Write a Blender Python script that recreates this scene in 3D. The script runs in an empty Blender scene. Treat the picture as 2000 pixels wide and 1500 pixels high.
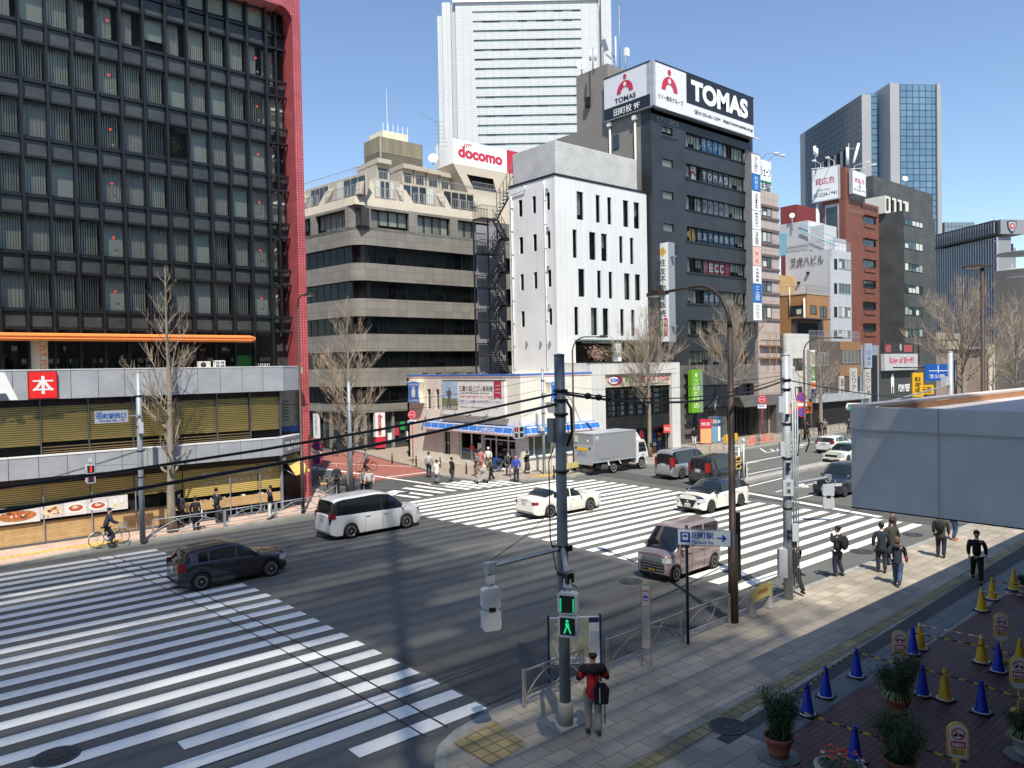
import bpy,bmesh,math,random
from mathutils import Matrix,Vector,noise
R=math.radians
sin,cos,pi=math.sin,math.cos,math.pi
SC=bpy.context.scene
COL=SC.collection
# ------------------------------------------------------------------ camera
# X runs along the main road (to the right and away), Y across it (to the left and away), Z up; metres
EYE=Vector((0.0,0.0,7.7))
YAW,PITCH,ROLL,FPX=R(49.5),R(-1.22),R(-1.1),1500.0
FWD=Vector((cos(YAW)*cos(PITCH),sin(YAW)*cos(PITCH),sin(PITCH)))
_r0=Vector((sin(YAW),-cos(YAW),0)); _u0=_r0.cross(FWD)
RGT=_r0*cos(ROLL)+_u0*sin(ROLL); UPV=_u0*cos(ROLL)-_r0*sin(ROLL)
cam=bpy.data.cameras.new('camera'); camo=bpy.data.objects.new('camera',cam); COL.objects.link(camo)
m3=Matrix((RGT,UPV,-FWD)).transposed()
camo.matrix_world=Matrix.Translation(EYE)@m3.to_4x4()
cam.sensor_width=36.0; cam.lens=36.0*FPX/2000.0
cam.clip_start=0.1; cam.clip_end=6000
SC.camera=camo
# ------------------------------------------------------------------ sky, sun, exposure
SUN_EL,SUN_AZ=R(57.0),R(59.5)
SHADOW=Vector((cos(SUN_AZ),sin(SUN_AZ),0))
SUND=Vector((-cos(SUN_AZ)*cos(SUN_EL),-sin(SUN_AZ)*cos(SUN_EL),sin(SUN_EL)))
w=bpy.data.worlds.new('World'); SC.world=w; w.use_nodes=True
nt=w.node_tree; bg=nt.nodes['Background']
sky=nt.nodes.new('ShaderNodeTexSky'); sky.sky_type='NISHITA'; sky.sun_disc=False
sky.sun_elevation=SUN_EL; sky.sun_rotation=math.atan2(SUND.x,SUND.y)
sky.air_density=1.0; sky.dust_density=0.25; sky.ozone_density=2.6; sky.altitude=20
nt.links.new(sky.outputs[0],bg.inputs[0]); bg.inputs[1].default_value=0.135
sl=bpy.data.lights.new('sun','SUN'); sl.energy=4.5; sl.angle=R(0.53); sl.color=(1.0,0.935,0.82)
so=bpy.data.objects.new('sun',sl); COL.objects.link(so); so.rotation_euler=SUND.to_track_quat('Z','Y').to_euler()
SC.view_settings.view_transform='Standard'; SC.view_settings.look='None'
SC.view_settings.exposure=0.45; SC.view_settings.gamma=1.0
try:
 SC.cycles.max_bounces=6; SC.cycles.transparent_max_bounces=12; SC.cycles.sample_clamp_indirect=6
 SC.cycles.caustics_reflective=False; SC.cycles.caustics_refractive=False
except Exception:pass
# ------------------------------------------------------------------ where a sight line meets a plane of the place
def ray(px,py):return FWD+RGT*((px-1000)/FPX)-UPV*((py-750)/FPX)
def G(px,py,z=0.0):
 d=ray(px,py); t=(z-EYE.z)/d.z; return EYE+d*t
def onY(px,py,Y):
 d=ray(px,py); return EYE+d*((Y-EYE.y)/d.y)
def onX(px,py,X):
 d=ray(px,py); return EYE+d*((X-EYE.x)/d.x)
def up_at(P,px,py):
 "height where the sight line passes over the ground point P"
 d=ray(px,py); t=math.hypot(P[0],P[1])/math.hypot(d.x,d.y); return(EYE+d*t).z
# ------------------------------------------------------------------ materials
MATS={}
def mat(name,col,rough=0.7,metal=0.0,var=0.12,scale=2.0,bump=0.0,bscale=40.0,spec=0.4,emit=None,estr=1.0,coat=0.0,dirt=0.0,stretch=None):
 if name in MATS:return MATS[name]
 m=bpy.data.materials.new(name); m.use_nodes=True; n=m.node_tree; L=n.links
 b=n.nodes['Principled BSDF']
 b.inputs['Roughness'].default_value=rough; b.inputs['Metallic'].default_value=metal
 b.inputs['Specular IOR Level'].default_value=spec
 if coat:b.inputs['Coat Weight'].default_value=coat; b.inputs['Coat Roughness'].default_value=0.04
 c=(col[0],col[1],col[2],1)
 tc=n.nodes.new('ShaderNodeTexCoord'); mp=n.nodes.new('ShaderNodeMapping')
 L.new(tc.outputs['Object'],mp.inputs[0])
 if stretch:mp.inputs['Scale'].default_value=stretch
 if var>0:
  nz=n.nodes.new('ShaderNodeTexNoise'); nz.inputs['Scale'].default_value=scale; nz.inputs['Detail'].default_value=5
  nz.inputs['Roughness'].default_value=0.65
  L.new(mp.outputs[0],nz.inputs['Vector'])
  mr=n.nodes.new('ShaderNodeMapRange'); mr.inputs[1].default_value=0.3; mr.inputs[2].default_value=0.7
  mr.inputs[3].default_value=1-var-dirt; mr.inputs[4].default_value=1+var
  L.new(nz.outputs[0],mr.inputs[0])
  mx=n.nodes.new('ShaderNodeMix'); mx.data_type='RGBA'; mx.blend_type='MULTIPLY'; mx.inputs[0].default_value=1
  mx.inputs[6].default_value=c; L.new(mr.outputs[0],mx.inputs[7]); L.new(mx.outputs[2],b.inputs['Base Color'])
 else:b.inputs['Base Color'].default_value=c
 if bump>0:
  n2=n.nodes.new('ShaderNodeTexNoise'); n2.inputs['Scale'].default_value=bscale; n2.inputs['Detail'].default_value=4
  L.new(tc.outputs['Object'],n2.inputs['Vector'])
  bp=n.nodes.new('ShaderNodeBump'); bp.inputs['Strength'].default_value=bump; bp.inputs['Distance'].default_value=0.02
  L.new(n2.outputs[0],bp.inputs['Height']); L.new(bp.outputs[0],b.inputs['Normal'])
 if emit:
  b.inputs['Emission Color'].default_value=(*emit,1); b.inputs['Emission Strength'].default_value=estr
 MATS[name]=m; return m
def tiles(name,col,mortar,bw,bh,ms=0.02,var=0.15,rough=0.6,axes='xz',offset=0.5,dirt=0.1,bump=0.3,second=None,rot=0.0,noise_scale=1.0,metal=0.0):
 "blocks in courses; axes picks which object axes carry the pattern ('xz' front wall, 'yz' side wall, 'xy' paving); 'wall' uses x+y"
 if name in MATS:return MATS[name]
 m=bpy.data.materials.new(name); m.use_nodes=True; n=m.node_tree; L=n.links
 b=n.nodes['Principled BSDF']; b.inputs['Roughness'].default_value=rough; b.inputs['Metallic'].default_value=metal
 tc=n.nodes.new('ShaderNodeTexCoord'); sp=n.nodes.new('ShaderNodeSeparateXYZ'); cb=n.nodes.new('ShaderNodeCombineXYZ')
 L.new(tc.outputs['Object'],sp.inputs[0])
 if axes=='wall':
  ad=n.nodes.new('ShaderNodeMath'); ad.operation='ADD'; L.new(sp.outputs[0],ad.inputs[0]); L.new(sp.outputs[1],ad.inputs[1])
  L.new(ad.outputs[0],cb.inputs[0]); L.new(sp.outputs[2],cb.inputs[1])
 else:
  ix={'x':0,'y':1,'z':2}
  L.new(sp.outputs[ix[axes[0]]],cb.inputs[0]); L.new(sp.outputs[ix[axes[1]]],cb.inputs[1])
 mp=n.nodes.new('ShaderNodeMapping'); mp.inputs['Rotation'].default_value=(0,0,rot); L.new(cb.outputs[0],mp.inputs[0])
 br=n.nodes.new('ShaderNodeTexBrick'); L.new(mp.outputs[0],br.inputs['Vector'])
 br.inputs['Scale'].default_value=1.0; br.inputs['Brick Width'].default_value=bw; br.inputs['Row Height'].default_value=bh
 br.inputs['Mortar Size'].default_value=ms; br.inputs['Mortar Smooth'].default_value=0.1; br.offset=offset
 s=second or tuple(x*(1-var)for x in col)
 br.inputs['Color1'].default_value=(*col,1); br.inputs['Color2'].default_value=(*s,1); br.inputs['Mortar'].default_value=(*mortar,1)
 nz=n.nodes.new('ShaderNodeTexNoise'); nz.inputs['Scale'].default_value=noise_scale; nz.inputs['Detail'].default_value=6
 L.new(tc.outputs['Object'],nz.inputs['Vector'])
 mr=n.nodes.new('ShaderNodeMapRange'); mr.inputs[1].default_value=0.3; mr.inputs[2].default_value=0.7
 mr.inputs[3].default_value=1-dirt; mr.inputs[4].default_value=1+dirt*0.6; L.new(nz.outputs[0],mr.inputs[0])
 mx=n.nodes.new('ShaderNodeMix'); mx.data_type='RGBA'; mx.blend_type='MULTIPLY'; mx.inputs[0].default_value=1
 L.new(br.outputs[0],mx.inputs[6]); L.new(mr.outputs[0],mx.inputs[7]); L.new(mx.outputs[2],b.inputs['Base Color'])
 if bump:
  bp=n.nodes.new('ShaderNodeBump'); bp.inputs['Strength'].default_value=bump; bp.inputs['Distance'].default_value=0.01; bp.invert=True
  L.new(br.outputs[1],bp.inputs['Height']); L.new(bp.outputs[0],b.inputs['Normal'])
 MATS[name]=m; return m
def glass(name,tint=(0.5,0.55,0.55),rough=0.03,clear=0.75,dark=(0.01,0.012,0.015),wavy=0.0):
 "window glass: partly see-through pane with mirror-like reflection"
 if name in MATS:return MATS[name]
 m=bpy.data.materials.new(name); m.use_nodes=True; n=m.node_tree; L=n.links
 out=n.nodes['Material Output']; b=n.nodes['Principled BSDF']; b.inputs['Base Color'].default_value=(*dark,1)
 b.inputs['Roughness'].default_value=rough; b.inputs['Specular IOR Level'].default_value=0.9
 b.inputs['IOR'].default_value=1.6
 tr=n.nodes.new('ShaderNodeBsdfTransparent'); tr.inputs[0].default_value=(*tint,1)
 fr=n.nodes.new('ShaderNodeLayerWeight'); fr.inputs[0].default_value=0.12
 ma=n.nodes.new('ShaderNodeMapRange'); ma.inputs[3].default_value=(1-clear)*0.5; ma.inputs[4].default_value=1.0-clear*0.25
 L.new(fr.outputs['Fresnel'],ma.inputs[0])
 mx=n.nodes.new('ShaderNodeMixShader'); L.new(ma.outputs[0],mx.inputs[0]); L.new(tr.outputs[0],mx.inputs[1]); L.new(b.outputs[0],mx.inputs[2])
 L.new(mx.outputs[0],out.inputs[0])
 if wavy:
  tc=n.nodes.new('ShaderNodeTexCoord'); nz=n.nodes.new('ShaderNodeTexNoise'); nz.inputs['Scale'].default_value=0.8; nz.inputs['Detail'].default_value=2
  L.new(tc.outputs['Object'],nz.inputs['Vector'])
  bp=n.nodes.new('ShaderNodeBump'); bp.inputs['Strength'].default_value=wavy; bp.inputs['Distance'].default_value=0.05
  L.new(nz.outputs[0],bp.inputs['Height']); L.new(bp.outputs[0],b.inputs['Normal'])
 MATS[name]=m; return m
def simple(name,col,**k):
 k.setdefault('var',0.05); return mat(name,col,**k)
WHITE=simple('white_paint',(0.8,0.8,0.78),rough=0.45)
SIGNWHITE=simple('sign_white',(0.86,0.86,0.85),rough=0.35,var=0.02)
BLACK=simple('black_paint',(0.015,0.015,0.017),rough=0.45)
INK=simple('ink',(0.02,0.022,0.03),rough=0.5,var=0)
DARK=simple('dark_void',(0.012,0.012,0.014),rough=0.8)
INTERIOR=mat('dim_interior',(0.05,0.048,0.045),rough=0.9,var=0.6,scale=1.5)
GREYM=mat('galvanised_grey',(0.30,0.34,0.38),rough=0.5,metal=0.25,var=0.15,scale=6)
STEEL=mat('steel',(0.55,0.56,0.57),rough=0.35,metal=0.8,var=0.08)
RAILG=mat('rail_greige',(0.42,0.39,0.35),rough=0.5,metal=0.2,var=0.15,scale=5)
BROWN=mat('brown_metal',(0.075,0.052,0.042),rough=0.5,metal=0.3,var=0.15,scale=4)
RED=simple('signal_red',(0.70,0.03,0.04),rough=0.45)
SREDT=simple('sign_crimson',(0.55,0.035,0.075),rough=0.45,var=0)
BLUE=simple('sign_blue',(0.015,0.10,0.42),rough=0.4,var=0.03)
YELLOW=simple('yellow_plastic',(0.75,0.42,0.02),rough=0.45)
GREEN=simple('sign_green',(0.02,0.32,0.10),rough=0.45)
ORANGE=simple('orange_paint',(0.80,0.18,0.02),rough=0.5)
CONC=mat('concrete',(0.36,0.35,0.33),rough=0.85,var=0.15,scale=1.5,bump=0.1)
GLASS_DARK=glass('window_glass',clear=0.88,tint=(0.86,0.89,0.87))
GLASS_CLEAR=glass('shop_glass',clear=0.8,tint=(0.75,0.8,0.8))
GLASS_SOLID=mat('dark_glazing',(0.03,0.04,0.045),rough=0.06,var=0.25,scale=0.6,spec=0.9)
BLINDW=mat('cream_blind',(0.62,0.61,0.52),rough=0.8,var=0.08,scale=3)
# ------------------------------------------------------------------ objects
NAT={}
def inv_of(o):return NAT[o.name].inverted()if o is not None and o.name in NAT else Matrix.Identity(4)
def tag(o,label=None,cat=None,group=None,kind=None):
 if label:o['label']=label
 if cat:o['category']=cat
 if group:o['group']=group
 if kind:o['kind']=kind
 return o
def thing(name,label,cat,loc=(0,0,0),rz=0.0,group=None,mw=None):
 o=bpy.data.objects.new(name,None); COL.objects.link(o); o.empty_display_size=0.3
 M=mw if mw is not None else Matrix.Translation(Vector(loc))@Matrix.Rotation(rz,4,'Z')
 o.matrix_world=M; NAT[o.name]=M.copy()
 return tag(o,label,cat,group)
def FR(x,y,deg=0.0,z=0.0):return Matrix.Translation((x,y,z))@Matrix.Rotation(R(deg),4,'Z')
def uv(F,px,py,depth=0.0):
 "sight line on the wall plane of frame F (x along, z up) -> (s, z)"
 Fi=F.inverted(); o=Fi@EYE; d=Fi.to_3x3()@ray(px,py); t=(depth-o.y)/d.y; p=o+d*t; return(p.x,p.z)
TXT={}
def text_mesh(body,bold=0.0,sp=1.0):
 k=(body,bold,sp)
 if k in TXT:return TXT[k]
 cu=bpy.data.curves.new('lettering','FONT'); cu.body=body; cu.size=1; cu.offset=bold; cu.space_character=sp
 cu.space_line=1.1
 ob=bpy.data.objects.new('lettering',cu); me=bpy.data.meshes.new_from_object(ob)
 vs=[v.co.copy()for v in me.vertices]; fs=[tuple(p.vertices)for p in me.polygons]
 x0=min(v.x for v in vs); x1=max(v.x for v in vs); y0=min(v.y for v in vs); y1=max(v.y for v in vs)
 vs=[((v.x-x0)/(x1-x0),(v.y-y0)/(y1-y0))for v in vs]
 bpy.data.objects.remove(ob); bpy.data.curves.remove(cu); bpy.data.meshes.remove(me)
 TXT[k]=(vs,fs,(x1-x0)/(y1-y0)); return TXT[k]
class MB:
 "collects shapes; build() links them as ONE mesh object"
 def __init__(s,F=None):s.v=[]; s.f=[]; s.mi=[]; s.ms=[]; s.M=F.copy()if F is not None else Matrix.Identity(4); s.sm=[]; s.smooth=False
 def _m(s,m):
  if m not in s.ms:s.ms.append(m)
  return s.ms.index(m)
 def add(s,vs,fs,m,T=None):
  T=s.M@T if T is not None else s.M; b=len(s.v); i=s._m(m)
  s.v.extend(T@Vector(v)for v in vs)
  for f in fs:s.f.append(tuple(b+k for k in f)); s.mi.append(i); s.sm.append(s.smooth)
  return s
 def box(s,a,b,m,T=None):
  (x0,y0,z0),(x1,y1,z1)=a,b
  x0,x1=min(x0,x1),max(x0,x1); y0,y1=min(y0,y1),max(y0,y1); z0,z1=min(z0,z1),max(z0,z1)
  vs=[(x0,y0,z0),(x1,y0,z0),(x1,y1,z0),(x0,y1,z0),(x0,y0,z1),(x1,y0,z1),(x1,y1,z1),(x0,y1,z1)]
  return s.add(vs,[(0,3,2,1),(4,5,6,7),(0,1,5,4),(1,2,6,5),(2,3,7,6),(3,0,4,7)],m,T)
 def cbox(s,c,d,m,T=None):
  return s.box((c[0]-d[0]/2,c[1]-d[1]/2,c[2]-d[2]/2),(c[0]+d[0]/2,c[1]+d[1]/2,c[2]+d[2]/2),m,T)
 def quad(s,a,b,c,d,m,T=None):return s.add([a,b,c,d],[(0,1,2,3)],m,T)
 def prism(s,poly,z0,z1,m,T=None):
  "poly of (x,y) extruded in z"
  n=len(poly); A=sum(poly[i][0]*poly[(i+1)%n][1]-poly[(i+1)%n][0]*poly[i][1]for i in range(n))
  if A<0:poly=poly[::-1]
  vs=[(x,y,z0)for x,y in poly]+[(x,y,z1)for x,y in poly]
  fs=[tuple(range(n-1,-1,-1)),tuple(range(n,2*n))]+[(i,(i+1)%n,n+(i+1)%n,n+i)for i in range(n)]
  return s.add(vs,fs,m,T)
 def plate(s,poly,y0,y1,m,T=None):
  "poly of (x,z) in the wall plane, thickness y0..y1"
  W=Matrix(((1,0,0,0),(0,0,-1,0),(0,1,0,0),(0,0,0,1)))
  return s.prism(poly,-y1,-y0,m,(T@W)if T is not None else W)
 def tube(s,pts,r,m,n=8,cap=True,T=None):
  pts=[Vector(p)for p in pts]; k=len(pts); rs=r if isinstance(r,(list,tuple))else[r]*k
  vs=[]; fs=[]; pa=None
  for i,p in enumerate(pts):
   d=(pts[min(i+1,k-1)]-pts[max(i-1,0)])
   if d.length<1e-9:d=Vector((0,0,1))
   d.normalize()
   if pa is None:
    ref=Vector((0,0,1))if abs(d.z)<0.9 else Vector((1,0,0)); pa=d.cross(ref).normalized()
   else:
    pa=(pa-d*pa.dot(d))
    pa=pa.normalized()if pa.length>1e-6 else d.orthogonal().normalized()
   pb=d.cross(pa)
   for j in range(n):
    a=2*pi*j/n; vs.append(p+(pa*cos(a)+pb*sin(a))*rs[i])
  for i in range(k-1):
   for j in range(n):
    j2=(j+1)%n; fs.append((i*n+j,i*n+j2,(i+1)*n+j2,(i+1)*n+j))
  if cap:fs.append(tuple(range(n-1,-1,-1))); fs.append(tuple(range((k-1)*n,k*n)))
  sm=s.smooth; s.smooth=n>5; s.add(vs,fs,m,T); s.smooth=sm; return s
 def lathe(s,prof,m,n=20,T=None,axis='z'):
  "prof of (r,z)"
  vs=[]; fs=[]; k=len(prof)
  for r,z in prof:
   for j in range(n):
    a=2*pi*j/n; p=(r*cos(a),r*sin(a),z)
    vs.append(p if axis=='z' else((p[0],p[2],p[1])if axis=='y' else(p[2],p[0],p[1])))
  for i in range(k-1):
   for j in range(n):
    j2=(j+1)%n; q=(i*n+j,i*n+j2,(i+1)*n+j2,(i+1)*n+j); fs.append(q if axis!='y' else q[::-1])
  e0=tuple(range(n-1,-1,-1)); e1=tuple(range((k-1)*n,k*n))
  fs+=[e0,e1]if axis!='y' else[e0[::-1],e1[::-1]]
  sm=s.smooth; s.smooth=True; s.add(vs,fs,m,T); s.smooth=sm; return s
 def ball(s,c,r,m,n=10,k=6,sc=(1,1,1),T=None):
  prof=[(max(1e-4,r*sin(pi*i/k)),-r*cos(pi*i/k))for i in range(k+1)]
  Q=Matrix.Translation(c)@Matrix.Diagonal((*sc,1)); return s.lathe(prof,m,n,T=(T@Q)if T is not None else Q)
 def disc(s,c,r,m,n=20,T=None,ry=None):
  "flat disc in the wall plane (x,z) facing -y"
  ry=ry or r
  vs=[(c[0]+r*cos(2*pi*j/n),c[1],c[2]+ry*sin(2*pi*j/n))for j in range(n)]
  return s.add(vs,[tuple(range(n))],m,T)
 def text(s,body,x,z,w=None,h=0.3,m=None,y=-0.01,bold=0.02,T=None,sp=1.0,align='c',thick=0.0,vertical=False):
  "lettering in the wall plane; x,z is the centre (or left edge for align 'l'); w fits the width"
  if vertical:
   n=len(body); step=h/n
   for i,ch in enumerate(body):
    if ch!=' ':s.text(ch,x,z+h/2-step*(i+0.5),w=w,h=step*0.82,m=m,y=y,bold=bold,T=T)
   return s
  cjk=any(ord(ch)>0x2e80 for ch in body); copies=[0.0]
  if cjk and bold>0:copies=[-bold,0.0,bold]
  if cjk:bold=0.0
  vs,fs,asp=text_mesh(body,bold,sp)
  if w is None:w=h*asp
  x0=x-w/2 if align=='c' else x
  em=h/max(1,body.count(chr(10))+1)
  for i,c in enumerate(copies):
   V=[(x0+a*w+c*em*.8,y-i*0.0012,z-h/2+b*h)for a,b in vs]
   s.add(V,fs,m or INK,T)
  return s
 def build(s,name,parent=None,shift=None):
  me=bpy.data.meshes.new(name); I=inv_of(parent)
  if parent is not None:vs=[I@v for v in s.v]
  else:
   vs=s.v
  me.from_pydata([tuple(v)for v in vs],[],s.f)
  for m in s.ms:me.materials.append(m)
  me.polygons.foreach_set('material_index',s.mi); me.polygons.foreach_set('use_smooth',s.sm); me.update()
  o=bpy.data.objects.new(name,me); COL.objects.link(o)
  if parent is not None:
   o.parent=parent; NAT[o.name]=NAT[parent.name]
  return o
def child(o,parent):
 o.parent=parent; return o
def kids(o):return[c for c in KIDS.get(o.name,[])]
def dup(root,loc=None,rz=None,label=None,group=None,parent=None,mw=None):
 c=root.copy(); COL.objects.link(c)
 if parent is not None:c.parent=parent
 if mw is not None:c.matrix_world=mw; NAT[c.name]=mw.copy()
 elif loc is not None:
  c.location=loc
  if rz is not None:c.rotation_euler=(0,0,rz)
  NAT[c.name]=Matrix.Translation(Vector(loc))@Matrix.Rotation(rz or 0,4,'Z')
 if label:c['label']=label
 if group:c['group']=group
 for ch in list(root.children):dup(ch,parent=c)
 return c
def structure(name,mb,parent=None,kind='structure'):
 o=mb.build(name,parent); o['kind']=kind; return o
def view_az(P):return math.atan2(P[1]-EYE.y,P[0]-EYE.x)
# ------------------------------------------------------------------ the setting: ground, road, pavements, markings
def asphalt_mat():
 m=bpy.data.materials.new('asphalt'); m.use_nodes=True; n=m.node_tree; L=n.links; b=n.nodes['Principled BSDF']
 b.inputs['Roughness'].default_value=0.82; b.inputs['Specular IOR Level'].default_value=0.35
 tc=n.nodes.new('ShaderNodeTexCoord')
 a=n.nodes.new('ShaderNodeTexNoise'); a.inputs['Scale'].default_value=0.22; a.inputs['Detail'].default_value=6; L.new(tc.outputs['Object'],a.inputs['Vector'])
 mp=n.nodes.new('ShaderNodeMapping'); mp.inputs['Scale'].default_value=(0.05,1.1,1); L.new(tc.outputs['Object'],mp.inputs[0])
 a2=n.nodes.new('ShaderNodeTexNoise'); a2.inputs['Scale'].default_value=1.0; a2.inputs['Detail'].default_value=4; L.new(mp.outputs[0],a2.inputs['Vector'])
 g=n.nodes.new('ShaderNodeTexNoise'); g.inputs['Scale'].default_value=55; g.inputs['Detail'].default_value=3; L.new(tc.outputs['Object'],g.inputs['Vector'])
 s1=n.nodes.new('ShaderNodeMath'); s1.operation='ADD'; L.new(a.outputs[0],s1.inputs[0]); L.new(a2.outputs[0],s1.inputs[1])
 s2=n.nodes.new('ShaderNodeMath'); s2.operation='MULTIPLY_ADD'; L.new(g.outputs[0],s2.inputs[0]); s2.inputs[1].default_value=0.8; L.new(s1.outputs[0],s2.inputs[2])
 cr=n.nodes.new('ShaderNodeMapRange'); cr.inputs[1].default_value=0.9; cr.inputs[2].default_value=1.9; cr.inputs[3].default_value=0.095; cr.inputs[4].default_value=0.165
 L.new(s2.outputs[0],cr.inputs[0])
 cc=n.nodes.new('ShaderNodeCombineColor'); L.new(cr.outputs[0],cc.inputs[0]); L.new(cr.outputs[0],cc.inputs[1])
 mu=n.nodes.new('ShaderNodeMath'); mu.operation='MULTIPLY'; mu.inputs[1].default_value=0.93; L.new(cr.outputs[0],mu.inputs[0]); L.new(mu.outputs[0],cc.inputs[2])
 L.new(cc.outputs[0],b.inputs['Base Color'])
 bp=n.nodes.new('ShaderNodeBump'); bp.inputs['Strength'].default_value=0.35; bp.inputs['Distance'].default_value=0.01
 L.new(g.outputs[0],bp.inputs['Height']); L.new(bp.outputs[0],b.inputs['Normal'])
 return m
ASPH=asphalt_mat()
ASPH2=mat('newer_asphalt',(0.080,0.080,0.077),rough=0.85,var=0.18,scale=0.9,bump=0.3,bscale=60)
GROUND=mat('city_ground',(0.12,0.12,0.115),rough=0.9,var=0.2,scale=0.02)
KERB=mat('kerb_stone',(0.30,0.30,0.28),rough=0.85,var=0.25,scale=3,bump=0.2)
def paint_mat():
 m=mat('road_paint',(0.88,0.87,0.82),rough=0.6,var=0.07,scale=5,dirt=0.05,bump=0.1); return m
PAINT=paint_mat()
def worn_paint():
 m=bpy.data.materials.new('worn_road_paint'); m.use_nodes=True; n=m.node_tree; L=n.links; b=n.nodes['Principled BSDF']; b.inputs['Roughness'].default_value=0.7
 tc=n.nodes.new('ShaderNodeTexCoord'); a=n.nodes.new('ShaderNodeTexNoise'); a.inputs['Scale'].default_value=9; a.inputs['Detail'].default_value=8; a.inputs['Roughness'].default_value=0.8
 L.new(tc.outputs['Object'],a.inputs['Vector'])
 a3=n.nodes.new('ShaderNodeTexNoise'); a3.inputs['Scale'].default_value=0.7; a3.inputs['Detail'].default_value=4; L.new(tc.outputs['Object'],a3.inputs['Vector'])
 ad=n.nodes.new('ShaderNodeMath'); ad.operation='MULTIPLY_ADD'; L.new(a3.outputs[0],ad.inputs[0]); ad.inputs[1].default_value=0.5; L.new(a.outputs[0],ad.inputs[2])
 r=n.nodes.new('ShaderNodeValToRGB'); r.color_ramp.elements[0].position=0.50; r.color_ramp.elements[0].color=(0.58,0.57,0.53,1)
 r.color_ramp.elements[1].position=0.62; r.color_ramp.elements[1].color=(0.92,0.91,0.86,1)
 L.new(ad.outputs[0],r.inputs[0]); L.new(r.outputs[0],b.inputs['Base Color']); return m
WORN=worn_paint()
PAVE=tiles('pavement_blocks',(0.46,0.40,0.31),(0.19,0.17,0.14),0.62,0.42,ms=0.012,second=(0.33,0.29,0.23),axes='xy',dirt=0.28,noise_scale=0.6)
PAVEPINK=tiles('pink_pavement',(0.62,0.45,0.36),(0.36,0.28,0.23),0.5,0.5,ms=0.008,second=(0.54,0.40,0.33),axes='xy',dirt=0.15)
PAVECORNER=tiles('corner_pavement',(0.42,0.36,0.29),(0.2,0.17,0.14),0.3,0.15,ms=0.01,second=(0.34,0.28,0.22),axes='xy',dirt=0.2)
PLAZA=tiles('red_plaza_brick',(0.17,0.065,0.055),(0.03,0.02,0.02),0.50,0.125,ms=0.012,second=(0.115,0.047,0.042),axes='xy',dirt=0.3,noise_scale=0.8,offset=0.0)
GRANITE=tiles('granite_strip',(0.17,0.19,0.19),(0.07,0.08,0.08),1.6,0.8,ms=0.012,second=(0.13,0.145,0.15),axes='xy',dirt=0.2)
TACT=tiles('tactile_yellow',(0.40,0.30,0.12),(0.14,0.12,0.06),0.30,0.30,ms=0.02,second=(0.30,0.24,0.11),axes='xy',offset=0,dirt=0.4,noise_scale=1.5)
TACTY=tiles('tactile_bright',(0.72,0.48,0.14),(0.40,0.28,0.10),0.30,0.30,ms=0.02,axes='xy',offset=0,dirt=0.3)
REDPAVE=mat('red_road_surface',(0.30,0.11,0.085),rough=0.85,var=0.12,scale=4,bump=0.2)
def sheet(poly,z,m,mb=None):
 mb=mb or MB(); n=len(poly); A=sum(poly[i][0]*poly[(i+1)%n][1]-poly[(i+1)%n][0]*poly[i][1]for i in range(n))
 if A<0:poly=poly[::-1]
 mb.add([(x,y,z)for x,y in poly],[tuple(range(n))],m); return mb
def rect(x0,y0,x1,y1):return[(x0,y0),(x1,y0),(x1,y1),(x0,y1)]
def gp(*pts):return[tuple(G(px,py)[:2])for px,py in pts]
structure('ground',sheet(rect(-900,-900,1600,1600),-0.03,GROUND))
structure('road',sheet(rect(-120,-5,320,62),-0.012,ASPH))
structure('side_street',sheet([(19,37),(37.5,41),(42,150),(24,150)],-0.006,ASPH2))
# newer band of asphalt along the stop line and in front of the near kerb
nb=sheet([(37.8,13),(39.2,13),(42.0,37.2),(39.6,37.2)],0.0,ASPH2)
sheet([(10.8,13.3),(22.0,13.3),(22.0,17.6),(10.8,17.6)],0.0,ASPH2,nb)
structure('road_patch',nb)
def slab(name,poly,h,top,kerbm=KERB,kw=0.22):
 mb=MB(); mb.prism(poly,-0.05,h-0.004,kerbm)
 n=len(poly); c=Vector((sum(p[0]for p in poly)/n,sum(p[1]for p in poly)/n,0)); ins=[]
 A=sum(poly[i][0]*poly[(i+1)%n][1]-poly[(i+1)%n][0]*poly[i][1]for i in range(n)); P=poly if A>0 else poly[::-1]
 for i in range(n):
  a=Vector((*P[i-1],0)); b=Vector((*P[i],0)); d=Vector((*P[(i+1)%n],0))
  e1=(b-a).normalized(); e2=(d-b).normalized(); n1=Vector((-e1.y,e1.x,0)); n2=Vector((-e2.y,e2.x,0))
  q=n1+n2; q=q/max(q.dot(n1),0.3)*1.0 if q.length>1e-6 else n1
  ins.append((b.x+q.x*kw,b.y+q.y*kw))
 mb.add([(x,y,h)for x,y in ins],[tuple(range(n))],top)
 return structure(name,mb)
PH=0.12
# near pavement (ours), with its ramped corner on the left
slab('near_pavement',[(8.0,-3.0),(8.0,11.6),(8.25,12.2),(8.7,12.7),(9.4,13.05),(10.6,13.25),(22.6,13.35),(60,13.0),(120,13.0),(120,-3.0)],PH,PAVE)
slab('far_pavement',[(-60,34.6),(0,36.0),(4.1,36.7),(8.6,37.75),(11.5,37.75),(15.5,37.9),(18.8,38.3),(20.6,39.8),(21.6,41.5),(25.5,60),(27,80),(-60,80)],PH,PAVEPINK)
slab('corner_pavement',[(40.0,38.0),(37.4,38.0),(34.4,38.8),(31.9,41.6),(31.6,45.0),(33.2,50.5),(34.0,56),(36.8,70),(120,70),(180,60),(180,43.5),(118,42.2),(80,39.8),(62,38.4),(48,37.8)],PH,PAVECORNER)
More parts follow.
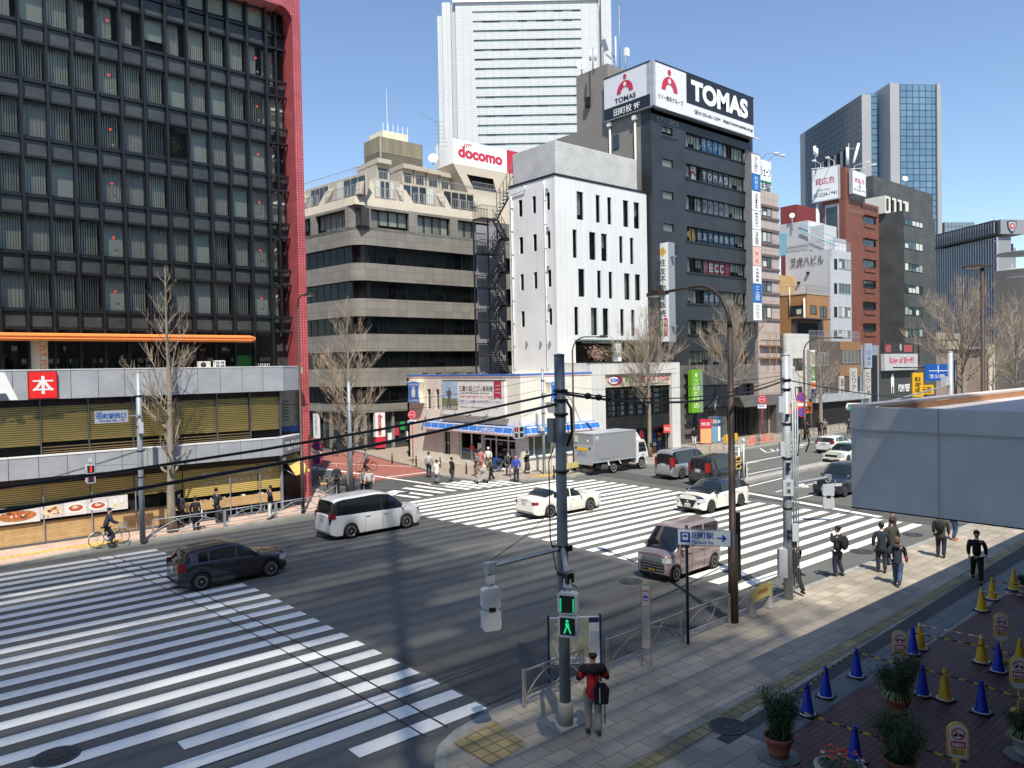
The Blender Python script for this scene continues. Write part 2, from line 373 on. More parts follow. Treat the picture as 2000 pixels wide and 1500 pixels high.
# plaza of red brick with a granite edge on the right
slab('brick_plaza',[(11.3,-2.9),(11.9,5.6),(13.6,8.2),(60,8.9),(60,-2.9)],PH+0.006,PLAZA,kerbm=GRANITE,kw=0.02)
structure('plaza_edge_strip',sheet([(13.6,8.15),(13.6,8.8),(60,10.3),(60,9.6)],PH+0.011,GRANITE))
structure('drain_strip',sheet([(13.0,8.8),(13.0,9.1),(60,11.3),(60,10.3)],PH+0.004,ASPH2))
tl=MB(); sheet([(7.6,9.1),(7.6,9.45),(60,11.4),(60,11.0)],PH+0.009,TACT,tl)
structure('tactile_strip',tl)
ty=MB(); sheet(gp((885,1465),(965,1420),(1030,1465),(960,1510)),PH+0.009,TACT,ty)
structure('corner_tactile',ty)
ty=MB(); sheet([(2,37.9),(9.0,38.4),(9.0,38.9),(2,38.4)],PH+0.006,TACTY,ty)
sheet([(7.2,37.9),(9.2,37.95),(9.2,38.4),(7.2,38.3)],PH+0.008,TACTY,ty); structure('far_tactile',ty)
ty=MB(); sheet([(35.2,39.1),(38.2,38.6),(38.2,39.5),(35.4,39.9)],PH+0.006,TACTY,ty); structure('shop_corner_tactile',ty)
structure('red_pavement',sheet([(26.5,46.6),(32.6,46.9),(34.8,57.0),(36.8,68),(30.5,68)],0.002,REDPAVE))
# --- markings
mk=MB()
def stripe(x0,y0,x1,y1,m=PAINT,z=0.006):sheet(rect(x0,y0,x1,y1),z,m,mk)
# crossing in the foreground: stripes along X, pitch 0.91 m, with the cross band for cyclists
i=0; y=13.55
while y<36.3:
 t=(y-13.5)/22.6; xr=10.66-0.85*max(0,t-0.55)/0.45*1.0; xb0=8.87-1.4*t**2.2; xb1=9.42-1.4*t**2.2
 xl=-14.0
 if i==0:xl=7.4
 if 3<=i<=3:xl=4.9
 y2=y+0.46
 stripe(xl,y,xb0-0.03,y2,WORN if i<9 else PAINT); stripe(xb1+0.03,y,xr,y2)
 stripe(xb0,y-0.02,xb1,y2+0.02,WORN)
 y+=0.915; i+=1
for s in(0,1):
 pts=[]
 for k in range(12):
  t=k/11; pts.append(((9.44 if s else 8.85)-1.4*t**2.2,13.4+22.9*t))
 for a,b in zip(pts[:-1],pts[1:]):
  sheet([(a[0],a[1]),(a[0]+0.035,a[1]),(b[0]+0.035,b[1]),(b[0],b[1])],0.009,BLACK,mk)
# crossing in the middle
y=14.75; k=0
while y<37.4:
 t=(y-14.7)/22.7; x0=22.6+0.45*sin(pi*min(1,t*1.25))-0.9*max(0,t-0.5); x1=37.6+0.2*t
 if y>36.2:x1=36.6
 if 29.4<y<30.0:stripe(x0,y,27.8,y+0.46); stripe(29.8,y,x1,y+0.46)
 else:stripe(x0,y,x1,y+0.46)
 y+=0.905; k+=1
# crossing over the side street: stripes along the street
for k,(px,py)in enumerate([(760,959.5),(783.6,954),(806,949.8),(834,946.8),(857,944.6),(877,942.4),(896,940.2),(915,938),(934,935.8)]):
 Lx=78 if k>0 else 40
 a=G(px,py); b=G(px+Lx,py+Lx*0.128); d=(b-a).normalized(); n=Vector((-d.y,d.x,0))*0.45
 if n.y<0:n=-n
 sheet([tuple(a[:2]),tuple(b[:2]),tuple((b+n)[:2]),tuple((a+n)[:2])],0.006,PAINT,mk)
for(px,py,Lx)in((791,963,48),(772,968,43),(736,964,30),(752,962,22)):
 a=G(px,py); b=G(px+Lx,py+Lx*0.128); d=(b-a).normalized(); n=Vector((-d.y,d.x,0))*0.4
 if n.y<0:n=-n
 sheet([tuple(a[:2]),tuple(b[:2]),tuple((b+n)[:2]),tuple((a+n)[:2])],0.008,PAINT,mk)
def line(p,q,wd,m=PAINT,z=0.006):
 a=G(*p); b=G(*q); d=(b-a).normalized(); n=Vector((-d.y,d.x,0))*wd/2
 sheet([(a-n)[:2],(b-n)[:2],(b+n)[:2],(a+n)[:2]],z,m,mk)
line((610,912),(870,950),0.28); line((755,932),(835,922),0.2)
line((1455,962),(1720,1010),0.42)
line((1455,952),(1545,930),0.15); line((1515,961),(1597,943),0.13); line((1555,975),(1610,962),0.13)
line((1573,952),(1560,944),0.5); line((1324,911),(1352,905),0.13); line((1452,906),(1482,902),0.13)
line((1640,893),(1660,888),0.13); line((1588,885),(1606,881),0.13); line((1485,876),(1497,884),0.14); line((1497,884),(1570,873),0.14)
line((1535,873),(1580,867),0.14)
for k in range(4):line((1505+k*12,877),(1513+k*12,882-k),0.16)
line((1540,871),(1572,870),0.5); line((1558,868),(1590,863),0.14)
line((1115,932),(1130,929),0.13); line((1160,925),(1190,921),0.13); line((1287,905),(1310,903),0.3)
line((920,932),(945,935),0.14); line((640,905),(900,915),0.12)
line((735,893),(790,895),0.35); line((745,887),(800,888),0.35)
line((600,915),(640,919),0.2)
structure('road_marking',mk)
# --- median strip with its railing is below; drains, manholes
def manhole(px,py,r,z,label,m=None):
 P=G(px,py,z); mb=MB(Matrix.Translation((P.x,P.y,z)))
 dm=m or mat('cast_iron',(0.075,0.08,0.085),rough=0.6,metal=0.4,var=0.3,scale=30,bump=0.4,bscale=50)
 mb.lathe([(r,0.001),(r,0.012),(r*0.9,0.016),(r*0.89,0.011),(0.001,0.011)],dm,28)
 for a in range(12):
  A=a*pi/6; mb.box((r*0.25,-0.012,0.010),(r*0.82,0.012,0.017),dm,Matrix.Rotation(A,4,'Z'))
 for q in(0.3,0.6):mb.lathe([(r*q,0.010),(r*q,0.018),(r*(q+0.05),0.018),(r*(q+0.05),0.010)],dm,24)
 return tag(mb.build('manhole_cover'),label,'manhole cover')
manhole(1422,1419,0.40,PH+0.005,'dark round manhole cover on the near pavement beside the potted shrub')
manhole(1232,1135,0.42,0.0,'round manhole cover in the shaded road in front of the mauve van')
manhole(1683,1077,0.45,0.0,'round manhole cover at the crossing end near the phone caller')
manhole(1783,1044,0.40,0.0,'round manhole cover at the crossing end near the grey canopy')
manhole(110,1478,0.45,0.0,'faint round manhole cover among the front crossing stripes')
manhole(789,963,0.40,0.0,'round manhole cover among the side street crossing stripes')
# drain grate beside the near rail
P=G(1068,1345); mb=MB(FR(P.x,P.y,0))
mb.box((-0.45,-0.2,0),(0.45,0.2,0.012),KERB)
for k in range(11):mb.box((-0.4+0.075*k,-0.17,0.012),(-0.36+0.075*k,0.17,0.02),BLACK)
tag(mb.build('drain_grate'),'rectangular gutter drain grate beside the near guard rail','drain')
# median island
mi=MB(); mi.prism([(42.4,27.55),(42.0,28.0),(42.4,28.5),(56.5,28.9),(57,28.4),(56.5,27.9)],-0.02,0.16,CONC); structure('median_island',mi)
# hollow stand-in for the unseen tall building whose shadow covers the near junction
tb=thing('office_tower','tall office tower standing behind the station steps, its louvred roof shading the road','building',(-30,-25,0))
body=MB(); body.box((-70,-45,0),(-1.2,-3.0,24),CONC); body.box((4,-30,0),(70,-4.0,25),CONC); body.build('wall',tb)  # second block: unseen station building, its height set to darken the plaza
fr_=MB()
for cx in(-69,-46,-23,-1.2):
 for cy in(-44,-24,-3.2):fr_.box((cx-0.3,cy-0.3,24),(cx,cy,69.7),CONC)
fr_.build('column',tb)
random.seed(4); rf=MB(); HR=70.0; RX=22.8-0.65*cos(SUN_AZ)*HR; RY=37.0-0.65*sin(SUN_AZ)*HR  # invented slat roof, its gaps shaped to let dappled sun onto the road
RD=Matrix.Translation((0,0,0))
y=RY
while y>-60:
 x=RX
 while x>-75:
  lx=random.uniform(2.0,4.5)
  edge=min(1.0,min((RX-x)/5.0,(RY-y)/3.0))
  n_=noise.noise(Vector((x*0.13,y*0.35,0)))
  gap=0.10+0.55*max(0,n_)**1.0*1.1
  if edge<1:gap+=0.35*(1-edge)  # wider gaps towards the rim soften the border of the shadow
  gap=min(0.8,gap)
  hgt=0.9*(1-gap)
  rf.box((x-lx,y-hgt,HR),(x,y,HR+0.05),CONC)
  x-=lx
 y-=0.9
rf.build('roof',tb)
# ------------------------------------------------------------------ buildings
def wall_holes(mb,s0,s1,z0,z1,holes,th,m,y0=0.0):
 "wall panel from y0 (front) to y0+th with rectangular openings (s0,s1,z0,z1)"
 zs=sorted(set([z0,z1]+[h[2]for h in holes]+[h[3]for h in holes])); zs=[z for z in zs if z0<=z<=z1]
 for a,b in zip(zs[:-1],zs[1:]):
  if b-a<1e-5:continue
  zm=(a+b)/2; hs=sorted([h for h in holes if h[2]<zm<h[3]]); x=s0
  for h in hs:
   if h[0]>x+1e-5:mb.box((x,y0,a),(h[0],y0+th,b),m)
   x=max(x,h[1])
  if x<s1-1e-5:mb.box((x,y0,a),(s1,y0+th,b),m)
def window(parent,F,s0,s1,z0,z1,fm=None,gm=None,n=1,depth=0.12,blind=None,name='window',fw=0.05,inner=True,hb=0,voiddepth=1.0,bd=0.25,frac=1.0,label=None):
 "frame, panes and what lies behind, set back from the wall face; blind is a child"
 fm=fm or BLACK; gm=gm or GLASS_DARK
 mb=MB(F); y=depth
 mb.box((s0,y,z0),(s1,y+0.06,z0+fw),fm); mb.box((s0,y,z1-fw),(s1,y+0.06,z1),fm)
 for k in range(n+1):
  x=s0+(s1-s0-fw)*k/n; mb.box((x,y-0.003,z0+fw),(x+fw,y+0.063,z1-fw),fm)
 if hb:zz=z0+(z1-z0)*hb; mb.box((s0+fw,y-0.002,zz-fw/2),(s1-fw,y+0.055,zz+fw/2),fm)
 mb.quad((s0+fw,y+0.03,z0+fw),(s1-fw,y+0.03,z0+fw),(s1-fw,y+0.03,z1-fw),(s0+fw,y+0.03,z1-fw),gm)
 if inner:
  a,b,c,d,e=s0,s1,z0,z1,y+voiddepth
  mb.add([(a,y+0.07,c),(b,y+0.07,c),(b,e,c),(a,e,c),(a,y+0.07,d),(b,y+0.07,d),(b,e,d),(a,e,d)],[(3,2,6,7),(0,4,7,3),(1,2,6,5),(0,1,2,3),(4,5,6,7)],INTERIOR)
 w_=mb.build(name,parent)
 if label:w_['label']=label
 if blind:
  bb=MB(F); yb=y+bd; make_blind(bb,s0+0.04,s1-0.04,z0+0.03,z1-0.03,yb,blind,frac,n); bb.build('blind',w_)
 return w_
VB=mat('blind_slat',(0.74,0.73,0.62),rough=0.85,var=0.06,scale=8)
VB2=mat('roller_blind',(0.60,0.62,0.54),rough=0.85,var=0.05)
CURT=mat('grey_curtain',(0.52,0.50,0.45),rough=0.9,var=0.3,scale=9,stretch=(4,4,0.1))
def make_blind(bb,s0,s1,z0,z1,y,kind,frac,n=1):
 if kind=='roller':bb.box((s0,y,z1-(z1-z0)*frac),(s1,y+0.01,z1),VB2)
 elif kind=='slats':
  p=0.11; k=int((s1-s0)/p); ang=random.uniform(0.25,1.0)
  for i in range(k):
   x=s0+p*(i+0.5); T=Matrix.Translation((x,y,0))@Matrix.Rotation(ang,4,'Z'); bb.box((-0.05,-0.003,z0),(0.05,0.003,z1),VB,T)
 elif kind=='curtain':
  w=(s1-s0)*frac; k=max(6,int(w/0.05)); pts=[]
  for i in range(k+1):pts.append((s0+w*i/k,y+0.03*sin(i*1.9)+0.01*sin(i*0.7)))
  for a,b in zip(pts[:-1],pts[1:]):bb.quad((a[0],a[1],z0),(b[0],b[1],z0),(b[0],b[1],z1),(a[0],a[1],z1),CURT)
 elif kind=='panels':
  for i in range(n):
   if random.random()<0.82:
    a=s0+(s1-s0)*i/n+0.04; b=s0+(s1-s0)*(i+1)/n-0.03; f=random.choice([1,1,1,0.8,0.6])
    bb.box((a,y,z1-(z1-z0)*f),(b,y+0.01,z1),random.choice([VB,VB2,VB2,CURT]))
# ===== book and coffee building on the left
REDT=tiles('red_tile',(0.42,0.065,0.075),(0.60,0.22,0.22),0.16,0.16,ms=0.012,second=(0.33,0.045,0.055),axes='wall',offset=0,dirt=0.2,rough=0.3)
BLKM=mat('black_curtain_wall',(0.022,0.023,0.026),rough=0.35,metal=0.3,var=0.15,scale=2)
SPAN=mat('spandrel_glass',(0.055,0.06,0.06),rough=0.15,var=0.35,scale=0.7,spec=0.35,bump=0.25,bscale=0.9)
FASC=mat('fascia_panel',(0.42,0.44,0.47),rough=0.45,metal=0.15,var=0.1,scale=1.2,dirt=0.05)
FTOP=mat('fascia_top',(0.72,0.72,0.71),rough=0.5,var=0.06)
def mesh_blind_mat():
 m=bpy.data.materials.new('golden_louvre'); m.use_nodes=True; n=m.node_tree; L=n.links; b=n.nodes['Principled BSDF']
 b.inputs['Roughness'].default_value=0.5; b.inputs['Metallic'].default_value=0.2
 tc=n.nodes.new('ShaderNodeTexCoord'); wv=n.nodes.new('ShaderNodeTexWave'); wv.bands_direction='Z'; wv.inputs['Scale'].default_value=3.2; wv.inputs['Distortion'].default_value=0
 L.new(tc.outputs['Object'],wv.inputs['Vector'])
 nz=n.nodes.new('ShaderNodeTexNoise'); nz.inputs['Scale'].default_value=0.9; L.new(tc.outputs['Object'],nz.inputs['Vector'])
 r=n.nodes.new('ShaderNodeValToRGB'); r.color_ramp.elements[0].color=(0.26,0.18,0.05,1); r.color_ramp.elements[0].position=0.15
 r.color_ramp.elements[1].color=(0.78,0.58,0.20,1); r.color_ramp.elements[1].position=0.75; L.new(wv.outputs[0],r.inputs[0])
 mr=n.nodes.new('ShaderNodeMapRange'); mr.inputs[3].default_value=0.8; mr.inputs[4].default_value=1.15; L.new(nz.outputs[0],mr.inputs[0])
 mx=n.nodes.new('ShaderNodeMix'); mx.data_type='RGBA'; mx.blend_type='MULTIPLY'; mx.inputs[0].default_value=1; L.new(r.outputs[0],mx.inputs[6]); L.new(mr.outputs[0],mx.inputs[7])
 L.new(mx.outputs[2],b.inputs['Base Color']); return m
LOUV=mesh_blind_mat()
WOOD=tiles('pale_wood_boards',(0.60,0.40,0.19),(0.22,0.13,0.05),2.4,0.095,ms=0.006,second=(0.50,0.33,0.15),axes='wall',dirt=0.15,noise_scale=3)
random.seed(11)
LB=thing('office_building','black glass office block framed in red tile above a coffee and book shop','building',(8,43,0))
F0=FR(0,0)
XL=-9.0
# body of the tower, core behind the curtain wall
mb=MB(); mb.box((XL,45.2,0),(20.0,72,31),BLKM); mb.box((XL,41.5,7.6),(19.6,45.2,7.95),CONC)
mb.box((XL,44.35,8),(20.0,44.4,28.9),INTERIOR); mb.build('wall',LB)
# red frame: column with a rounded inner corner under the top beam
mb=MB()
mb.box((20.0,42.6,0),(20.5,72,31.0),REDT)
mb.box((XL,42.6,28.95),(19.997,45.2,31.0),REDT)
arc=[(20.0,28.95)]+[(20.0-0.75+0.75*cos(a*pi/16),28.95-0.75+0.75*sin(a*pi/16))for a in range(0,9)]
mb.plate(arc,42.603,43.5,REDT); mb.build('frame',LB)
mull=[6.42+1.118*k for k in range(-6,12)]
cw=MB()
for x in mull:cw.box((x-0.055,43.38,8.0),(x+0.055,43.75,28.95),BLKM)
ZB=[11.03+2.785*k for k in range(-1,7)]
for z in ZB[1:]:
 cw.box((XL,43.55,z-0.16),(19.99,43.7,z-0.02),BLKM); cw.box((XL,43.55,z-1.02),(19.99,43.7,z-0.90),BLKM)
 cw.box((19.3,43.5,z-1.0),(19.4,43.7,z+1.7),BLKM)
cw.build('mullion_grid',LB)
sp=MB()
for z in ZB[1:]:
 for a,b in zip(mull[:-1],mull[1:]):
  e=random.uniform(0.06,0.12)
  sp.quad((a+e,43.66+random.uniform(-.01,.01),z-0.88),(b-0.08,43.66+random.uniform(-.01,.01),z-0.88),(b-0.08,43.66,z-0.18),(a+e,43.66,z-0.18),SPAN)
 sp.quad((mull[-1]+0.06,43.9,z-0.88),(19.3,43.9,z-0.88),(19.3,43.9,z-0.18),(mull[-1]+.06,43.9,z-.18),SPAN)
 sp.quad((19.4,43.9,z-0.88),(20.0,43.9,z-0.88),(20.0,43.9,z-0.18),(19.4,43.9,z-.18),SPAN)
sp.build('spandrel',LB)
TRI=mat('red_triangle_sticker',(0.85,0.06,0.04),rough=0.5,var=0); TRIG=mat('grey_triangle_sticker',(0.16,0.17,0.15),rough=0.5,var=0)
bays=[(a+0.06,b-0.06)for a,b in zip(mull[:-1],mull[1:])if b>5.0]+[(mull[-1]+0.06,19.95)]
nb_=len(bays)
for r_,z in enumerate(ZB[1:]):
 for c_,(a,b)in enumerate(bays):
  top=min(z+1.72,28.94); last=c_==nb_-1
  mb=MB(); yg=43.66 if not last else 43.9
  mb.quad((a,yg,z),(b,yg,z),(b,yg,top),(a,yg,top),GLASS_DARK)
  mb.box((a,yg-0.03,z),(b,yg+0.03,z+0.035),BLKM); mb.box((a,yg-0.03,top-0.035),(b,yg+0.03,top),BLKM)
  for s_ in(a,b-0.03):mb.box((s_,yg-0.03,z+0.035),(s_+0.03,yg+0.03,top-0.035),BLKM)
  if c_ in(5,nb_-2)and not last:
   xc=a+(b-a)*0.52
   mb.add([(xc-0.085,yg-0.004,z+1.06),(xc+0.085,yg-0.004,z+1.06),(xc,yg-0.004,z+0.90)],[(0,2,1)],TRI)
   xc+=0.10; mb.add([(xc-0.085,yg-0.004,z+0.28),(xc+0.085,yg-0.004,z+0.28),(xc,yg-0.004,z+0.13)],[(0,2,1)],TRIG)
  w_=mb.build('window',LB)
  bb=MB(); y=yg+0.34
  k=random.random()
  if r_==6:kind='roller' if k<0.8 else 'slats'
  elif r_ in(0,1,3,4):kind='slats' if k<0.55 else('curtain' if k<0.85 else 'roller')
  else:kind='curtain' if k<0.5 else('roller' if k<0.75 else 'slats')
  fr=1.0
  if r_>=5:fr=random.choice([0.62,0.75,1.0])
  if last:kind=random.choice(['curtain','roller']); fr=0.55 if kind=='curtain' else 1
  if(r_,c_)==(3,8):kind=None
  if(r_,c_)==(4,0)or(r_,c_)==(2,0):kind=None
  if kind:
   make_blind(bb,a-0.03,b+0.03,z-0.05,top+0.05,y,kind,fr); bb.build('blind',w_)
  if(r_,c_)==(3,8):
   lf=mat('house_plant_leaf',(0.10,0.20,0.03),rough=0.6)
   pb=MB(); pb.tube([(a+0.35,yg+0.2,z),(a+0.38,yg+0.2,z+0.9)],0.02,BROWN,5)
   for _ in range(160):
    p=Vector((a+0.38+random.gauss(0,0.13),yg+0.2+random.gauss(0,0.06),z+0.75+random.gauss(0,0.22)))
    T=Matrix.Translation(p)@Matrix.Rotation(random.uniform(0,6.28),4,'Z')@Matrix.Rotation(random.uniform(-1,1),4,'X'); pb.add([(-.05,0,0),(0,0,-.03),(.05,0,0),(0,0,.03)],[(0,1,2,3)],lf,T)
   pb.build('plant',w_)
# terrace level glazing behind the awning
for c_,(a,b)in enumerate(bays[:-1]):
 mb=MB(); mb.quad((a,43.66,8.0),(b,43.66,8.0),(b,43.66,9.6),(a,43.66,9.6),GLASS_CLEAR)
 for s_ in(a,b-0.03):mb.box((s_,43.63,8.0),(s_+0.03,43.69,9.6),BLKM)
 w_=mb.build('terrace_window',LB); bb=MB()
 if c_==2:
  bb.box((a-0.05,43.60,8.0),(b-0.25,43.63,9.55),mat('menu_banner',(0.62,0.62,0.47),rough=0.7))
  for i,ch in enumerate('anan'):bb.text(ch,0,0,w=0.36,h=0.30,m=ORANGE,y=0,bold=-0.012,T=Matrix.Translation((b-0.45,43.596,8.25+0.36*i))@Matrix.Rotation(R(90),4,'Y')@Matrix.Rotation(pi,4,'Y'))
  bb.build('banner',w_)
 elif c_==nb_-3:bb.box((a,43.75,8.0),(b,43.76,8.7),mat('green_poster',(0.06,0.30,0.05),rough=0.6)); bb.build('poster',w_)
 elif c_==nb_-2:bb.text('anan',(a+b)/2,8.13,w=0.75,h=0.17,m=SIGNWHITE,y=43.64,bold=-0.01); bb.build('lettering',w_)
 else:
  for _ in range(4):
   xx=random.uniform(a,b-0.2); bb.box((xx,44.0,8.0),(xx+random.uniform(.05,.3),44.1,8.0+random.uniform(.3,1.4)),random.choice([DARK,INTERIOR,BROWN,mat('dull_green',(0.03,0.07,0.04)),mat('dull_red',(0.25,0.04,0.02))]))
  bb.build('interior_fitting',w_)
# orange awning
AWN=mat('orange_awning',(0.85,0.26,0.06),rough=0.7,var=0.05,scale=3)
mb=MB(); pr=[(43.5,9.84),(42.75,9.80),(42.62,9.74),(42.60,9.66),(42.64,9.60),(42.61,9.52),(42.66,9.44),(42.8,9.42),(43.5,9.5)]
vs=[(XL,y,z)for y,z in pr]+[(17.1,y,z)for y,z in pr]+[(17.4,43.5,9.8),(17.42,42.9,9.72),(17.42,42.8,9.62),(17.40,42.85,9.52),(17.3,43.5,9.52)]
n_=len(pr); fs=[(i,i+1,n_+i+1,n_+i)for i in range(n_-1)]+[tuple(range(n_))[::-1]]
fs+=[(n_,n_+1,2*n_+1,2*n_),(n_+1,n_+2,n_+3,2*n_+2,2*n_+1),(n_+3,n_+4,2*n_+2),(n_+4,n_+5,n_+6,2*n_+3,2*n_+2),(n_+6,n_+7,n_+8,2*n_+4,2*n_+3),(2*n_,2*n_+1,2*n_+2,2*n_+3,2*n_+4)]
mb.add(vs,fs,AWN); mb.box((XL,42.625,9.56),(17.0,42.66,9.585),mat('awning_line',(0.55,0.10,0.03))); mb.build('awning',LB)
# podium fascias with panel joints and their corner turn
def fascia(z0,z1,y,xc,chx,chy,nm):
 mb=MB(); xs=[]; x=xc
 while x>XL:xs.append(x); x-=1.135
 xs.append(XL)
 for a,b in zip(xs[1:],xs[:-1]):
  mb.box((a+0.012,y,z0+0.02),(b-0.012,y+0.06,z1-0.05),FASC); mb.box((a+0.012,y-0.02,z1-0.045),(b-0.012,y+0.5,z1),FTOP)
 mb.box((XL,y+0.06,z0),(xc,y+0.5,z1-0.05),DARK)
 T=Matrix.Translation((xc,y,0))@Matrix.Rotation(math.atan2(chy-y,chx-xc),4,'Z'); Ln=math.hypot(chy-y,chx-xc)
 mb.box((0.0,0,z0+0.02),(Ln*0.5-0.01,0.06,z1-0.05),FASC,T); mb.box((Ln*0.5+0.01,0,z0+0.02),(Ln,0.06,z1-0.05),FASC,T)
 mb.box((0,-0.02,z1-0.045),(Ln+0.02,0.5,z1),FTOP,T); mb.box((0,0.06,z0),(Ln,0.5,z1-0.05),DARK,T)
 mb.prism([(XL,y+0.3),(xc,y+0.3),(chx,chy),(chx,43.5),(XL,43.5)],z0,z0+0.1,CONC)
 return mb,T,Ln
mb,T1,L1=fascia(6.66,8.03,39.95,17.72,19.15,41.1,'upper'); mb.build('upper_fascia',LB)
mb,T2,L2=fascia(3.18,4.18,39.6,17.42,19.25,41.2,'lower'); mb.build('lower_fascia',LB)
mb=MB(); mb.box((0.05,-0.09,3.27),(L2+0.05,-0.01,4.05),mat('sign_grey',(0.20,0.20,0.22),rough=0.5),T2)
mb.text('TSUTAYA',1.13,3.66,w=1.95,h=0.5,m=SIGNWHITE,y=-0.1,bold=0.03,T=T2); mb.build('shop_sign',LB)
mb=MB(); mb.box((5.80,39.80,6.70),(6.94,39.945,7.94),mat('deep_red_edge',(0.25,0.01,0.01))); mb.box((5.84,39.78,6.74),(6.90,39.80,7.90),mat('bright_red_sign',(0.85,0.03,0.03),rough=0.4,var=0.02))
mb.text('本',6.37,7.33,w=0.78,h=0.80,m=SIGNWHITE,y=39.775,bold=0.045); mb.build('book_sign',LB)
mb=MB(); vs,fs,_=text_mesh('A',0.06)
mb.add([(4.25+1.15*a,39.72,6.70+1.22*b)for a,b in vs],fs,SIGNWHITE); mb.add([(4.25+1.15*a,39.94,6.70+1.22*b)for a,b in vs],fs,SIGNWHITE)
mb.text('TSUTAY',-3.3,7.31,w=7.2,h=1.22,m=SIGNWHITE,y=39.9,bold=0.05,align='l'); mb.build('shop_lettering',LB)
# first floor: golden louvres behind glass, wooden bench rails
mb=MB(); mb.box((XL,40.45,4.1),(17.65,40.5,6.7),DARK); mb.box((XL,40.35,6.35),(17.65,40.44,6.66),BROWN)
for a,b,zb in((XL,6.28,4.62),(6.30,8.22,4.75),(8.26,10.13,4.73),(10.17,11.9,4.70),(11.9,13.6,4.68),(13.6,15.9,4.66),(16.0,17.60,4.62)):
 mb.box((a,40.34,zb),(b,40.38,6.34),LOUV); mb.box((a,40.33,zb-0.03),(b,40.39,zb),mat('louvre_rail',(0.50,0.38,0.10),rough=0.5))
mb.build('upper_louvres',LB)
mb=MB()
for x in(6.29,8.24,10.15,12.2,14.2,15.95,17.63):mb.box((x-0.02,40.2,4.15),(x+0.02,40.33,6.66),GREYM)
for zz in(4.22,4.33,4.46):mb.box((6.35,40.24,zz),(15.9,40.29,zz+0.045),WOOD)
mb.build('bench_rail',LB)
mb=MB(); mb.quad((17.66,40.3,4.15),(19.2,41.3,4.15),(19.2,41.3,6.7),(17.66,40.3,6.7),GLASS_CLEAR)
mb.quad((XL,40.19,4.15),(17.65,40.19,4.15),(17.65,40.19,6.66),(XL,40.19,6.66),glass('front_pane',clear=0.97,tint=(0.95,0.96,0.96)))
mb.build('corner_glazing',LB)
mb=MB()
CREAM=mat('cream_wall',(0.42,0.38,0.30)); mb.quad((17.7,41.9,4.2),(20,43.0,4.2),(20,43,6.6),(17.7,41.9,6.6),CREAM)
for x in(17.95,18.75):
 for k in range(7):mb.box((x,41.75+(x-17.7)*.5,4.9+k*0.18),(x+0.3,41.8+(x-17.7)*.5,4.95+k*0.18),INTERIOR)
mb.box((17.8,41.7,4.25),(19.3,41.75,4.6),BLUE); mb.build('room_wall',LB)
# ground floor
mb=MB(); mb.box((XL,40.5,0.1),(17.6,40.55,3.2),DARK); mb.box((XL,40.38,2.78),(17.6,40.49,3.18),BROWN)
for a,b,zb in((XL,6.28,1.98),(6.30,8.22,1.95),(8.26,10.13,1.98),(10.17,12.4,1.85),(12.45,16.3,1.42),(16.35,17.55,1.42)):
 mb.box((a,40.34,zb),(b,40.38,2.80),LOUV); mb.box((a,40.33,zb-0.025),(b,40.39,zb),mat('louvre_rail',(0.5,0.38,0.1)))
mb.build('lower_louvres',LB)
mb=MB(); mb.box((XL,40.26,0.22),(12.4,40.32,1.10),WOOD); mb.box((XL,40.20,1.10),(12.42,40.34,1.16),BROWN); mb.build('wooden_front',LB)
mb=MB(); mb.box((12.45,40.16,0.70),(17.5,40.34,1.17),WOOD)
for x in(12.7,13.5,14.3,15.1,15.9,16.6,17.3):mb.box((x,40.3,0.2),(x+0.05,40.36,0.7),GREYM)
random.seed(5)
for _ in range(16):
 x=random.uniform(12.6,17.2); mb.cbox((x,40.3,1.2),(random.uniform(.05,.25),.1,random.uniform(.03,.12)),random.choice([WHITE,BROWN,INTERIOR,CREAM]))
mb.build('counter',LB)
mb=MB(); mb.box((XL,40.16,0.1),(17.6,40.5,0.22),mat('dark_plinth',(0.10,0.10,0.105),rough=0.7))
for x in(6.29,8.24,10.15,14.74,16.35,17.6):mb.box((x-0.02,40.12,0.2),(x+0.02,40.17,2.8),GREYM)
mb.build('base_frame',LB)
mb=MB()
for a,b in((10.17,12.4),(12.45,17.55)):mb.quad((a,40.28,1.17),(b,40.28,1.17),(b,40.28,1.9 if a<12 else 1.42),(a,40.28,1.9 if a<12 else 1.42),GLASS_CLEAR)
mb.quad((17.62,40.3,0.12),(19.1,41.2,0.12),(19.1,41.2,3.1),(17.62,40.3,3.1),GLASS_CLEAR); mb.box((17.55,40.2,0.12),(17.68,40.34,3.15),GREYM)
mb.build('shop_window',LB)
# writing across the golden louvres
mb=MB(); T=Matrix.Translation((0,40.325,0)); PAL=mat('cream_lettering',(0.78,0.80,0.66),rough=0.5,var=0)
x0=onY(393,925,40.32).x; x1=onY(530,905,40.32).x
mb.text('朝7時から本を読みながら',(x0+x1)/2,2.45,w=x1-x0,h=0.26,m=PAL,y=0,T=T,bold=0.01)
mb.text('コーヒーが飲めるカフェ。',(x0+x1)/2,2.06,w=(x1-x0)*0.98,h=0.24,m=PAL,y=0,T=T,bold=0.01); mb.build('cafe_lettering',LB)
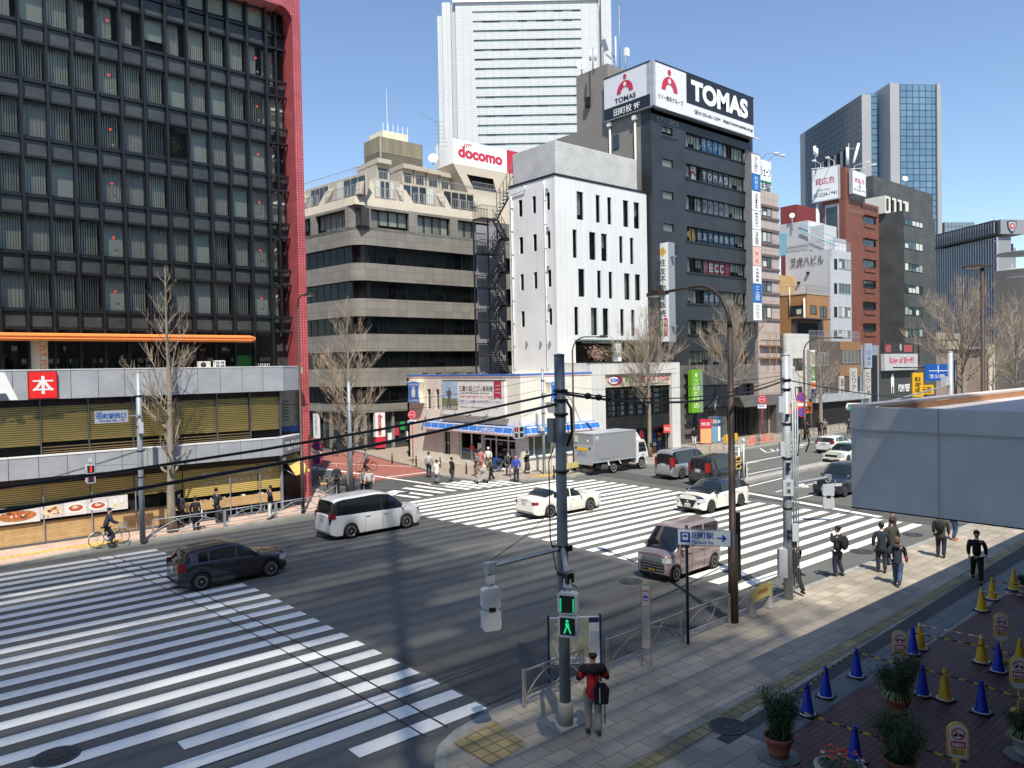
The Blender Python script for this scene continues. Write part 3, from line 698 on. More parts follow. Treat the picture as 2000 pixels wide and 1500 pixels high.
# food picture panels along the window ledge
FC=[mat('photo_grey',(0.60,0.58,0.60),rough=0.4,var=0.15,scale=3),mat('photo_pale',(0.72,0.70,0.70),rough=0.4,var=0.1,scale=2),mat('food_brown',(0.42,0.17,0.06),rough=0.5,var=0.6,scale=14),mat('food_red',(0.55,0.10,0.05),rough=0.5,var=0.4,scale=20),mat('food_cream',(0.75,0.62,0.42),rough=0.5,var=0.3,scale=12),mat('food_dark',(0.10,0.05,0.05),rough=0.5,var=0.5,scale=10)]
random.seed(3); xs=[-2.2,0.1,2.3,4.4,6.15,7.1,8.05,8.95,9.8]
for i,(a,b)in enumerate(zip(xs[:-1],xs[1:])):
 mb=MB(); z0,z1=(1.20,1.93)if b<6.2 else(1.27,1.95)
 mb.box((a,40.12,z0),(b-0.01,40.15,z1),FC[i%2]); cx,cz=(a+b)/2,(z0+z1)/2
 if i==7:
  for q in(-.15,.15):mb.disc((cx+q,40.115,cz-.1),.09,FC[4],ry=.12); mb.disc((cx+q,40.112,cz+.08),.05,SIGNWHITE,ry=.1)
 elif i in(5,6):
  mb.disc((cx,40.115,cz-.02),0.40,SIGNWHITE,ry=0.22); mb.disc((cx,40.112,cz-.01),0.30,FC[3],ry=0.15); mb.disc((cx,40.110,cz+.03),0.14,FC[4],ry=0.07)
  for _ in range(6):mb.disc((cx+random.uniform(-.2,.2),40.109,cz+random.uniform(-.1,.08)),.04,FC[random.choice([2,4,5])],ry=.03)
 else:
  mb.disc((cx,40.115,cz-.03),(b-a)*0.42,FC[4]if i==4 else FC[2],ry=0.24)
  for _ in range(26):mb.disc((cx+random.gauss(0,(b-a)*.17),40.114-random.random()*.008,cz-.03+random.gauss(0,.09)),random.uniform(.04,.1),FC[random.choice([2,3,4,5,2])],n=9,ry=random.uniform(.03,.06))
 o=mb.build('food_poster',LB)
# yellow cafe awning and terrace items
YAW_=mat('yellow_awning',(0.80,0.52,0.14),rough=0.7)
mb=MB(); a=onY(565,892,41.0); b=onY(597,878,42.2);
mb.add([(17.9,40.7,3.0),(19.15,41.6,3.05),(19.55,40.75,2.05),(18.3,39.9,2.0),(17.9,40.7,2.97),(19.15,41.6,3.02),(19.55,40.75,2.02),(18.3,39.9,1.97)],[(0,1,2,3),(7,6,5,4),(0,3,7,4),(1,5,6,2),(3,2,6,7)],YAW_)
mb.tube([(18.3,39.9,1.98),(17.75,40.4,2.4)],0.02,GREYM,6); mb.tube([(19.55,40.75,2.03),(19.2,41.3,2.5)],0.02,GREYM,6)
mb.ball((17.75,40.2,2.95),0.12,SIGNWHITE); mb.build('cafe_awning',LB)
# air conditioners on the podium roof
for i,(px,w_,h_,lab)in enumerate(((393,0.5,0.42,'white air conditioner on the podium roof beside the frame'),)):
 pass
def ac_unit(x,y,z,w,d,h,label,rz=0.0,group='rooftop air conditioners',open_=False):
 t=thing('air_conditioner',label,'air conditioner',(x,y,z),rz,group); mb=MB(NAT[t.name])
 if open_:
  for a in(-w/2,-0.02,w/2-0.04):mb.box((a,-d/2,0),(a+0.04,-d/2+0.04,h),WHITE);
  for c in(0,h/2,h-0.04):mb.box((-w/2,-d/2+0.001,c),(w/2,-d/2+0.03,c+0.04),WHITE)
  mb.box((-w/2,d/2-0.03,0),(w/2,d/2,h),WHITE); mb.box((-w/2,-d/2+.04,h),(w/2,d/2,h+0.02),WHITE)
 else:mb.box((-w/2,-d/2,0.04),(w/2,d/2,h),CREAMY); mb.box((-w/2+.03,-d/2+.02,0),(-w/2+.1,d/2-.02,0.04),BLACK); mb.box((w/2-.1,-d/2+.02,0),(w/2-.03,d/2-.02,0.04),BLACK)
 mb.build('casing',t); fb=MB(NAT[t.name])
 if not open_:
  fb.lathe([(0.0001,-d/2-0.012),(h*0.36,-d/2-0.012),(h*0.38,-d/2+0.005)],INTERIOR,18,axis='y',T=Matrix.Translation((-w*0.12,0,h*0.52))); fb.build('fan_grille',t)
 return t
CREAMY=mat('cream_metal',(0.68,0.66,0.58),rough=0.5,var=0.06)
P=onY(398,705,42.3); ac_unit(P.x,42.3,7.96,0.62,0.3,0.40,'cream air conditioner on the grey podium roof under the orange awning')
P=onY(428,705,42.3); ac_unit(P.x,42.3,7.96,0.55,0.3,0.42,'open white frame stand on the podium roof beside the air conditioner',open_=True)
# ===== wide beige building behind, with ribbon windows
BG=FR(38.0,64.0,0)
P=onY(713,600,64.0); BX0=P.x-0.8; BG=FR(BX0,64.0,-1.5)
GRAN=tiles('grey_granite_panels',(0.27,0.26,0.23),(0.15,0.145,0.13),1.05,0.75,ms=0.02,second=(0.22,0.21,0.185),axes='wall',offset=0,dirt=0.12,noise_scale=0.4)
BEIG=mat('beige_render',(0.50,0.45,0.36),rough=0.85,var=0.08,scale=0.35,dirt=0.06)
BB=thing('office_building','broad beige and grey office building with rounded corner and ribbon windows','building',(BX0,64,0))
BS=FR(BX0,64.0,-1.5); BSL=Matrix.Translation((BX0,64.0,0))@Matrix.Rotation(R(-82.3),4,'Z')
W=30.0; D=34.0; RC=1.6
def corner_band(z0,z1,off,m,mb,nseg=8,full=True):
 "band that wraps round front (length W), rounded corner and side (length D); off = setback"
 e1=Vector((cos(R(-1.5)),sin(R(-1.5)),0)); e2=Vector((-cos(R(-82.3)),-sin(R(-82.3)),0))
 O=Vector((BX0,64.0,0)); n1=Vector((-e1.y,e1.x,0)); n2=Vector((e2.y,-e2.x,0))
 if n2.x<0:n2=-n2
 pts=[O+e1*W+n1*off,O+e1*RC+n1*off]
 A=O+e1*RC; B=O+e2*RC
 for k in range(1,nseg):
  t=k/nseg; p=A*(1-t)**2+O*2*t*(1-t)+B*t**2; nn=(n1*(1-t)+n2*t).normalized(); pts.append(p+nn*off)
 pts+=[O+e2*RC+n2*off,O+e2*D+n2*off]
 if not full:pts=pts[1:-1]
 k=len(pts)
 vs=[(p.x,p.y,z0)for p in pts]+[(p.x,p.y,z1)for p in pts]
 mb.add(vs,[(i,k+i,k+i+1,i+1)for i in range(k-1)],m)
 return pts
P1=lambda y:onY(725,y,64.0).z
zt=[P1(479),P1(548),P1(617.5),P1(686),P1(755)]
zwin=[]
for top,bot in((479,514),(548,583),(617.5,652),(686,719),(755,790)):zwin.append((P1(top),P1(bot)))
ztop_gran=P1(444)
body=MB(); pts=corner_band(0.1,P1(444),0.7,INTERIOR,body)
body.prism([(p.x,p.y)for p in pts]+[(BX0+W,64+D)],P1(444)-0.3,P1(444)-0.02,GRAN)
body.build('core',BB)
wm=MB(); edges=[P1(444)]+[v for tb_ in zwin for v in tb_]+[3.7]
for k in range(0,len(edges)-1,2):
 z1,z0=edges[k],edges[k+1]
 corner_band(z0,z1,0.0,GRAN,wm);
 p0=corner_band(z1-0.001,z1,0.0,GRAN,MB()); pi_=corner_band(0,0,0.6,GRAN,MB())
 for zz in(z0,z1):
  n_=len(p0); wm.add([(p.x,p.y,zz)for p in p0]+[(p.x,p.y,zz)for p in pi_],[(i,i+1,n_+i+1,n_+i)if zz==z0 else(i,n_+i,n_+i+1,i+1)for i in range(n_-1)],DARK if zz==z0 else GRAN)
wm.build('wall',BB)
random.seed(21)
RIBG=glass('ribbon_glass',clear=0.5,tint=(0.5,0.55,0.55))
def ribbon(z0,z1,F,s0,s1,n,first):
 f=MB(F); d=0.35
 f.box((s0,d,z0+0.001),(s1,d+0.08,z0+0.08),BLKM); f.box((s0,d,z1-0.08),(s1,d+0.08,z1-0.001),BLKM)
 f.quad((s0,d+0.04,z0),(s1,d+0.04,z0),(s1,d+0.04,z1),(s0,d+0.04,z1),RIBG)
 x=s0; step=(s1-s0)/n
 for k in range(n+1):
  xx=s0+step*k; wdt=0.09 if k%2==0 else 0.04; f.box((xx-wdt/2,d-0.02,z0+0.08),(xx+wdt/2,d+0.1,z1-0.08),BLKM)
 for k in range(n):
  if k%8==first:
   for q,up in((0.62,.16),(0.42,.16)):
    xc=s0+step*(k+0.5); zc=z0+(z1-z0)*q; f.add([(xc-.1,d+.035,zc+up/2),(xc+.1,d+.035,zc+up/2),(xc,d+.035,zc-up/2)],[(0,2,1)],TRIG)
 w_=f.build('window_band',BB); bb=MB(F)
 for k in range(n):
  r=random.random(); a=s0+step*k+0.05; b=a+step-0.1
  if r<0.85:
   m=VB2 if r<0.6 else(VB if r<0.72 else mat('dim_blind',(0.18,0.20,0.19)))
   fz=0.0 if random.random()<0.75 else random.uniform(0.2,0.5)
   bb.box((a-0.03,d+0.2,z0+(z1-z0)*fz),(b+0.03,d+0.22,z1),m)
 bb.build('blind',w_)
e2len=D
for(t_,b_)in zwin:
 ribbon(b_,t_,BG,RC*0.75,W,26,2)
 ribbon(b_,t_,BSL,-D,-RC*0.75,28,3)
 cg=MB(); corner_band(b_,t_,0.37,RIBG,cg)
 cg.build('corner_window',BB)
# upper recessed storey with piers, then the sloping beige parapet storeys
mb=MB(); zA,zB=P1(444),P1(410)
def holes_px(F,lst):
 o=[]
 for(xa,ya,xb,yb)in lst:
  a=uv(F,xa,ya); b=uv(F,xb,yb); o.append((a[0],b[0],b[1],a[1]))
 return o
hf=[]
for xa,xb in((724,799),(815,879),(894,955)):
 a=uv(BG,xa,430)[0]; b=uv(BG,xb,430)[0]; hf.append((a,b,zA+0.02,zA+1.75))
mbf=MB(BG); corner_band(zA-.3,zA+2.0,0.0,GRAN,mbf_c:=MB(),full=False); mbf_c.build('corner_pier',BB); wall_holes(mbf,RC+.002,W,zA-0.3,zA+2.0,hf,0.5,GRAN); mbf.build('upper_wall',BB)
for h in hf:window(BB,BG,h[0],h[1],h[2],h[3],n=4,depth=0.3,blind='panels',fw=0.07)
hs=[]
for xa,xb in((616,700),(560,606)):
 a=uv(BSL,xa,440)[0]; b=uv(BSL,xb,430)[0]; hs.append((a,b,zA+0.02,zA+1.75))
mbs=MB(BSL); wall_holes(mbs,-D,-RC-.002,zA-0.3,zA+2.0,hs,0.5,GRAN); mbs.build('upper_side_wall',BB)
for h in hs:window(BB,BSL,h[0],h[1],h[2],h[3],n=7,depth=0.3,blind='panels',fw=0.07)
# sloped storey: leaning wall with trapezoid balcony openings
zC=zA+2.0; zD=P1(346); lean=0.9
def leaning(F,s0,s1,openings,flip):
 "face leaning back by lean; openings are trapezoids given by four (s,z)"
 mb=MB(F);
 def pt(s,z):return(s,(z-zC)/(zD-zC)*lean,z)
 ops=sorted(openings,key=lambda o:o[0][0]); zl=min(o[0][1]for o in ops); zh=max(o[3][1]for o in ops)
 ll=lean*(zl-zC)/(zD-zC); mb.add([pt(s0,zC),pt(s1,zC),pt(s1-(ll if flip else 0),zl),pt(s0+(0 if flip else ll),zl)],[(0,1,2,3)],BEIG)
 lh=lean*(zh-zC)/(zD-zC); ll=lean*(zl-zC)/(zD-zC); A0=0 if flip else lh; A1=0 if flip else lean; B0=lh if flip else 0; B1=lean if flip else 0
 mb.add([pt(s0+A0,zh),pt(s1-B0,zh),pt(s1-B1,zD),pt(s0+A1,zD)],[(0,1,2,3)],BEIG)
 pl,ph=(s0,s0)if flip else(s0+ll,s0+lh)
 for o in ops:
  (a0,_),(a1,_),(b1,_),(b0,_)=o
  mb.add([pt(pl,zl),pt(a0,zl),pt(b0,zh),pt(ph,zh)],[(0,1,2,3)],BEIG)
  dp=0.8; q=[pt(a0,zl),pt(a1,zl),pt(b1,zh),pt(b0,zh)]; r=[(x,y+dp if z<(zl+zh)/2 else y+dp-0.2,z)for x,y,z in q]
  mb.add(q+r,[(0,3,7,4),(1,5,6,2),(0,4,5,1),(3,2,6,7)],BEIG)
  pl,ph=a1,b1
 mb.add([pt(pl,zl),pt(s1-(ll if flip else 0),zl),pt(s1-(lh if flip else 0),zh),pt(ph,zh)],[(0,1,2,3)],BEIG)
 mb.build('sloping_wall',BB)
 for o in ops:
  (a0,_),(a1,_),(b1,_),(b0,_)=o; b_=MB(F); y=0.62
  b_.box((min(a0,b0),y+0.16,zl-0.1),(max(a1,b1),y+0.3,zh+0.1),BEIG)
  k=4; st=(b1-b0)/k
  for j in range(k):b_.box((b0+st*j+0.1,y+0.1,zl),(b0+st*(j+1)-0.06,y+0.15,zh-0.15),random.choice([GLASS_SOLID,GLASS_SOLID,VB2]))
  b_.build('balcony_window',BB)
  r_=MB(F); yy=0.25; zr=zl+0.95; zz0=zl
  r_.tube([(a0+0.1,yy,zr),(a1-0.1,yy,zr)],0.03,FASC,5); r_.tube([(a0,yy,zl+0.12),(a1,yy,zl+0.12)],0.02,FASC,5)
  n_=int((a1-a0)/0.22)
  for j in range(n_+1):xx=a0+(a1-a0)*j/n_; r_.box((xx-0.012,yy-0.012,zl),(xx+0.012,yy+0.012,zr),FASC)
  for j in range(4):xx=a0+(a1-a0)*j/3; r_.box((xx-0.03,yy-0.03,zl),(xx+0.03,yy+0.03,zr+0.02),FASC)
  r_.build('balcony_rail',BB)
def trap(F,*p):
 q=[uv(F,x,y)for x,y in p]; return q
zlow,zhigh=zC+0.95,zC+2.85
def tz(F,xs):
 s=[]
 for x,z,yy in((xs[0],zlow,xs[4]),(xs[1],zlow,xs[5]),(xs[2],zhigh,xs[6]),(xs[3],zhigh,xs[7])):s.append((uv(F,x,yy,0.3)[0],z))
 return s
opsF=[tz(BG,(733,787,775,737,393,400,372,366)),tz(BG,(808,868,852,792,400,412,385,375)),tz(BG,(882,932,930,871,415,420,400,388))]
leaning(BG,0.02,W,opsF,False)
opsS=[tz(BSL,(636,703,706,650,395,385,368,380)),tz(BSL,(590,622,634,600,420,405,390,400))]
leaning(BSL,-D,-0.02,opsS,True)
mb=MB(); pts=corner_band(zD-0.01,zD,lean+0.25,BEIG,mb); mb2=MB(); e1=Vector((cos(R(-1.5)),sin(R(-1.5)),0))
mb.prism([(p.x,p.y)for p in pts]+[(BX0+W,64+D)],zD-0.3,zD-0.02,BEIG)
# corner filler between the two leaning walls, rounded
A_=BG@Vector((0.02,0,zC)); B_=BSL@Vector((-0.02,0,zC)); A2=BG@Vector((0.02+lean,lean,zD)); B2=BSL@Vector((-0.02-lean,lean,zD))
mb.add([B_,A_,A2,B2],[(0,1,2,3)],BEIG)
mb.build('roof_terrace',BB)
# terrace rail and penthouse bays
mb=MB(BG); zr=zD
mb.tube([(0.4,lean+.1,zr+1.0),(21,lean+.1,zr+1.0)],0.03,FASC,5); mb.tube([(0.4,lean+.1,zr+.15),(21,lean+.1,zr+.15)],0.02,FASC,5)
for k in range(95):mb.box((0.4+k*0.217,lean+.09,zr),(0.42+k*0.217,lean+.11,zr+1),FASC)
mb.M=BSL
mb.tube([(-D,lean+.1,zr+1.0),(-0.4,lean+.1,zr+1.0)],0.03,FASC,5)
for k in range(100):mb.box((-D+k*0.34,lean+.09,zr),(-D+.02+k*0.34,lean+.11,zr+1),FASC)
mb.build('terrace_rail',BB)
mb=MB(BG)
sA=uv(BG,745,330,3.0)[0];
for(xa,xb,zt_,nb2)in((735,762,2.3,1),(785,808,2.2,1),(808,832,2.15,1),(833,858,2.1,1),(858,880,2.0,1)):
 a=uv(BG,xa,330,3)[0]; b=uv(BG,xb,330,3)[0]
 mb.box((a,3,zD),(b-0.12,7,zD+zt_),BEIG); mb.box((a+0.25,2.93,zD+0.1),(b-0.35,2.99,zD+zt_-0.45),SPAN); mb.box((a-0.05,2.6,zD+zt_),(b-0.05,7,zD+zt_+0.45),BEIG)
mb.box((uv(BG,790,320,6)[0],6,zD),(uv(BG,850,320,6)[0],12,zD+3.4),BEIG); mb.box((uv(BG,818,320,6)[0],5.95,zD+2.6),(uv(BG,838,320,6)[0],5.99,zD+3.0),DARK)
mb.build('penthouse',BB)
# right-hand sloping gable of the terrace storey
mb=MB(BG); zE=onY(910,340,65).z
gx0=uv(BG,885,400,0.4)[0]; gx1=uv(BG,908,348,0.4)[0]; wz=uv(BG,905,338,0.9)[1]
g0=uv(BG,918,368,.5); g1=uv(BG,902,334,.9)
opsG=[(uv(BG,932,371,.5)[0],0),(uv(BG,976,378,.5)[0],0),(uv(BG,974,362,.5)[0],0),(uv(BG,922,353,.5)[0],0)]
def pt2(s,z):return(s,lean+(z-zD)/3.3*0.8,z)
z0_,z1_,z2_,z3_=zD,zD+0.75,zD+2.3,zD+3.3
s_l0=uv(BG,917,368,.9)[0]; s_l1=uv(BG,886,332,1.6)[0]-0
sl_=lambda z:s_l0+(s_l1-s_l0)*(z-z0_)/(z3_-z0_)
a_,b_,c_,d_=opsG[0][0],opsG[1][0],opsG[2][0],opsG[3][0]
mb.add([pt2(sl_(z0_),z0_),pt2(W,z0_),pt2(W,z1_),pt2(sl_(z1_),z1_)],[(0,1,2,3)],BEIG)
mb.add([pt2(sl_(z2_),z2_),pt2(W,z2_),pt2(W,z3_),pt2(sl_(z3_),z3_)],[(0,1,2,3)],BEIG)
mb.add([pt2(sl_(z1_),z1_),pt2(a_,z1_),pt2(d_,z2_),pt2(sl_(z2_),z2_)],[(0,1,2,3)],BEIG)
mb.add([pt2(b_,z1_),pt2(W,z1_),pt2(W,z2_),pt2(c_,z2_)],[(0,1,2,3)],BEIG)
mb.add([pt2(sl_(z0_),z0_),pt2(sl_(z3_),z3_),(sl_(z3_),9,z3_),(sl_(z0_),9,z0_)],[(0,1,2,3)],BEIG)
mb.add([pt2(sl_(z3_),z3_),pt2(W,z3_),(W,12,z3_),(sl_(z3_),12,z3_)],[(0,1,2,3)],BEIG)
mb.box((a_-0.5,lean+1.4,z1_-0.2),(b_+0.5,lean+1.5,z2_+0.2),INTERIOR); mb.box((a_+0.3,lean+1.3,z1_),(b_-1.5,lean+1.39,z2_-0.3),GLASS_SOLID)
mb.tube([(a_,lean+0.45,z1_+0.85),(b_,lean+0.45,z1_+0.85)],0.03,FASC,5)
for k in range(16):xx=a_+(b_-a_)*k/15; mb.box((xx,lean+.44,z1_),(xx+.02,lean+.46,z1_+.85),FASC)
mb.build('gable_storey',BB)
# brown slatted tower on the roof
SLAT=tiles('roof_screen_slats',(0.16,0.145,0.11),(0.09,0.08,0.06),3.0,0.22,ms=0.04,second=(0.15,0.135,0.10),axes='wall',dirt=0.15)
mb=MB(); c0=onY(741,300,74); ztw=onY(741,266,74).z; e=onY(825,290,74).x
lft=onX(711,290,c0.x).y
mb.box((c0.x,74,zD),(e,lft,ztw-1.7),SLAT); mb.box((c0.x-.02,73.98,ztw-1.7),(e+.02,lft,ztw),mat('screen_top_mesh',(0.22,0.20,0.14),rough=.8,var=.3,scale=1.2,stretch=(1,1,.1)))
mb.box((c0.x+.05,73.95,zD),(c0.x+.2,73.99,ztw),mat('conduit_grey',(.4,.38,.34)))
mb.build('roof_screen',BB)
mb=MB(); q0=onY(748,270,76).x; q1=onY(795,270,76).x; mb.box((q0,76,ztw-0.1),(q1,79,ztw+1.5),mat('pale_yellow_box',(0.75,0.70,0.50)))
for k in range(6):
 xx=q0+(q1-q0)*k/5; mb.tube([(xx,75.9,ztw),(xx,75.9,ztw+2.3)],0.04,WHITE,5)
mb.tube([(q0+0.6,76,ztw),(q0+0.6,76,ztw+6.2)],[0.05,0.02],WHITE,5)
mb.build('roof_antenna',BB)
# ground floor shopfronts of the beige building
mb=MB(BG); mb.box((0.5,0.6,0.1),(W,0.7,3.7),GLASS_SOLID)
for s_ in range(0,30,3):mb.box((s_+.6,0.3,.1),(s_+.85,.59,3.69),GRAN)
a=uv(BG,732,830)[0]; b=uv(BG,751,830)[0]
mb.box((a,-0.12,1.35),(b,0.28,3.65),SIGNWHITE); mb.box((a+.05,-.14,0.3),(b,.28,1.34),SREDT)
mb.text('docomo',0,0,w=2.0,h=0.5,m=SREDT,y=0,bold=.03,T=Matrix.Translation(((a+b)/2,-0.15,2.5))@Matrix.Rotation(R(90),4,'Y'))
for k,cc in enumerate((WHITE,SREDT,GREEN,WHITE,ORANGE,SREDT)):mb.box((b+.6+k*.7,.4,.8+(k%3)*.5),(b+1.1+k*.7,.55,1.6+(k%3)*.5),cc)
mb.build('shopfront',BB)
mb=MB(BSL)
mb.box((-D,0.5,0.1),(-1,0.6,3.7),GLASS_SOLID)
for s_ in range(0,34,4):mb.box((-s_-1.4,0.3,.1),(-s_-1,.49,3.69),GRAN)
a=uv(BSL,610,820)[0]; b=uv(BSL,620,820)[0]; mb.box((a,.1,1.0),(b,.29,3.5),SIGNWHITE); mb.box((a-.4,.05,.12),(b+.4,.3,.98),mat('brick_red_base',(.3,.08,.05)))
mb.text('ドコモショップ',(a+b)/2,2.3,w=0.35,h=2.1,m=BLUE,y=.09,vertical=True); mb.build('side_shopfront',BB)
# ===== rooftop phone-company billboard
DB=thing('billboard','white rooftop billboard with red docomo lettering on a steel frame','billboard',(54,72,27))
c0=onY(886,300,70.0); zt0=onY(886,271,70).z; zb0=onY(886,322,70).z
FDB=FR(c0.x,70.0,0); sR=uv(FDB,1045,330)[0]; sRed=uv(FDB,990,320)[0]
zt0=uv(FDB,990,293)[1]; zb0=uv(FDB,990,341)[1]
lX=onX(851,300,c0.x).y
mb=MB(); mb.box((c0.x,70,zb0),(c0.x+sR,70.35,zt0),SIGNWHITE); mb.box((c0.x,70.36,zb0),(c0.x+.35,lX,zt0),SIGNWHITE)
mb.box((c0.x+sRed,69.97,zb0-.02),(c0.x+sR,69.995,zt0+.02),SREDT); mb.build('panel',DB)
mb=MB(FDB); a=uv(FDB,895,310)[0]; b=uv(FDB,981,310)[0]; zz=(zt0+zb0)/2
mb.text('docomo',(a+b)/2,zz+.15,w=b-a,h=(zt0-zb0)*0.46,m=SREDT,y=-.02,bold=.045); mb.text('NTT',a+1.45,zz+(zt0-zb0)*.32,w=1.1,h=.45,m=SREDT,y=-.02)
mb.text('ドコモショップ',sRed+.9,zb0+1.1,w=3.8,h=.45,m=SIGNWHITE,y=-.045,align='l'); mb.build('lettering',DB)
mb=MB();
for k in range(7):
 xx=c0.x+.3+k*(sR-.6)/6; mb.tube([(xx,70.2,zb0-2.4),(xx,70.2,zb0)],.09,GREYM,5); mb.tube([(xx,70.3,zb0),(xx+1.6,72.0,zb0-2.4)],.06,GREYM,5)
 mb.tube([(xx,70.2,zb0),(xx,73.5,zb0-1.8)],.06,GREYM,5)
mb.tube([(c0.x,70.25,zb0-.15),(c0.x+sR,70.25,zb0-.15)],.08,GREYM,5)
for k in range(4):yy=70.4+(lX-70.6)*k/3; mb.tube([(c0.x+.2,yy,zb0),(c0.x+.2,yy,zb0-3)],.09,GREYM,5); mb.tube([(c0.x+.2,yy,zb0),(c0.x+2.4,yy,zb0-2.5)],.06,GREYM,5)
mb.build('support_frame',DB)
def dish(P,r,d,label,h):
 t=thing('satellite_dish',label,'satellite dish',P); mb=MB(Matrix.Translation(P)@d.to_track_quat('Z','Y').to_matrix().to_4x4())
 mb.lathe([(0.001,-r*.25),(r*.5,-r*.18),(r*.85,-r*.02),(r,r*.08),(r*.98,r*.1),(r*.5,-r*.12),(.001,-r*.2)],SIGNWHITE,20); mb.tube([(0,0,-.1),(0,0,r*.7)],.02*r+.02,GREYM,5); mb.build('reflector',t)
 mb=MB(); mb.tube([P,(P[0],P[1],P[2]-h)],.06,GREYM,6); mb.build('mast',t); return t
dish(onY(846,309,69.5),.55,Vector((-.7,-.8,.35)),'white satellite dish left of the phone-company billboard',3.2)
mb=MB(); P=onY(857,290,71); mb.tube([(P.x,P.y,P.z-2),(P.x,P.y,P.z+3.2)],.05,GREYM,5)
for k in range(7):zz=P.z+.2+k*.45; l=1.6-.12*k; mb.tube([(P.x-l*.6,P.y+.3,zz),(P.x+l*.6,P.y-.3,zz+.12)],.025,GREYM,4)
mb.tube([(P.x-2.4,P.y,P.z+3.4),(P.x-.0,P.y,P.z+2.9)],.03,GREYM,4); tag(mb.build('antenna'),'spiky grey rooftop antenna left of the white tower','antenna')
# ===== slim white tower block
WPAN=tiles('white_wall_panels',(0.76,0.76,0.73),(0.58,0.58,0.56),0.62,40.0,ms=0.012,second=(0.70,0.71,0.72),axes='wall',offset=0,dirt=0.05,bump=0.2,noise_scale=0.4)
WSIDE=tiles('white_side_wall',(0.86,0.86,0.83),(0.72,0.72,0.70),1.2,3.2,ms=0.012,second=(0.84,0.84,0.81),axes='wall',offset=0,dirt=0.1,noise_scale=0.3)
LOUVW=tiles('white_louvre_screen',(0.66,0.66,0.63),(0.36,0.36,0.35),30.0,0.14,ms=0.03,second=(0.64,0.64,0.60),axes='wall',offset=0,dirt=0.14,noise_scale=0.8)
WT=thing('office_building','slim white tower with narrow upright windows and louvred roof screen','building',(43.8,45.5,0))
FW=FR(43.85,45.5,0); FWS=FR(43.85,45.5,-90)
WWt=11.6; WD=5.5; ZT=23.35; ZB_=8.0
def hpx(F,xa,ya,xb,yb):
 a=uv(F,xa,ya); b=uv(F,xb,yb); return(a[0],b[0],b[1],a[1])
def zpt(x,y):return(940+x/3.0,240+y/3.0)
hs=[]
for row in([(558,600,400,572),(670,697,420,586),(738,764,433,598),(830,864,452,612),(893,928,462,621)],[(535,562,623,794),(632,672,638,805),(702,739,648,812),(808,831,661,822),(871,894,671,829)],[(568,608,855,1021),(679,704,864,1027),(746,770,871,1031),(837,872,879,1036),(900,934,886,1040)],[(545,571,1078,1244),(642,682,1083,1246),(711,747,1087,1246),(814,838,1089,1247),(878,901,1093,1248)]):
 zs=[];
 for(xa,xb,ya,yb)in row:
  p=zpt(xa,ya); q=zpt(xb,yb); h=hpx(FW,p[0],p[1],q[0],q[1]); zs.append(h)
 zt_=sum(h[3]for h in zs)/5; zb_=sum(h[2]for h in zs)/5
 hs+=[(h[0],h[1],zb_,zt_)for h in zs]
mb=MB(FW); topd=(0.6+1.35,6.3,8.0,10.6)
p=hpx(FW,*zpt(552,1272),*zpt(776,1404)); q=hpx(FW,*zpt(820,1272),*zpt(958,1404))
terr=[(p[0],p[1],8.0,p[3]),(q[0],q[1],8.0,p[3])]
wall_holes(mb,0,WWt,ZB_,ZT,hs+terr,0.35,WPAN)
mb.box((0,0.35,ZB_),(WWt,0.4,ZT),INTERIOR)if False else None
mb.build('front_wall',WT)
ss=[]
for row in([(217,242,455,549),(298,321,432,527),(381,402,409,506)],[(222,246,672,767),(302,326,653,750),(385,406,636,733)],[(228,250,888,981),(307,329,875,970),(389,411,862,958)],[(233,255,1104,1196),(395,416,1088,1182)]):
 zz=[hpx(FWS,*zpt(a,c),*zpt(b,d))for a,b,c,d in row]
 zt_=sum(h[3]for h in zz)/len(zz); zb_=sum(h[2]for h in zz)/len(zz); ss+=[(h[0],h[1],zb_,zt_)for h in zz]
mb=MB(FWS); wall_holes(mb,-WD,-0.351,0.1,ZT,ss,0.30,WSIDE); mb.box((-.351,.002,.1),(-.001,.3,7.99),WSIDE); mb.build('side_wall',WT)
mb=MB(); mb.box((43.85,51.0,0.1),(55.4,51.3,ZT),WSIDE); mb.box((55.2,45.9,8.0),(55.45,51.0,ZT),WSIDE); mb.box((44.2,45.86,ZT-.2),(55.2,51,ZT-0.05),CONC)
mb.box((43.8,45.45,ZT),(55.5,51.3,ZT+.18),BLKM)
for zz in(10.75,13.9,17.05,20.2):mb.box((44.2,45.9,zz-.3),(55.2,51.0,zz-.1),INTERIOR)
mb.build('structure_core',WT)
random.seed(8)
for h in hs:window(WT,FW,*h,n=1,depth=0.12,blind=random.choice(['slats','roller','roller','curtain']),frac=random.choice([1,1,.8,.5]),fw=0.05,voiddepth=1.2)
for h in ss:window(WT,FWS,*h,n=1,depth=0.10,blind=random.choice(['roller','curtain',None]),frac=random.choice([1,.5]),fw=0.05,voiddepth=1.0)
for h in terr:window(WT,FW,h[0],h[1],h[2],h[3]-.45,n=4,depth=0.2,fw=0.07,voiddepth=2.5,gm=GLASS_CLEAR,name='terrace_door')
mb=MB(FW)
for h in terr:mb.box((h[0]-.1,-0.9,h[3]-.12),(h[1]+.1,-0.003,h[3]+.02),mat('dark_canopy',(.10,.13,.13),rough=.4)); mb.box((h[0]-.05,-.85,h[3]-.3),(h[1]+.05,-.8,h[3]-.12),GLASS_SOLID)
mb.build('terrace_canopy',WT)
mb=MB(); sx0,sx1=onY(1092,275,45.7).x,onY(1247,312,45.7).x; zs_=onY(1086,277,45.7).z
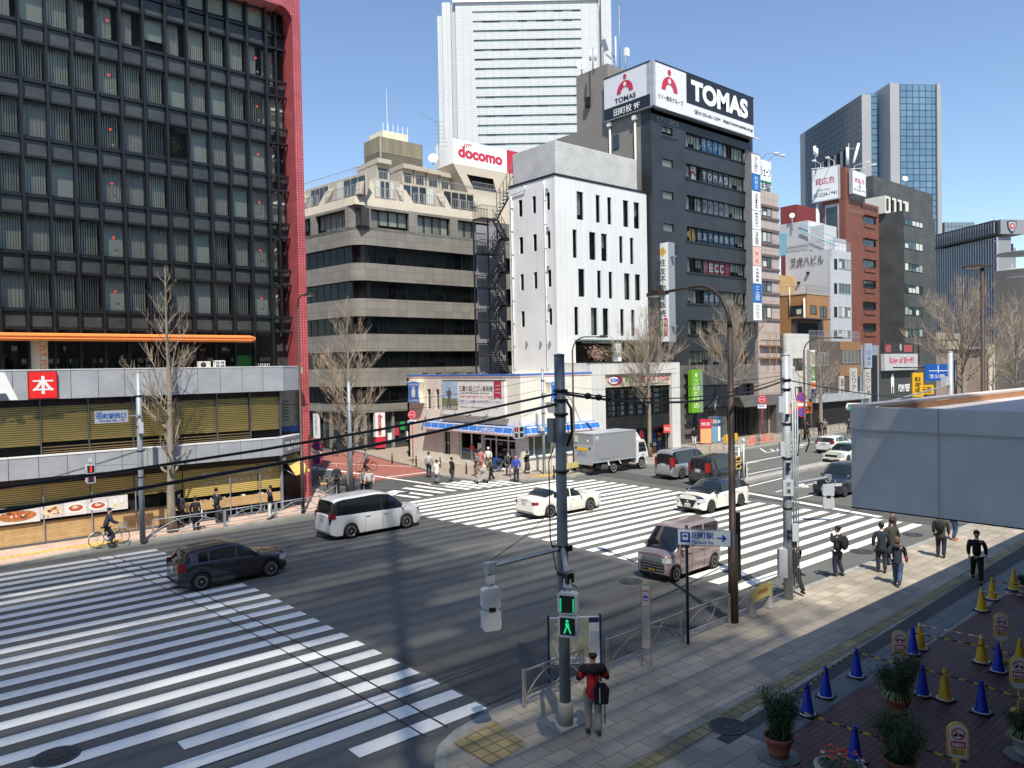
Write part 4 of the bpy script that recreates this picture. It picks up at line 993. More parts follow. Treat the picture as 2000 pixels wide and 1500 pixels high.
mb.box((44.15,45.7,ZT+.18),(54.4,45.76,26.3),LOUVW); mb.box((44.15,45.76,ZT+.18),(44.21,51.0,26.3),LOUVW); mb.box((54.34,45.76,ZT+.18),(54.4,51,26.3),LOUVW); mb.box((44.21,50.94,ZT+.18),(54.34,51.0,26.3),LOUVW)
mb.build('roof_screen',WT)
mb=MB(FWS)
for s_,r_ in((-5.35,.055),(-1.15,.045)):mb.tube([(s_,-.09,.2),(s_,-.09,ZT-(.7 if s_<-3 else .2))],r_,WHITE,8)
mb.tube([(-5.35,-.09,ZT-.7),(-3.6,-.12,ZT-.55),(-3.5,-.12,ZT-.2)],.05,WHITE,8)
for k in range(11):z=1.5+2*k; mb.box((-5.45,-.16,z),(-5.25,0,z+.05),GREYM); mb.box((-1.22,-.14,z),(-1.08,0,z+.04),GREYM)
for h in ss:
 if h[1]>-1.6:mb.box((h[0]+.05,-.14,h[3]+.15),(h[0]+.25,0,h[3]+.33),GREYM)
for xx in(270,352,406):a=uv(FWS,*zpt(xx,1292)); mb.box((a[0]-.1,-.14,a[1]-.1),(a[0]+.1,0,a[1]+.15),GREYM)
mb.build('downpipe',WT)
# ===== white podium shop with the sign of a supermarket
PD=thing('shop_building','white panelled shop with a two storey glass front and cream sign','building',(44.2,42,0))
FP=FR(44.0,42.0,0); WPOD=tiles('podium_panels',(0.72,0.72,0.69),(0.50,0.50,0.48),0.55,2.6,ms=0.012,second=(0.67,0.67,0.64),axes='wall',offset=0,dirt=0.08,noise_scale=.5)
a=uv(FP,1182,735)[0]; b=uv(FP,1312,735)[0]; PWt=55.4-44.0
mb=MB(FP); wall_holes(mb,0,PWt,0.1,7.95,[(a,b,0.12,7.0)],0.5,WPOD); mb.box((0,.5,7.0),(PWt,3.5,7.95),WPOD); mb.box((0,.5,.1),(.4,3.5,7),WPOD); mb.box((PWt-.4,.5,.1),(PWt,9,7),WPOD)
mb.box((-.05,-.04,7.95),(PWt+.05,.3,8.05),BLKM); mb.build('wall',PD)
mb=MB(FP); mb.box((a,0.18,5.95),(b,0.4,7.0),mat('cream_sign',(.62,.55,.42),rough=.6)); zs=6.5
mb.plate([(a+1.35+.85*cos(t*pi/12)*1.05,zs+.38*sin(t*pi/12))for t in range(24)],.14,.17,SREDT)
mb.plate([(a+1.15+.62*cos(t*pi/12),zs+.29*sin(t*pi/12))for t in range(24)],.11,.135,SIGNWHITE)
mb.text('SEIMS',a+1.3,zs,w=1.2,h=.32,m=BLUE,y=.10,bold=.03); mb.text('やくひん',a+3.4,zs,w=1.6,h=.5,m=GREEN,y=.16,bold=.03); mb.text('薬',a+4.9,zs,w=.55,h=.6,m=SREDT,y=.16,bold=.03)
mb.text('くすりの店',a+7.0,zs+.05,w=2.7,h=.5,m=SREDT,y=.16,bold=.03); mb.text('Drug Store Pharmacy',a+7.0,zs-.38,w=2.5,h=.14,m=INK,y=.16); mb.build('shop_sign',PD)
random.seed(31)
mb=MB(FP); mb.box((a,1.2,.12),(b,1.3,5.95),mat('shop_back',(.10,.10,.10),var=.5,scale=2))
for x in range(7):
 xx=a+.35+x*(b-a-.3)/7
 for z in range(5):mb.box((xx,1.0,3.55+z*.45),(xx+.62,1.15,3.85+z*.45),random.choice([WHITE,SIGNWHITE,CREAM,mat('pale_green',(.45,.6,.4)),VB]))
for x in range(12):
 xx=a+.2+x*.75
 for z in range(4):mb.box((xx,.95,.2+z*.42),(xx+.5,1.1,.5+z*.42),random.choice([WHITE,SREDT,BLUE,ORANGE,CREAM,GREEN,INTERIOR]))
mb.build('shelves',PD)
mb=MB(FP); mb.box((a,.3,2.35),(b,.42,3.45),BLKM)
for k in range(9):
 xx=a+(b-a)*k/8; mb.box((xx-.09,.3,3.45),(xx+.09,.42,5.95),BLKM)
mb.quad((a,.36,3.45),(b,.36,3.45),(b,.36,5.95),(a,.36,5.95),GLASS_CLEAR); mb.box((a,.298,4.75),(b,.34,4.82),BLKM); mb.build('upper_window',PD)
mb=MB(FP)
for k in(0,1,2,4,5,6,8):xx=a+(b-a)*k/8; mb.box((xx-.05,.5,.12),(xx+.05,.6,2.35),BLKM)
mb.quad((a,.55,.12),(b,.55,.12),(b,.55,2.35),(a,.55,2.35),GLASS_CLEAR)
for k,c in enumerate((SREDT,SREDT,mat('pale_blue',(.25,.5,.65)))):xx=a+3.6+k*1.1; mb.box((xx,.47,1.5),(xx+.42,.49,2.15),c)
mb.box((b-.95,.2,1.75),(b-.05,.28,2.45),mat('vermilion',(.75,.07,.05))); mb.text('処方せん',b-.5,2.1,w=.75,h=.35,m=SIGNWHITE,y=.19); mb.build('shop_window',PD)
# planting on the podium terrace
PLf=mat('terrace_leaf',(0.07,0.10,0.035),rough=.7,var=.4,scale=6); PLp=mat('dry_blossom',(0.42,0.28,0.22),rough=.8,var=.3,scale=8)
def shrub(name,P,r,h,n,label,leaf,group=None,stem=True,size=0.05,squash=1.0):
 t=thing(name,label,'plant',P,0,group); mb=MB(NAT[t.name])
 cl=[(Vector((random.gauss(0,r*.4),random.gauss(0,r*.4)*squash,h*random.uniform(.25,.9))),random.uniform(.2,.45)*r)for _ in range(14)]
 for _ in range(n):
  c,q=random.choice(cl); p=c+Vector((random.gauss(0,q),random.gauss(0,q)*squash,random.gauss(0,q)))
  if p.z<0.02:p.z=.05
  T=Matrix.Translation(p)@Matrix.Rotation(random.uniform(0,6.28),4,'Z')@Matrix.Rotation(random.uniform(-1.3,1.3),4,'X'); s=size*random.uniform(.6,1.4)
  mb.add([(-s,0,0),(0,-s*.4,0),(s,0,0),(0,s*.4,0)],[(0,1,2,3)],leaf if not isinstance(leaf,list)else random.choice(leaf),T)
 mb.build('foliage',t)
 if stem:
  mb=MB(NAT[t.name])
  for c,q in cl:mb.tube([(c.x*.2,c.y*.2,0),(c.x*.6,c.y*.6,c.z*.5),c],[.012,.008,.004],BROWN,4,cap=False)
  mb.build('stem',t)
 return t
for i,(px,w_,k,lab)in enumerate(((1165,.6,PLp,'dry pinkish shrub at the terrace corner of the white tower'),(1190,.7,[PLp,PLf],'half dry shrub on the podium terrace beside the pinkish one'),(1222,.9,PLf,'green shrub before the terrace pillar of the white tower'),(1243,.8,PLf,'green terrace shrub right of the pillar of the white tower'),(1262,.7,PLf,'rightmost green shrub on the podium terrace, behind the bare tree'))):
 P=onY(px,700,43.3); shrub('terrace_shrub',(P.x,43.3,8.0),w_,1.2,700,lab,k,'shrubs on the podium terrace',size=.07)
# ===== black outside staircase between the beige and white buildings
ST=thing('staircase','black steel outside staircase zigzagging up beside the white tower','staircase',(43,52.2,0)); ys=52.2
xl0=onY(937,550,ys).x; xm=onY(966,550,ys).x; xr=onY(999,550,ys).x; n_fl=0
lev=[onY(945,y,ys).z for y in(427,493,562,627,694)]; flh=(lev[0]-lev[-1])/4
zl=[lev[0]-flh*k for k in range(0,7)]
for k,z in enumerate(zl):
 mb=MB(); mb.box((xl0,ys-.5,z-.12),(xm,ys+.8,z),BLKM); mb.build('landing',ST)
 rb=MB()
 for(a,b)in(((xl0,ys-.5),(xm,ys-.5)),((xl0,ys-.5),(xl0,ys+.8)),((xl0,ys+.8),(xm,ys+.8))):
  rb.tube([(a[0],a[1],z+1.05),(b[0],b[1],z+1.05)],.025,BLKM,5)
  m_=max(4,int(math.hypot(b[0]-a[0],b[1]-a[1])/.16))
  for j in range(m_+1):t=j/m_; rb.box((a[0]+(b[0]-a[0])*t-.009,a[1]+(b[1]-a[1])*t-.009,z),(a[0]+(b[0]-a[0])*t+.009,a[1]+(b[1]-a[1])*t+.009,z+1.05),BLKM)
 rb.build('railing',ST)
 zm=z-flh/2
 for(y0,y1,za,zb,xa,xb)in((ys-.5,ys+.1,z,zm,xm,xr-.9),(ys+.2,ys+.8,zm,z-flh,xr-.9,xm)):
  fl=MB(); N=8
  for j in range(N):
   t=(j+.5)/N; x=xa+(xb-xa)*t; zz=za+(zb-za)*t; fl.box((x-.15,y0+.03,zz-.02),(x+.15,y1-.03,zz+.01),STEEL if j%1==0 else BLKM)
  for yy in(y0,y1):
   d=.14
   fl.add([(xa,yy,za+d),(xb,yy,zb+d),(xb,yy,zb-d),(xa,yy,za-d),(xa,yy+.03,za+d),(xb,yy+.03,zb+d),(xb,yy+.03,zb-d),(xa,yy+.03,za-d)],[(0,1,2,3),(4,7,6,5),(0,4,5,1),(3,2,6,7)],BLKM)
   fl.tube([(xa,yy,za+1.0),(xb,yy,zb+1.0)],.025,BLKM,5); fl.tube([(xa,yy,za+.55),(xb,yy,zb+.55)],.015,BLKM,4)
   for j in range(5):t=j/4; x=xa+(xb-xa)*t; zz=za+(zb-za)*t; fl.box((x-.015,yy-.01,zz),(x+.015,yy+.02,zz+1.0),BLKM)
  fl.build('flight',ST)
 ml=MB(); ml.box((xr-.9,ys-.5,zm-.1),(xr+.1,ys+.8,zm),BLKM); ml.build('half_landing',ST)
# upper flight to the roof with its rail, lead posts
mb=MB(); z=zl[0]
mb.add([(xm,ys-.5,z+.1),(xr+.1,ys-.5,z+3.2),(xr+.1,ys-.5,z+2.9),(xm,ys-.5,z-.15),(xm,ys-.47,z+.1),(xr+.1,ys-.47,z+3.2),(xr+.1,ys-.47,z+2.9),(xm,ys-.47,z-.15)],[(0,1,2,3),(7,6,5,4),(0,4,5,1)],BLKM)
for j in range(9):t=(j+.5)/9; mb.box((xm+(xr-xm)*t-.15,ys-.45,z+3.1*t-.03),(xm+(xr-xm)*t+.15,ys+.15,z+3.1*t),STEEL)
for q in(1.1,2.2):mb.tube([(xm,ys-.5,z+q),(xr+.1,ys-.5,z+3.1+q)],.035,BLKM,5)
for j in range(6):t=j/5; mb.box((xm+(xr-xm)*t-.02,ys-.52,z+3.1*t),(xm+(xr-xm)*t+.02,ys-.48,z+3.1*t+2.2),BLKM)
mb.build('top_flight',ST)
mb=MB()
for x in(xl0+.05,xm,xr-.9):mb.box((x-.05,ys+.75,0.1),(x+.05,ys+.85,z),BLKM)
mb.build('post',ST)
mb=MB(FR(0,52.9,0)); mb.box((xm-.4,1.2,.1),(xr+1,1.3,20.5),mat('stair_back_wall',(.30,.31,.35),rough=.8));
tag(mb.build('plain_wall'),'plain grey side wall seen behind the black outside staircase','wall')
for k in range(5):
 z=zl[0]-flh*k-flh*.55; x=xr+.12
 t=thing('air_conditioner',['topmost','second from top','middle','second from bottom','lowest'][k]+' grey air conditioner beside the black outside staircase','air conditioner',(x-.35,51.6,z),0,'air conditioners on the white tower'); m_=MB(NAT[t.name])
 m_.box((-.28,-.12,0),(.28,.15,.52),FASC); m_.build('casing',t); m_=MB(NAT[t.name]); m_.tube([(-.1,-.2,-.02),(.2,-.2,-.02),(.25,-.2,-.12),(.55,-.2,-.12)],.03,WHITE,6); m_.build('pipe',t)
# ===== corner convenience store
LW=thing('convenience_store','cream corner convenience store with blue and white striped eaves','building',(36.5,42,0))
LFS=FR(36.45,41.75,-90); LFF=FR(36.45,41.75,0)
RIBW=tiles('cream_ribbed_wall',(0.86,0.82,0.72),(0.66,0.62,0.54),0.36,30.0,ms=0.012,second=(0.84,0.80,0.70),axes='wall',offset=0,dirt=0.07,noise_scale=.5)
TILEW=tiles('small_white_tile',(0.84,0.80,0.72),(0.62,0.59,0.54),0.05,0.05,ms=0.006,second=(.80,.76,.68),axes='wall',offset=0,dirt=.12)
LB_=mat('eaves_blue',(0.05,0.20,0.62),rough=.4,var=.04); PINKL=mat('pale_pink_line',(.75,.55,.55)); LTOP=7.25; LDP=15.0; LWD=7.4
SH=[(-12.75,-11.85),(-10.1,-5.15),(-4.35,-0.95)]
def szs(x,y):
 q=uv(LFS,780+x/5.5556,720+y/5.5556); return q
sh=[(szs(480,0)[0],szs(550,0)[0],.75,2.62),(szs(645,0)[0],szs(890,0)[0],.45,2.68),(szs(900,0)[0],szs(1258,0)[0],.14,2.68)]
sh=[(uv(LFS,780+480/5.5556,870)[0],uv(LFS,780+550/5.5556,870)[0],.75,2.62),(uv(LFS,780+645/5.5556,870)[0],uv(LFS,780+890/5.5556,870)[0],.45,2.68),(uv(LFS,780+900/5.5556,870)[0],uv(LFS,780+1258/5.5556,870)[0],.14,2.68)]
sl1=[(uv(LFS,780+xa/5.5556,780)[0],uv(LFS,780+xb/5.5556,780)[0],4.35,6.05)for xa,xb in((302,342),(395,434))]
mb=MB(LFS); wall_holes(mb,-LDP,0,0.12,3.3,sh,.4,TILEW); wall_holes(mb,-LDP,0,3.3,LTOP-.25,sl1,.4,RIBW)
mb.box((-LDP-.03,-.05,LTOP-.12),(0.05,.42,LTOP),LB_); mb.box((-LDP-.02,-.03,LTOP-.25),(.03,.4,LTOP-.12),PINKL); mb.build('side_wall',LW)
fwn=[(uv(LFF,1033,880)[0],uv(LFF,1081,880)[0],1.1,2.68),(uv(LFF,1098,880)[0],uv(LFF,1132,880)[0],1.1,2.68)]
mb=MB(LFF); wall_holes(mb,0.4,LWD,0.12,3.3,fwn,.4,TILEW); wall_holes(mb,0.4,LWD,3.3,LTOP-.25,[],.4,RIBW)
mb.box((0.42,-.05,LTOP-.12),(LWD+.05,.42,LTOP),LB_); mb.box((0.4,-.03,LTOP-.25),(LWD+.03,.4,LTOP-.12),PINKL)
mb.box((LWD-.3,.4,.12),(LWD,LDP,LTOP-.1),RIBW); mb.box((0.4,.4,LTOP-.4),(LWD-.3,LDP,LTOP-.3),CONC); mb.box((0,LDP-.3,.12),(LWD,LDP,LTOP-.1),RIBW); mb.build('front_wall',LW)
for i,h in enumerate(sl1+[sh[0]]):window(LW,LFS,h[0],h[1],h[2],h[3],fm=WHITE,n=2,hb=.5,depth=.12,fw=.04,name='window')
mb=MB(LFS)
for h in sl1:
 for k in range(7):z=h[2]+(h[3]-h[2])*(k+.5)/7; mb.box((h[0],.08,z-.015),(h[1],.1,z+.015),BLKM)
mb.build('window_grille',LW)
random.seed(9)
def shopwin(F,h,frames,band,name,door=False):
 mb=MB(F); d=.18
 for x in frames:mb.box((x-.05,d,h[2]),(x+.05,d+.1,h[3]),WHITE)
 mb.box((h[0],d+.001,h[3]-.09),(h[1],d+.099,h[3]),WHITE); mb.box((h[0],d+.001,h[2]),(h[1],d+.099,h[2]+.08),WHITE)
 mb.quad((h[0],d+.05,h[2]),(h[1],d+.05,h[2]),(h[1],d+.05,h[3]),(h[0],d+.05,h[3]),GLASS_CLEAR)
 if band:mb.box((h[0],d+.06,h[2]+.05),(h[1],d+.065,h[2]+.95),mat('frosted_band',(.55,.60,.60),rough=.3)); mb.box((h[0],d+.055,h[2]+.72),(h[1],d+.06,h[2]+.86),LB_)
 o=mb.build(name,LW); b=MB(F)
 b.add([(h[0],d+1.8,h[2]),(h[1],d+1.8,h[2]),(h[1],d+1.8,h[3]),(h[0],d+1.8,h[3])],[(0,1,2,3)],INTERIOR)
 x=h[0]+.1
 while x<h[1]-.6:
  for z in range(4):b.box((x,d+1.3,h[2]+.3+z*.42),(x+.5,d+1.5,h[2]+.5+z*.42),random.choice([INTERIOR,CREAM,BROWN,SREDT,GREEN,WHITE,DARK]))
  x+=.6
 b.build('shelves',o); return o
hx=lambda x:uv(LFS,780+x/5.5556,870)[0]
shopwin(LFS,sh[1],[hx(648),hx(763),hx(886)],True,'shop_window');
shopwin(LFS,sh[2],[hx(900),hx(1030),hx(1160),hx(1255)],False,'entrance')
mb=MB(LFS)
for a,b in((hx(905),hx(1025)),(hx(1035),hx(1158)),(hx(1165),hx(1252))):mb.box((a,.15,2.25),(b,.27,2.33),WHITE)
mb.box((hx(965),.2,.14),(hx(970),.26,2.25),WHITE); mb.box((hx(1185),.2,.14),(hx(1225),.26,1.7),mat('door_grey',(.4,.42,.43))); mb.box((hx(1050),-.35,.14),(hx(1098),.1,.95),BLUE)
mb.box((hx(750),.12,1.35),(hx(795),.17,1.65),mat('vermilion',(.75,.07,.05))); mb.box((hx(835),.12,1.35),(hx(873),.17,1.9),SIGNWHITE); mb.build('door_frame',LW)
for i,h in enumerate(fwn):
 o=shopwin(LFF,h,[h[0]+.03,h[0]+(h[1]-h[0])*(.28 if i==0 else .06),h[1]-.03],False,'shop_window')
 b=MB(LFF); b.box((h[0],.26,h[2]),(h[1],.28,h[2]+.5),mat('pale_aqua',(.45,.62,.66))); b.box((h[0],.26,h[2]+.5),(h[1],.28,h[3]),mat('olive_blind',(.42,.41,.30))); b.build('blind',o)
mb=MB(LFF); mb.box((fwn[0][0]-.2,-.06,.98),(fwn[1][1]+.2,.1,1.08),FASC); mb.build('window_ledge',LW)
# eaves band with the shop name
ez0,ez1=2.75,3.32
mb=MB(LFS); s0=uv(LFS,829,835,-.5)[0]; T=None
def eaves(F,a,b,mb,skip0=False):
 mb.M=F
 mb.add([(a,-.62,ez0+.08),(b,-.62,ez0+.08),(b,-.45,ez1),(a,-.45,ez1),(a,0,ez0),(b,0,ez0),(b,0,ez1+.12),(a,0,ez1+.12)],[(0,1,2,3),(3,2,6,7),(1,0,4,5),(0,3,7,4),(1,5,6,2)],LB_)
 mb.box((a,-.645,ez0+.02),(b,-.55,ez0+.10),PINKL); mb.box((a,-.47,ez1-.02),(b,-.05,ez1+.05),SIGNWHITE)
 n_=max(2,int((b-a)/.95))
 for k in range(n_+1):
  x=a+(b-a)*k/n_; mb.add([(x-.02,-.635,ez0+.08),(x+.02,-.635,ez0+.08),(x+.02,-.46,ez1-.02),(x-.02,-.46,ez1-.02)],[(0,1,2,3)],SIGNWHITE)
 mb.add([(a,-.615,ez0+.13),(b,-.615,ez0+.13),(b,-.60,ez0+.17),(a,-.60,ez0+.17)],[(0,1,2,3)],SIGNWHITE)
eaves(LFS,s0,0.62,mb); eaves(LFF,-.6,LWD+.3,mb); mb.M=LFS
xx0,xx1=hx(945),hx(1110); mb.text('LAWSON',(xx0+xx1)/2,ez0+.34,w=(xx1-xx0)*.95,h=.3,m=SIGNWHITE,y=-.66,bold=.02); mb.build('eaves_sign',LW)
# milk-can style shop emblem boards
def emblem(F,cx,cz,w,h,name):
 mb=MB(F); pts=[]
 def outline(k):
  o=[]
  for i in range(13):t=i/12; o.append((cx+w*k*(-.5+t),cz+h*k*(.46+.06*sin(pi*t))))
  for i in range(1,12):t=i/12; o.append((cx+w*k*(.5-.09*sin(pi*t)),cz+h*k*(.46-.92*t)))
  for i in range(13):t=i/12; o.append((cx+w*k*(.5-t),cz-h*k*(.46+.06*sin(pi*t))))
  for i in range(1,12):t=i/12; o.append((cx-w*k*(.5-.09*sin(pi*t)),cz-h*k*(.46-.92*t)))
  return o
 mb.plate(outline(1.0),-.45,-.05,mat('emblem_cream',(.72,.68,.55))); mb.plate(outline(.95),-.47,-.451,SIGNWHITE); mb.plate(outline(.90),-.485,-.471,LB_)
 mb.text('LAWSON',cx,cz+h*.34,w=w*.72,h=h*.09,m=SIGNWHITE,y=-.49,bold=.02); mb.text('STATION',cx,cz-h*.36,w=w*.72,h=h*.09,m=SIGNWHITE,y=-.49,bold=.02)
 c=[(-.10,-.22),(.10,-.22),(.12,.05),(.05,.14),(.05,.2),(.08,.21),(.08,.24),(-.08,.24),(-.08,.21),(-.05,.2),(-.05,.14),(-.12,.05)]
 mb.plate([(cx+x*w*1.15,cz+z*h)for x,z in c],-.5,-.486,SIGNWHITE); mb.build(name,LW)
a=uv(LFS,797,780,-.4); b=uv(LFS,822,780,-.4); zt_=uv(LFS,809,744,-.4)[1]; zb_=uv(LFS,809,788,-.4)[1]
emblem(LFS,(a[0]+b[0])/2,(zt_+zb_)/2,(b[0]-a[0]),zt_-zb_,'shop_emblem')
a=uv(LFF,1070,770,-.4); b=uv(LFF,1106,770,-.4); emblem(LFF,(a[0]+b[0])/2,(uv(LFF,1100,740,-.4)[1]+uv(LFF,1100,788,-.4)[1])/2,(b[0]-a[0])*.9,1.65,'shop_emblem')
# big advertising board on the side wall (text and a plain picture of trees)
a=uv(LFS,864,790,-.15); b=uv(LFS,986,790,-.15); bz1=uv(LFS,925,744,-.15)[1]; bz0=uv(LFS,925,812,-.15)[1]; b0,b1=a[0],b[0]; W_=b1-b0; H_=bz1-bz0
mb=MB(LFS); mb.box((b0,-.15,bz0),(b1,-.02,bz1),SIGNWHITE); mb.box((b0-.02,-.17,bz1),(b1+.02,-.02,bz1+.06),BROWN); mb.box((b0,-.4,bz0-.12),(b1+.3,-.02,bz0-.04),mat('ledge_grey',(.3,.3,.28)))
mb.box((b0+.01,-.16,bz0+.45),(b0+W_*.27,-.151,bz1-.02),mat('poster_sky',(.42,.60,.78),var=.08)); mb.box((b0+.01,-.165,bz0+.45),(b0+W_*.27,-.161,bz0+H_*.48),mat('poster_trees',(.20,.26,.13),var=.6,scale=5))
mb.box((b0+.01,-.168,bz0+.42),(b0+W_*.27,-.163,bz0+H_*.26),mat('poster_ground',(.45,.44,.42),var=.3,scale=6))
mb.plate([(b0+W_*(.13+.045*x),bz0+.5+H_*.62*z)for x,z in((-1,0),(-.6,0),(-.3,.45),(0,0),(.5,0),(.3,.5),(.9,.8),(.2,.85),(.15,1),(-.2,1),(-.3,.85),(-1.2,.8),(-.5,.5))],-.175,-.17,mat('poster_figure',(.12,.11,.11)))
tx=lambda s,x,z,w,h,m,bold=.01:mb.text(s,b0+W_*x,bz0+H_*z,w=W_*w,h=H_*h,m=m,y=-.157,bold=bold)
tx('三鷹の森ジブリ美術館',.56,.78,.53,.17,mat('ink_brown',(.10,.07,.05)),.015); tx('GHIBLI MUSEUM, MITAKA',.56,.645,.42,.04,INK); tx('入場引換券 毎月十日より発売',.56,.55,.53,.06,mat('text_red',(.8,.12,.08)))
tx('入場チケットを購入できるのはローソンだけ!!',.62,.41,.66,.085,mat('text_blue',(.04,.12,.45)),.01); tx('お申込みはローソン店内のLoppiまたはローソンチケットから',.60,.24,.60,.06,INK)
T_=[(b0+W_*.845,bz1-.02),(b0+W_*.955,bz1-.02),(b0+W_*.955,bz0+H_*.50),(b0+W_*.90,bz0+H_*.56),(b0+W_*.845,bz0+H_*.50)]; mb.plate(T_,-.172,-.16,SREDT)
for i,s_ in enumerate(('入場は','日時指定の','予約制')):mb.text(s_,b0+W_*.90,bz0+H_*(.87-.1*i),w=W_*.08,h=H_*.05,m=SIGNWHITE,y=-.178)
mb.build('advertising_board',LW)
mb=MB(LFS)
for k,xx in enumerate((846,874,906,936,970)):
 s_=uv(LFS,xx,733,-.5)[0]; mb.tube([(s_,0,LTOP),(s_+.05,-.3,LTOP+.15),(s_+.1,-1.3,LTOP+.15)],.025,BLKM,5); mb.cbox((s_+.1,-1.4,LTOP+.12),(.22,.35,.1),BLKM)
mb.build('flood_lamp',LW)
# ===== dark office tower with the big rooftop advertisement
DKT=tiles('charcoal_tile',(0.034,0.040,0.048),(0.022,0.025,0.03),1.2,0.9,ms=0.012,second=(0.028,0.033,0.040),axes='wall',offset=0,dirt=0.25,rough=.45,noise_scale=.5)
TAUPE=mat('taupe_render',(0.25,0.235,0.21),rough=.85,var=.06,scale=.5,dirt=.05)
DGR=tiles('grey_stone_cladding',(0.14,0.14,0.135),(0.09,0.09,0.085),1.1,0.8,ms=0.015,second=(0.125,0.125,0.12),axes='wall',offset=0,dirt=.12)
DT=thing('office_building','dark charcoal office tower with window lettering and rooftop advertisement','building',(55.7,45,0))
FD=FR(55.7,45,0); FDS=FR(55.7,45,-90); DW=16.6; DZ=31.2
rows=[(uv(FD,1341,a)[1],uv(FD,1341,b)[1])for a,b in((256,286),(317,348),(379,407),(438,466),(500,529),(563,591),(624,651),(686,714))]
# make the storeys even
zt0_,zt7=rows[0][1],rows[-1][1]; stp=(zt0_-zt7)/7; hgt_=sum(r[0]-r[1]for r in rows)/8
rows=[(zt0_-stp*k+hgt_,zt0_-stp*k)for k in range(8)]
wx0,wx1=uv(FD,1341,400)[0],uv(FD,1457,400)[0]; kx0,kx1=uv(FD,1294,330)[0],uv(FD,1315,330)[0]
hl=[(wx0,wx1,b,t)for t,b in rows]+[(kx0,kx1,b+.55,t-.1)for t,b in rows]
mb=MB(FD); wall_holes(mb,0,DW,7.6,DZ,hl,.4,DKT); mb.build('front_wall',DT)
mb=MB(); mb.box((55.7,45.4,.1),(56.1,52,DZ),TAUPE); mb.box((55.72,52,.1),(72.3,60,DZ),TAUPE); mb.box((71.9,45.4,.1),(72.3,52,DZ),DKT); mb.box((56.1,45.4,DZ-.3),(71.9,52,DZ-.1),CONC)
mb.box((55.68,45.35,7.6),(55.7,46.2,DZ),DKT); mb.box((56.1,45.45,7.6),(56.3,51.9,DZ-1),INTERIOR)
mb.build('side_wall',DT)
random.seed(17)
nm=11
def texts_for(k,b):
 return{0:('社労士法人',3,4,mat('window_blue',(.03,.22,.55),rough=.5)),1:('TOMAS',3,5,mat('window_mauve',(.18,.17,.22))),2:('野村の仲介',3,5,mat('window_pale',(.45,.50,.52))),3:('住友不動産販売',2,7,mat('window_slate',(.05,.09,.20))),4:('ECC',3,5,mat('window_crimson',(.52,.09,.13))),5:('大成有楽',3,4,mat('window_haze',(.17,.20,.25)))}.get(k)
for k,(t,b)in enumerate(rows):
 w_=window(DT,FD,wx0,wx1,b,t,n=nm,depth=.15,blind='panels',fw=.06,voiddepth=1.0,bd=.3)
 st=(wx1-wx0)/nm; q=texts_for(k,b)
 if q:
  m_=MB(FD); body,i0,cnt,mm=q
  for j in range(cnt):m_.box((wx0+st*(i0+j)+.07,.24,b+.07),(wx0+st*(i0+j+1)-.02,.255,t-.07),mm)
  if k==4:
   m_.box((wx0+st*i0+.07,.235,b+.07),(wx0+st*(i0+1)-.02,.24,t-.07),mm); m_.text('6F',wx0+st*(i0+.5),(t+b)/2,w=.4,h=.9,m=mat('pinkish',(.7,.35,.4)),y=.23)
   for j,ch in enumerate('ECC'):m_.text(ch,wx0+st*(i0+1.5+j),(t+b)/2,w=.72,h=.85,m=SIGNWHITE,y=.23,bold=.04)
  else:
   n_=len(body)
   for j,ch in enumerate(body):
    xc=wx0+st*(i0+.5+j*(cnt-1 if n_>1 else 0)/(n_-1)); m_.text(ch,xc,(t+b)/2+(.25 if k==0 else 0),w=.62,h=.75,m=mat('window_letter',(.75,.82,.85),var=0)if k!=2 else mat('window_ink',(.12,.10,.16)),y=.225,bold=.025)
   if k==0:m_.text('アシスト・ウント・あごう',wx0+st*5,b+.42,w=4.3,h=.4,m=mat('window_letter',(.75,.82,.85)),y=.225)
  if k==1:
   m_.box((wx0+st+.07,.235,b+.07),(wx0+2*st-.02,.25,t-.07),SIGNWHITE); xc,zc=wx0+1.5*st,(t+b)/2
   m_.disc((xc,.23,zc+.45),.13,SREDT); m_.plate([(xc+.4*cos(a*pi/10),zc-.25+.5*sin(a*pi/10))for a in range(11)]+[(xc-.17*cos(a*pi/10),zc-.25+.22*sin(a*pi/10))for a in range(11)],.226,.23,SREDT)
  if k==3:
   xc,zc=wx0+st,(t+b)/2
   for a in range(4):m_.disc((xc+.33*cos(a*pi/2),.225,zc+.33*sin(a*pi/2)),.28,mat('amber',(.80,.48,.12)))
  m_.build('lettering',w_)
 kb=b+.55; w2=window(DT,FD,kx0,kx1,kb,t-.1,n=2 if k==0 else 1,depth=.08,fw=.05,voiddepth=.6,blind='roller' if k else 'panels',bd=.1)
mb=MB(FD)
for t,b in rows:mb.box((wx0-.15,-.08,b-.14),(wx1+.15,.0,b-.04),BLKM)
mb.build('window_sill',DT)
# side wall bits: pipes, small window, name
mb=MB(FDS)
for px,yt in((1189,245),(1238,232)):
 s_,z_=uv(FDS,px,yt,-.3); mb.tube([(s_,-.15,20),(s_,-.15,z_)],.1,CREAMY,8); mb.box((s_-.22,-.35,z_-.1),(s_+.22,0,z_+.3),WHITE)
s_,z_=uv(FDS,1203,277); mb.box((s_-.4,-.05,z_-.65),(s_+.4,.02,z_+.65),GLASS_SOLID); mb.box((s_-.45,-.06,z_-.7),(s_+.45,-.051,z_-.62),BLKM)
s_,z_=uv(FDS,1151,196); mb.box((s_-.25,-.4,z_-.7),(s_+.2,-.02,z_+.25),BLKM)
mb.build('downpipe',DT)
mb=MB(FD); s_,z_=uv(FD,1302,237); mb.text('セブン三田ビル',s_+.1,z_,w=3.3,h=.55,m=mat('dull_steel_letter',(.35,.37,.38)),y=-.05,bold=.02); mb.build('building_name',DT)
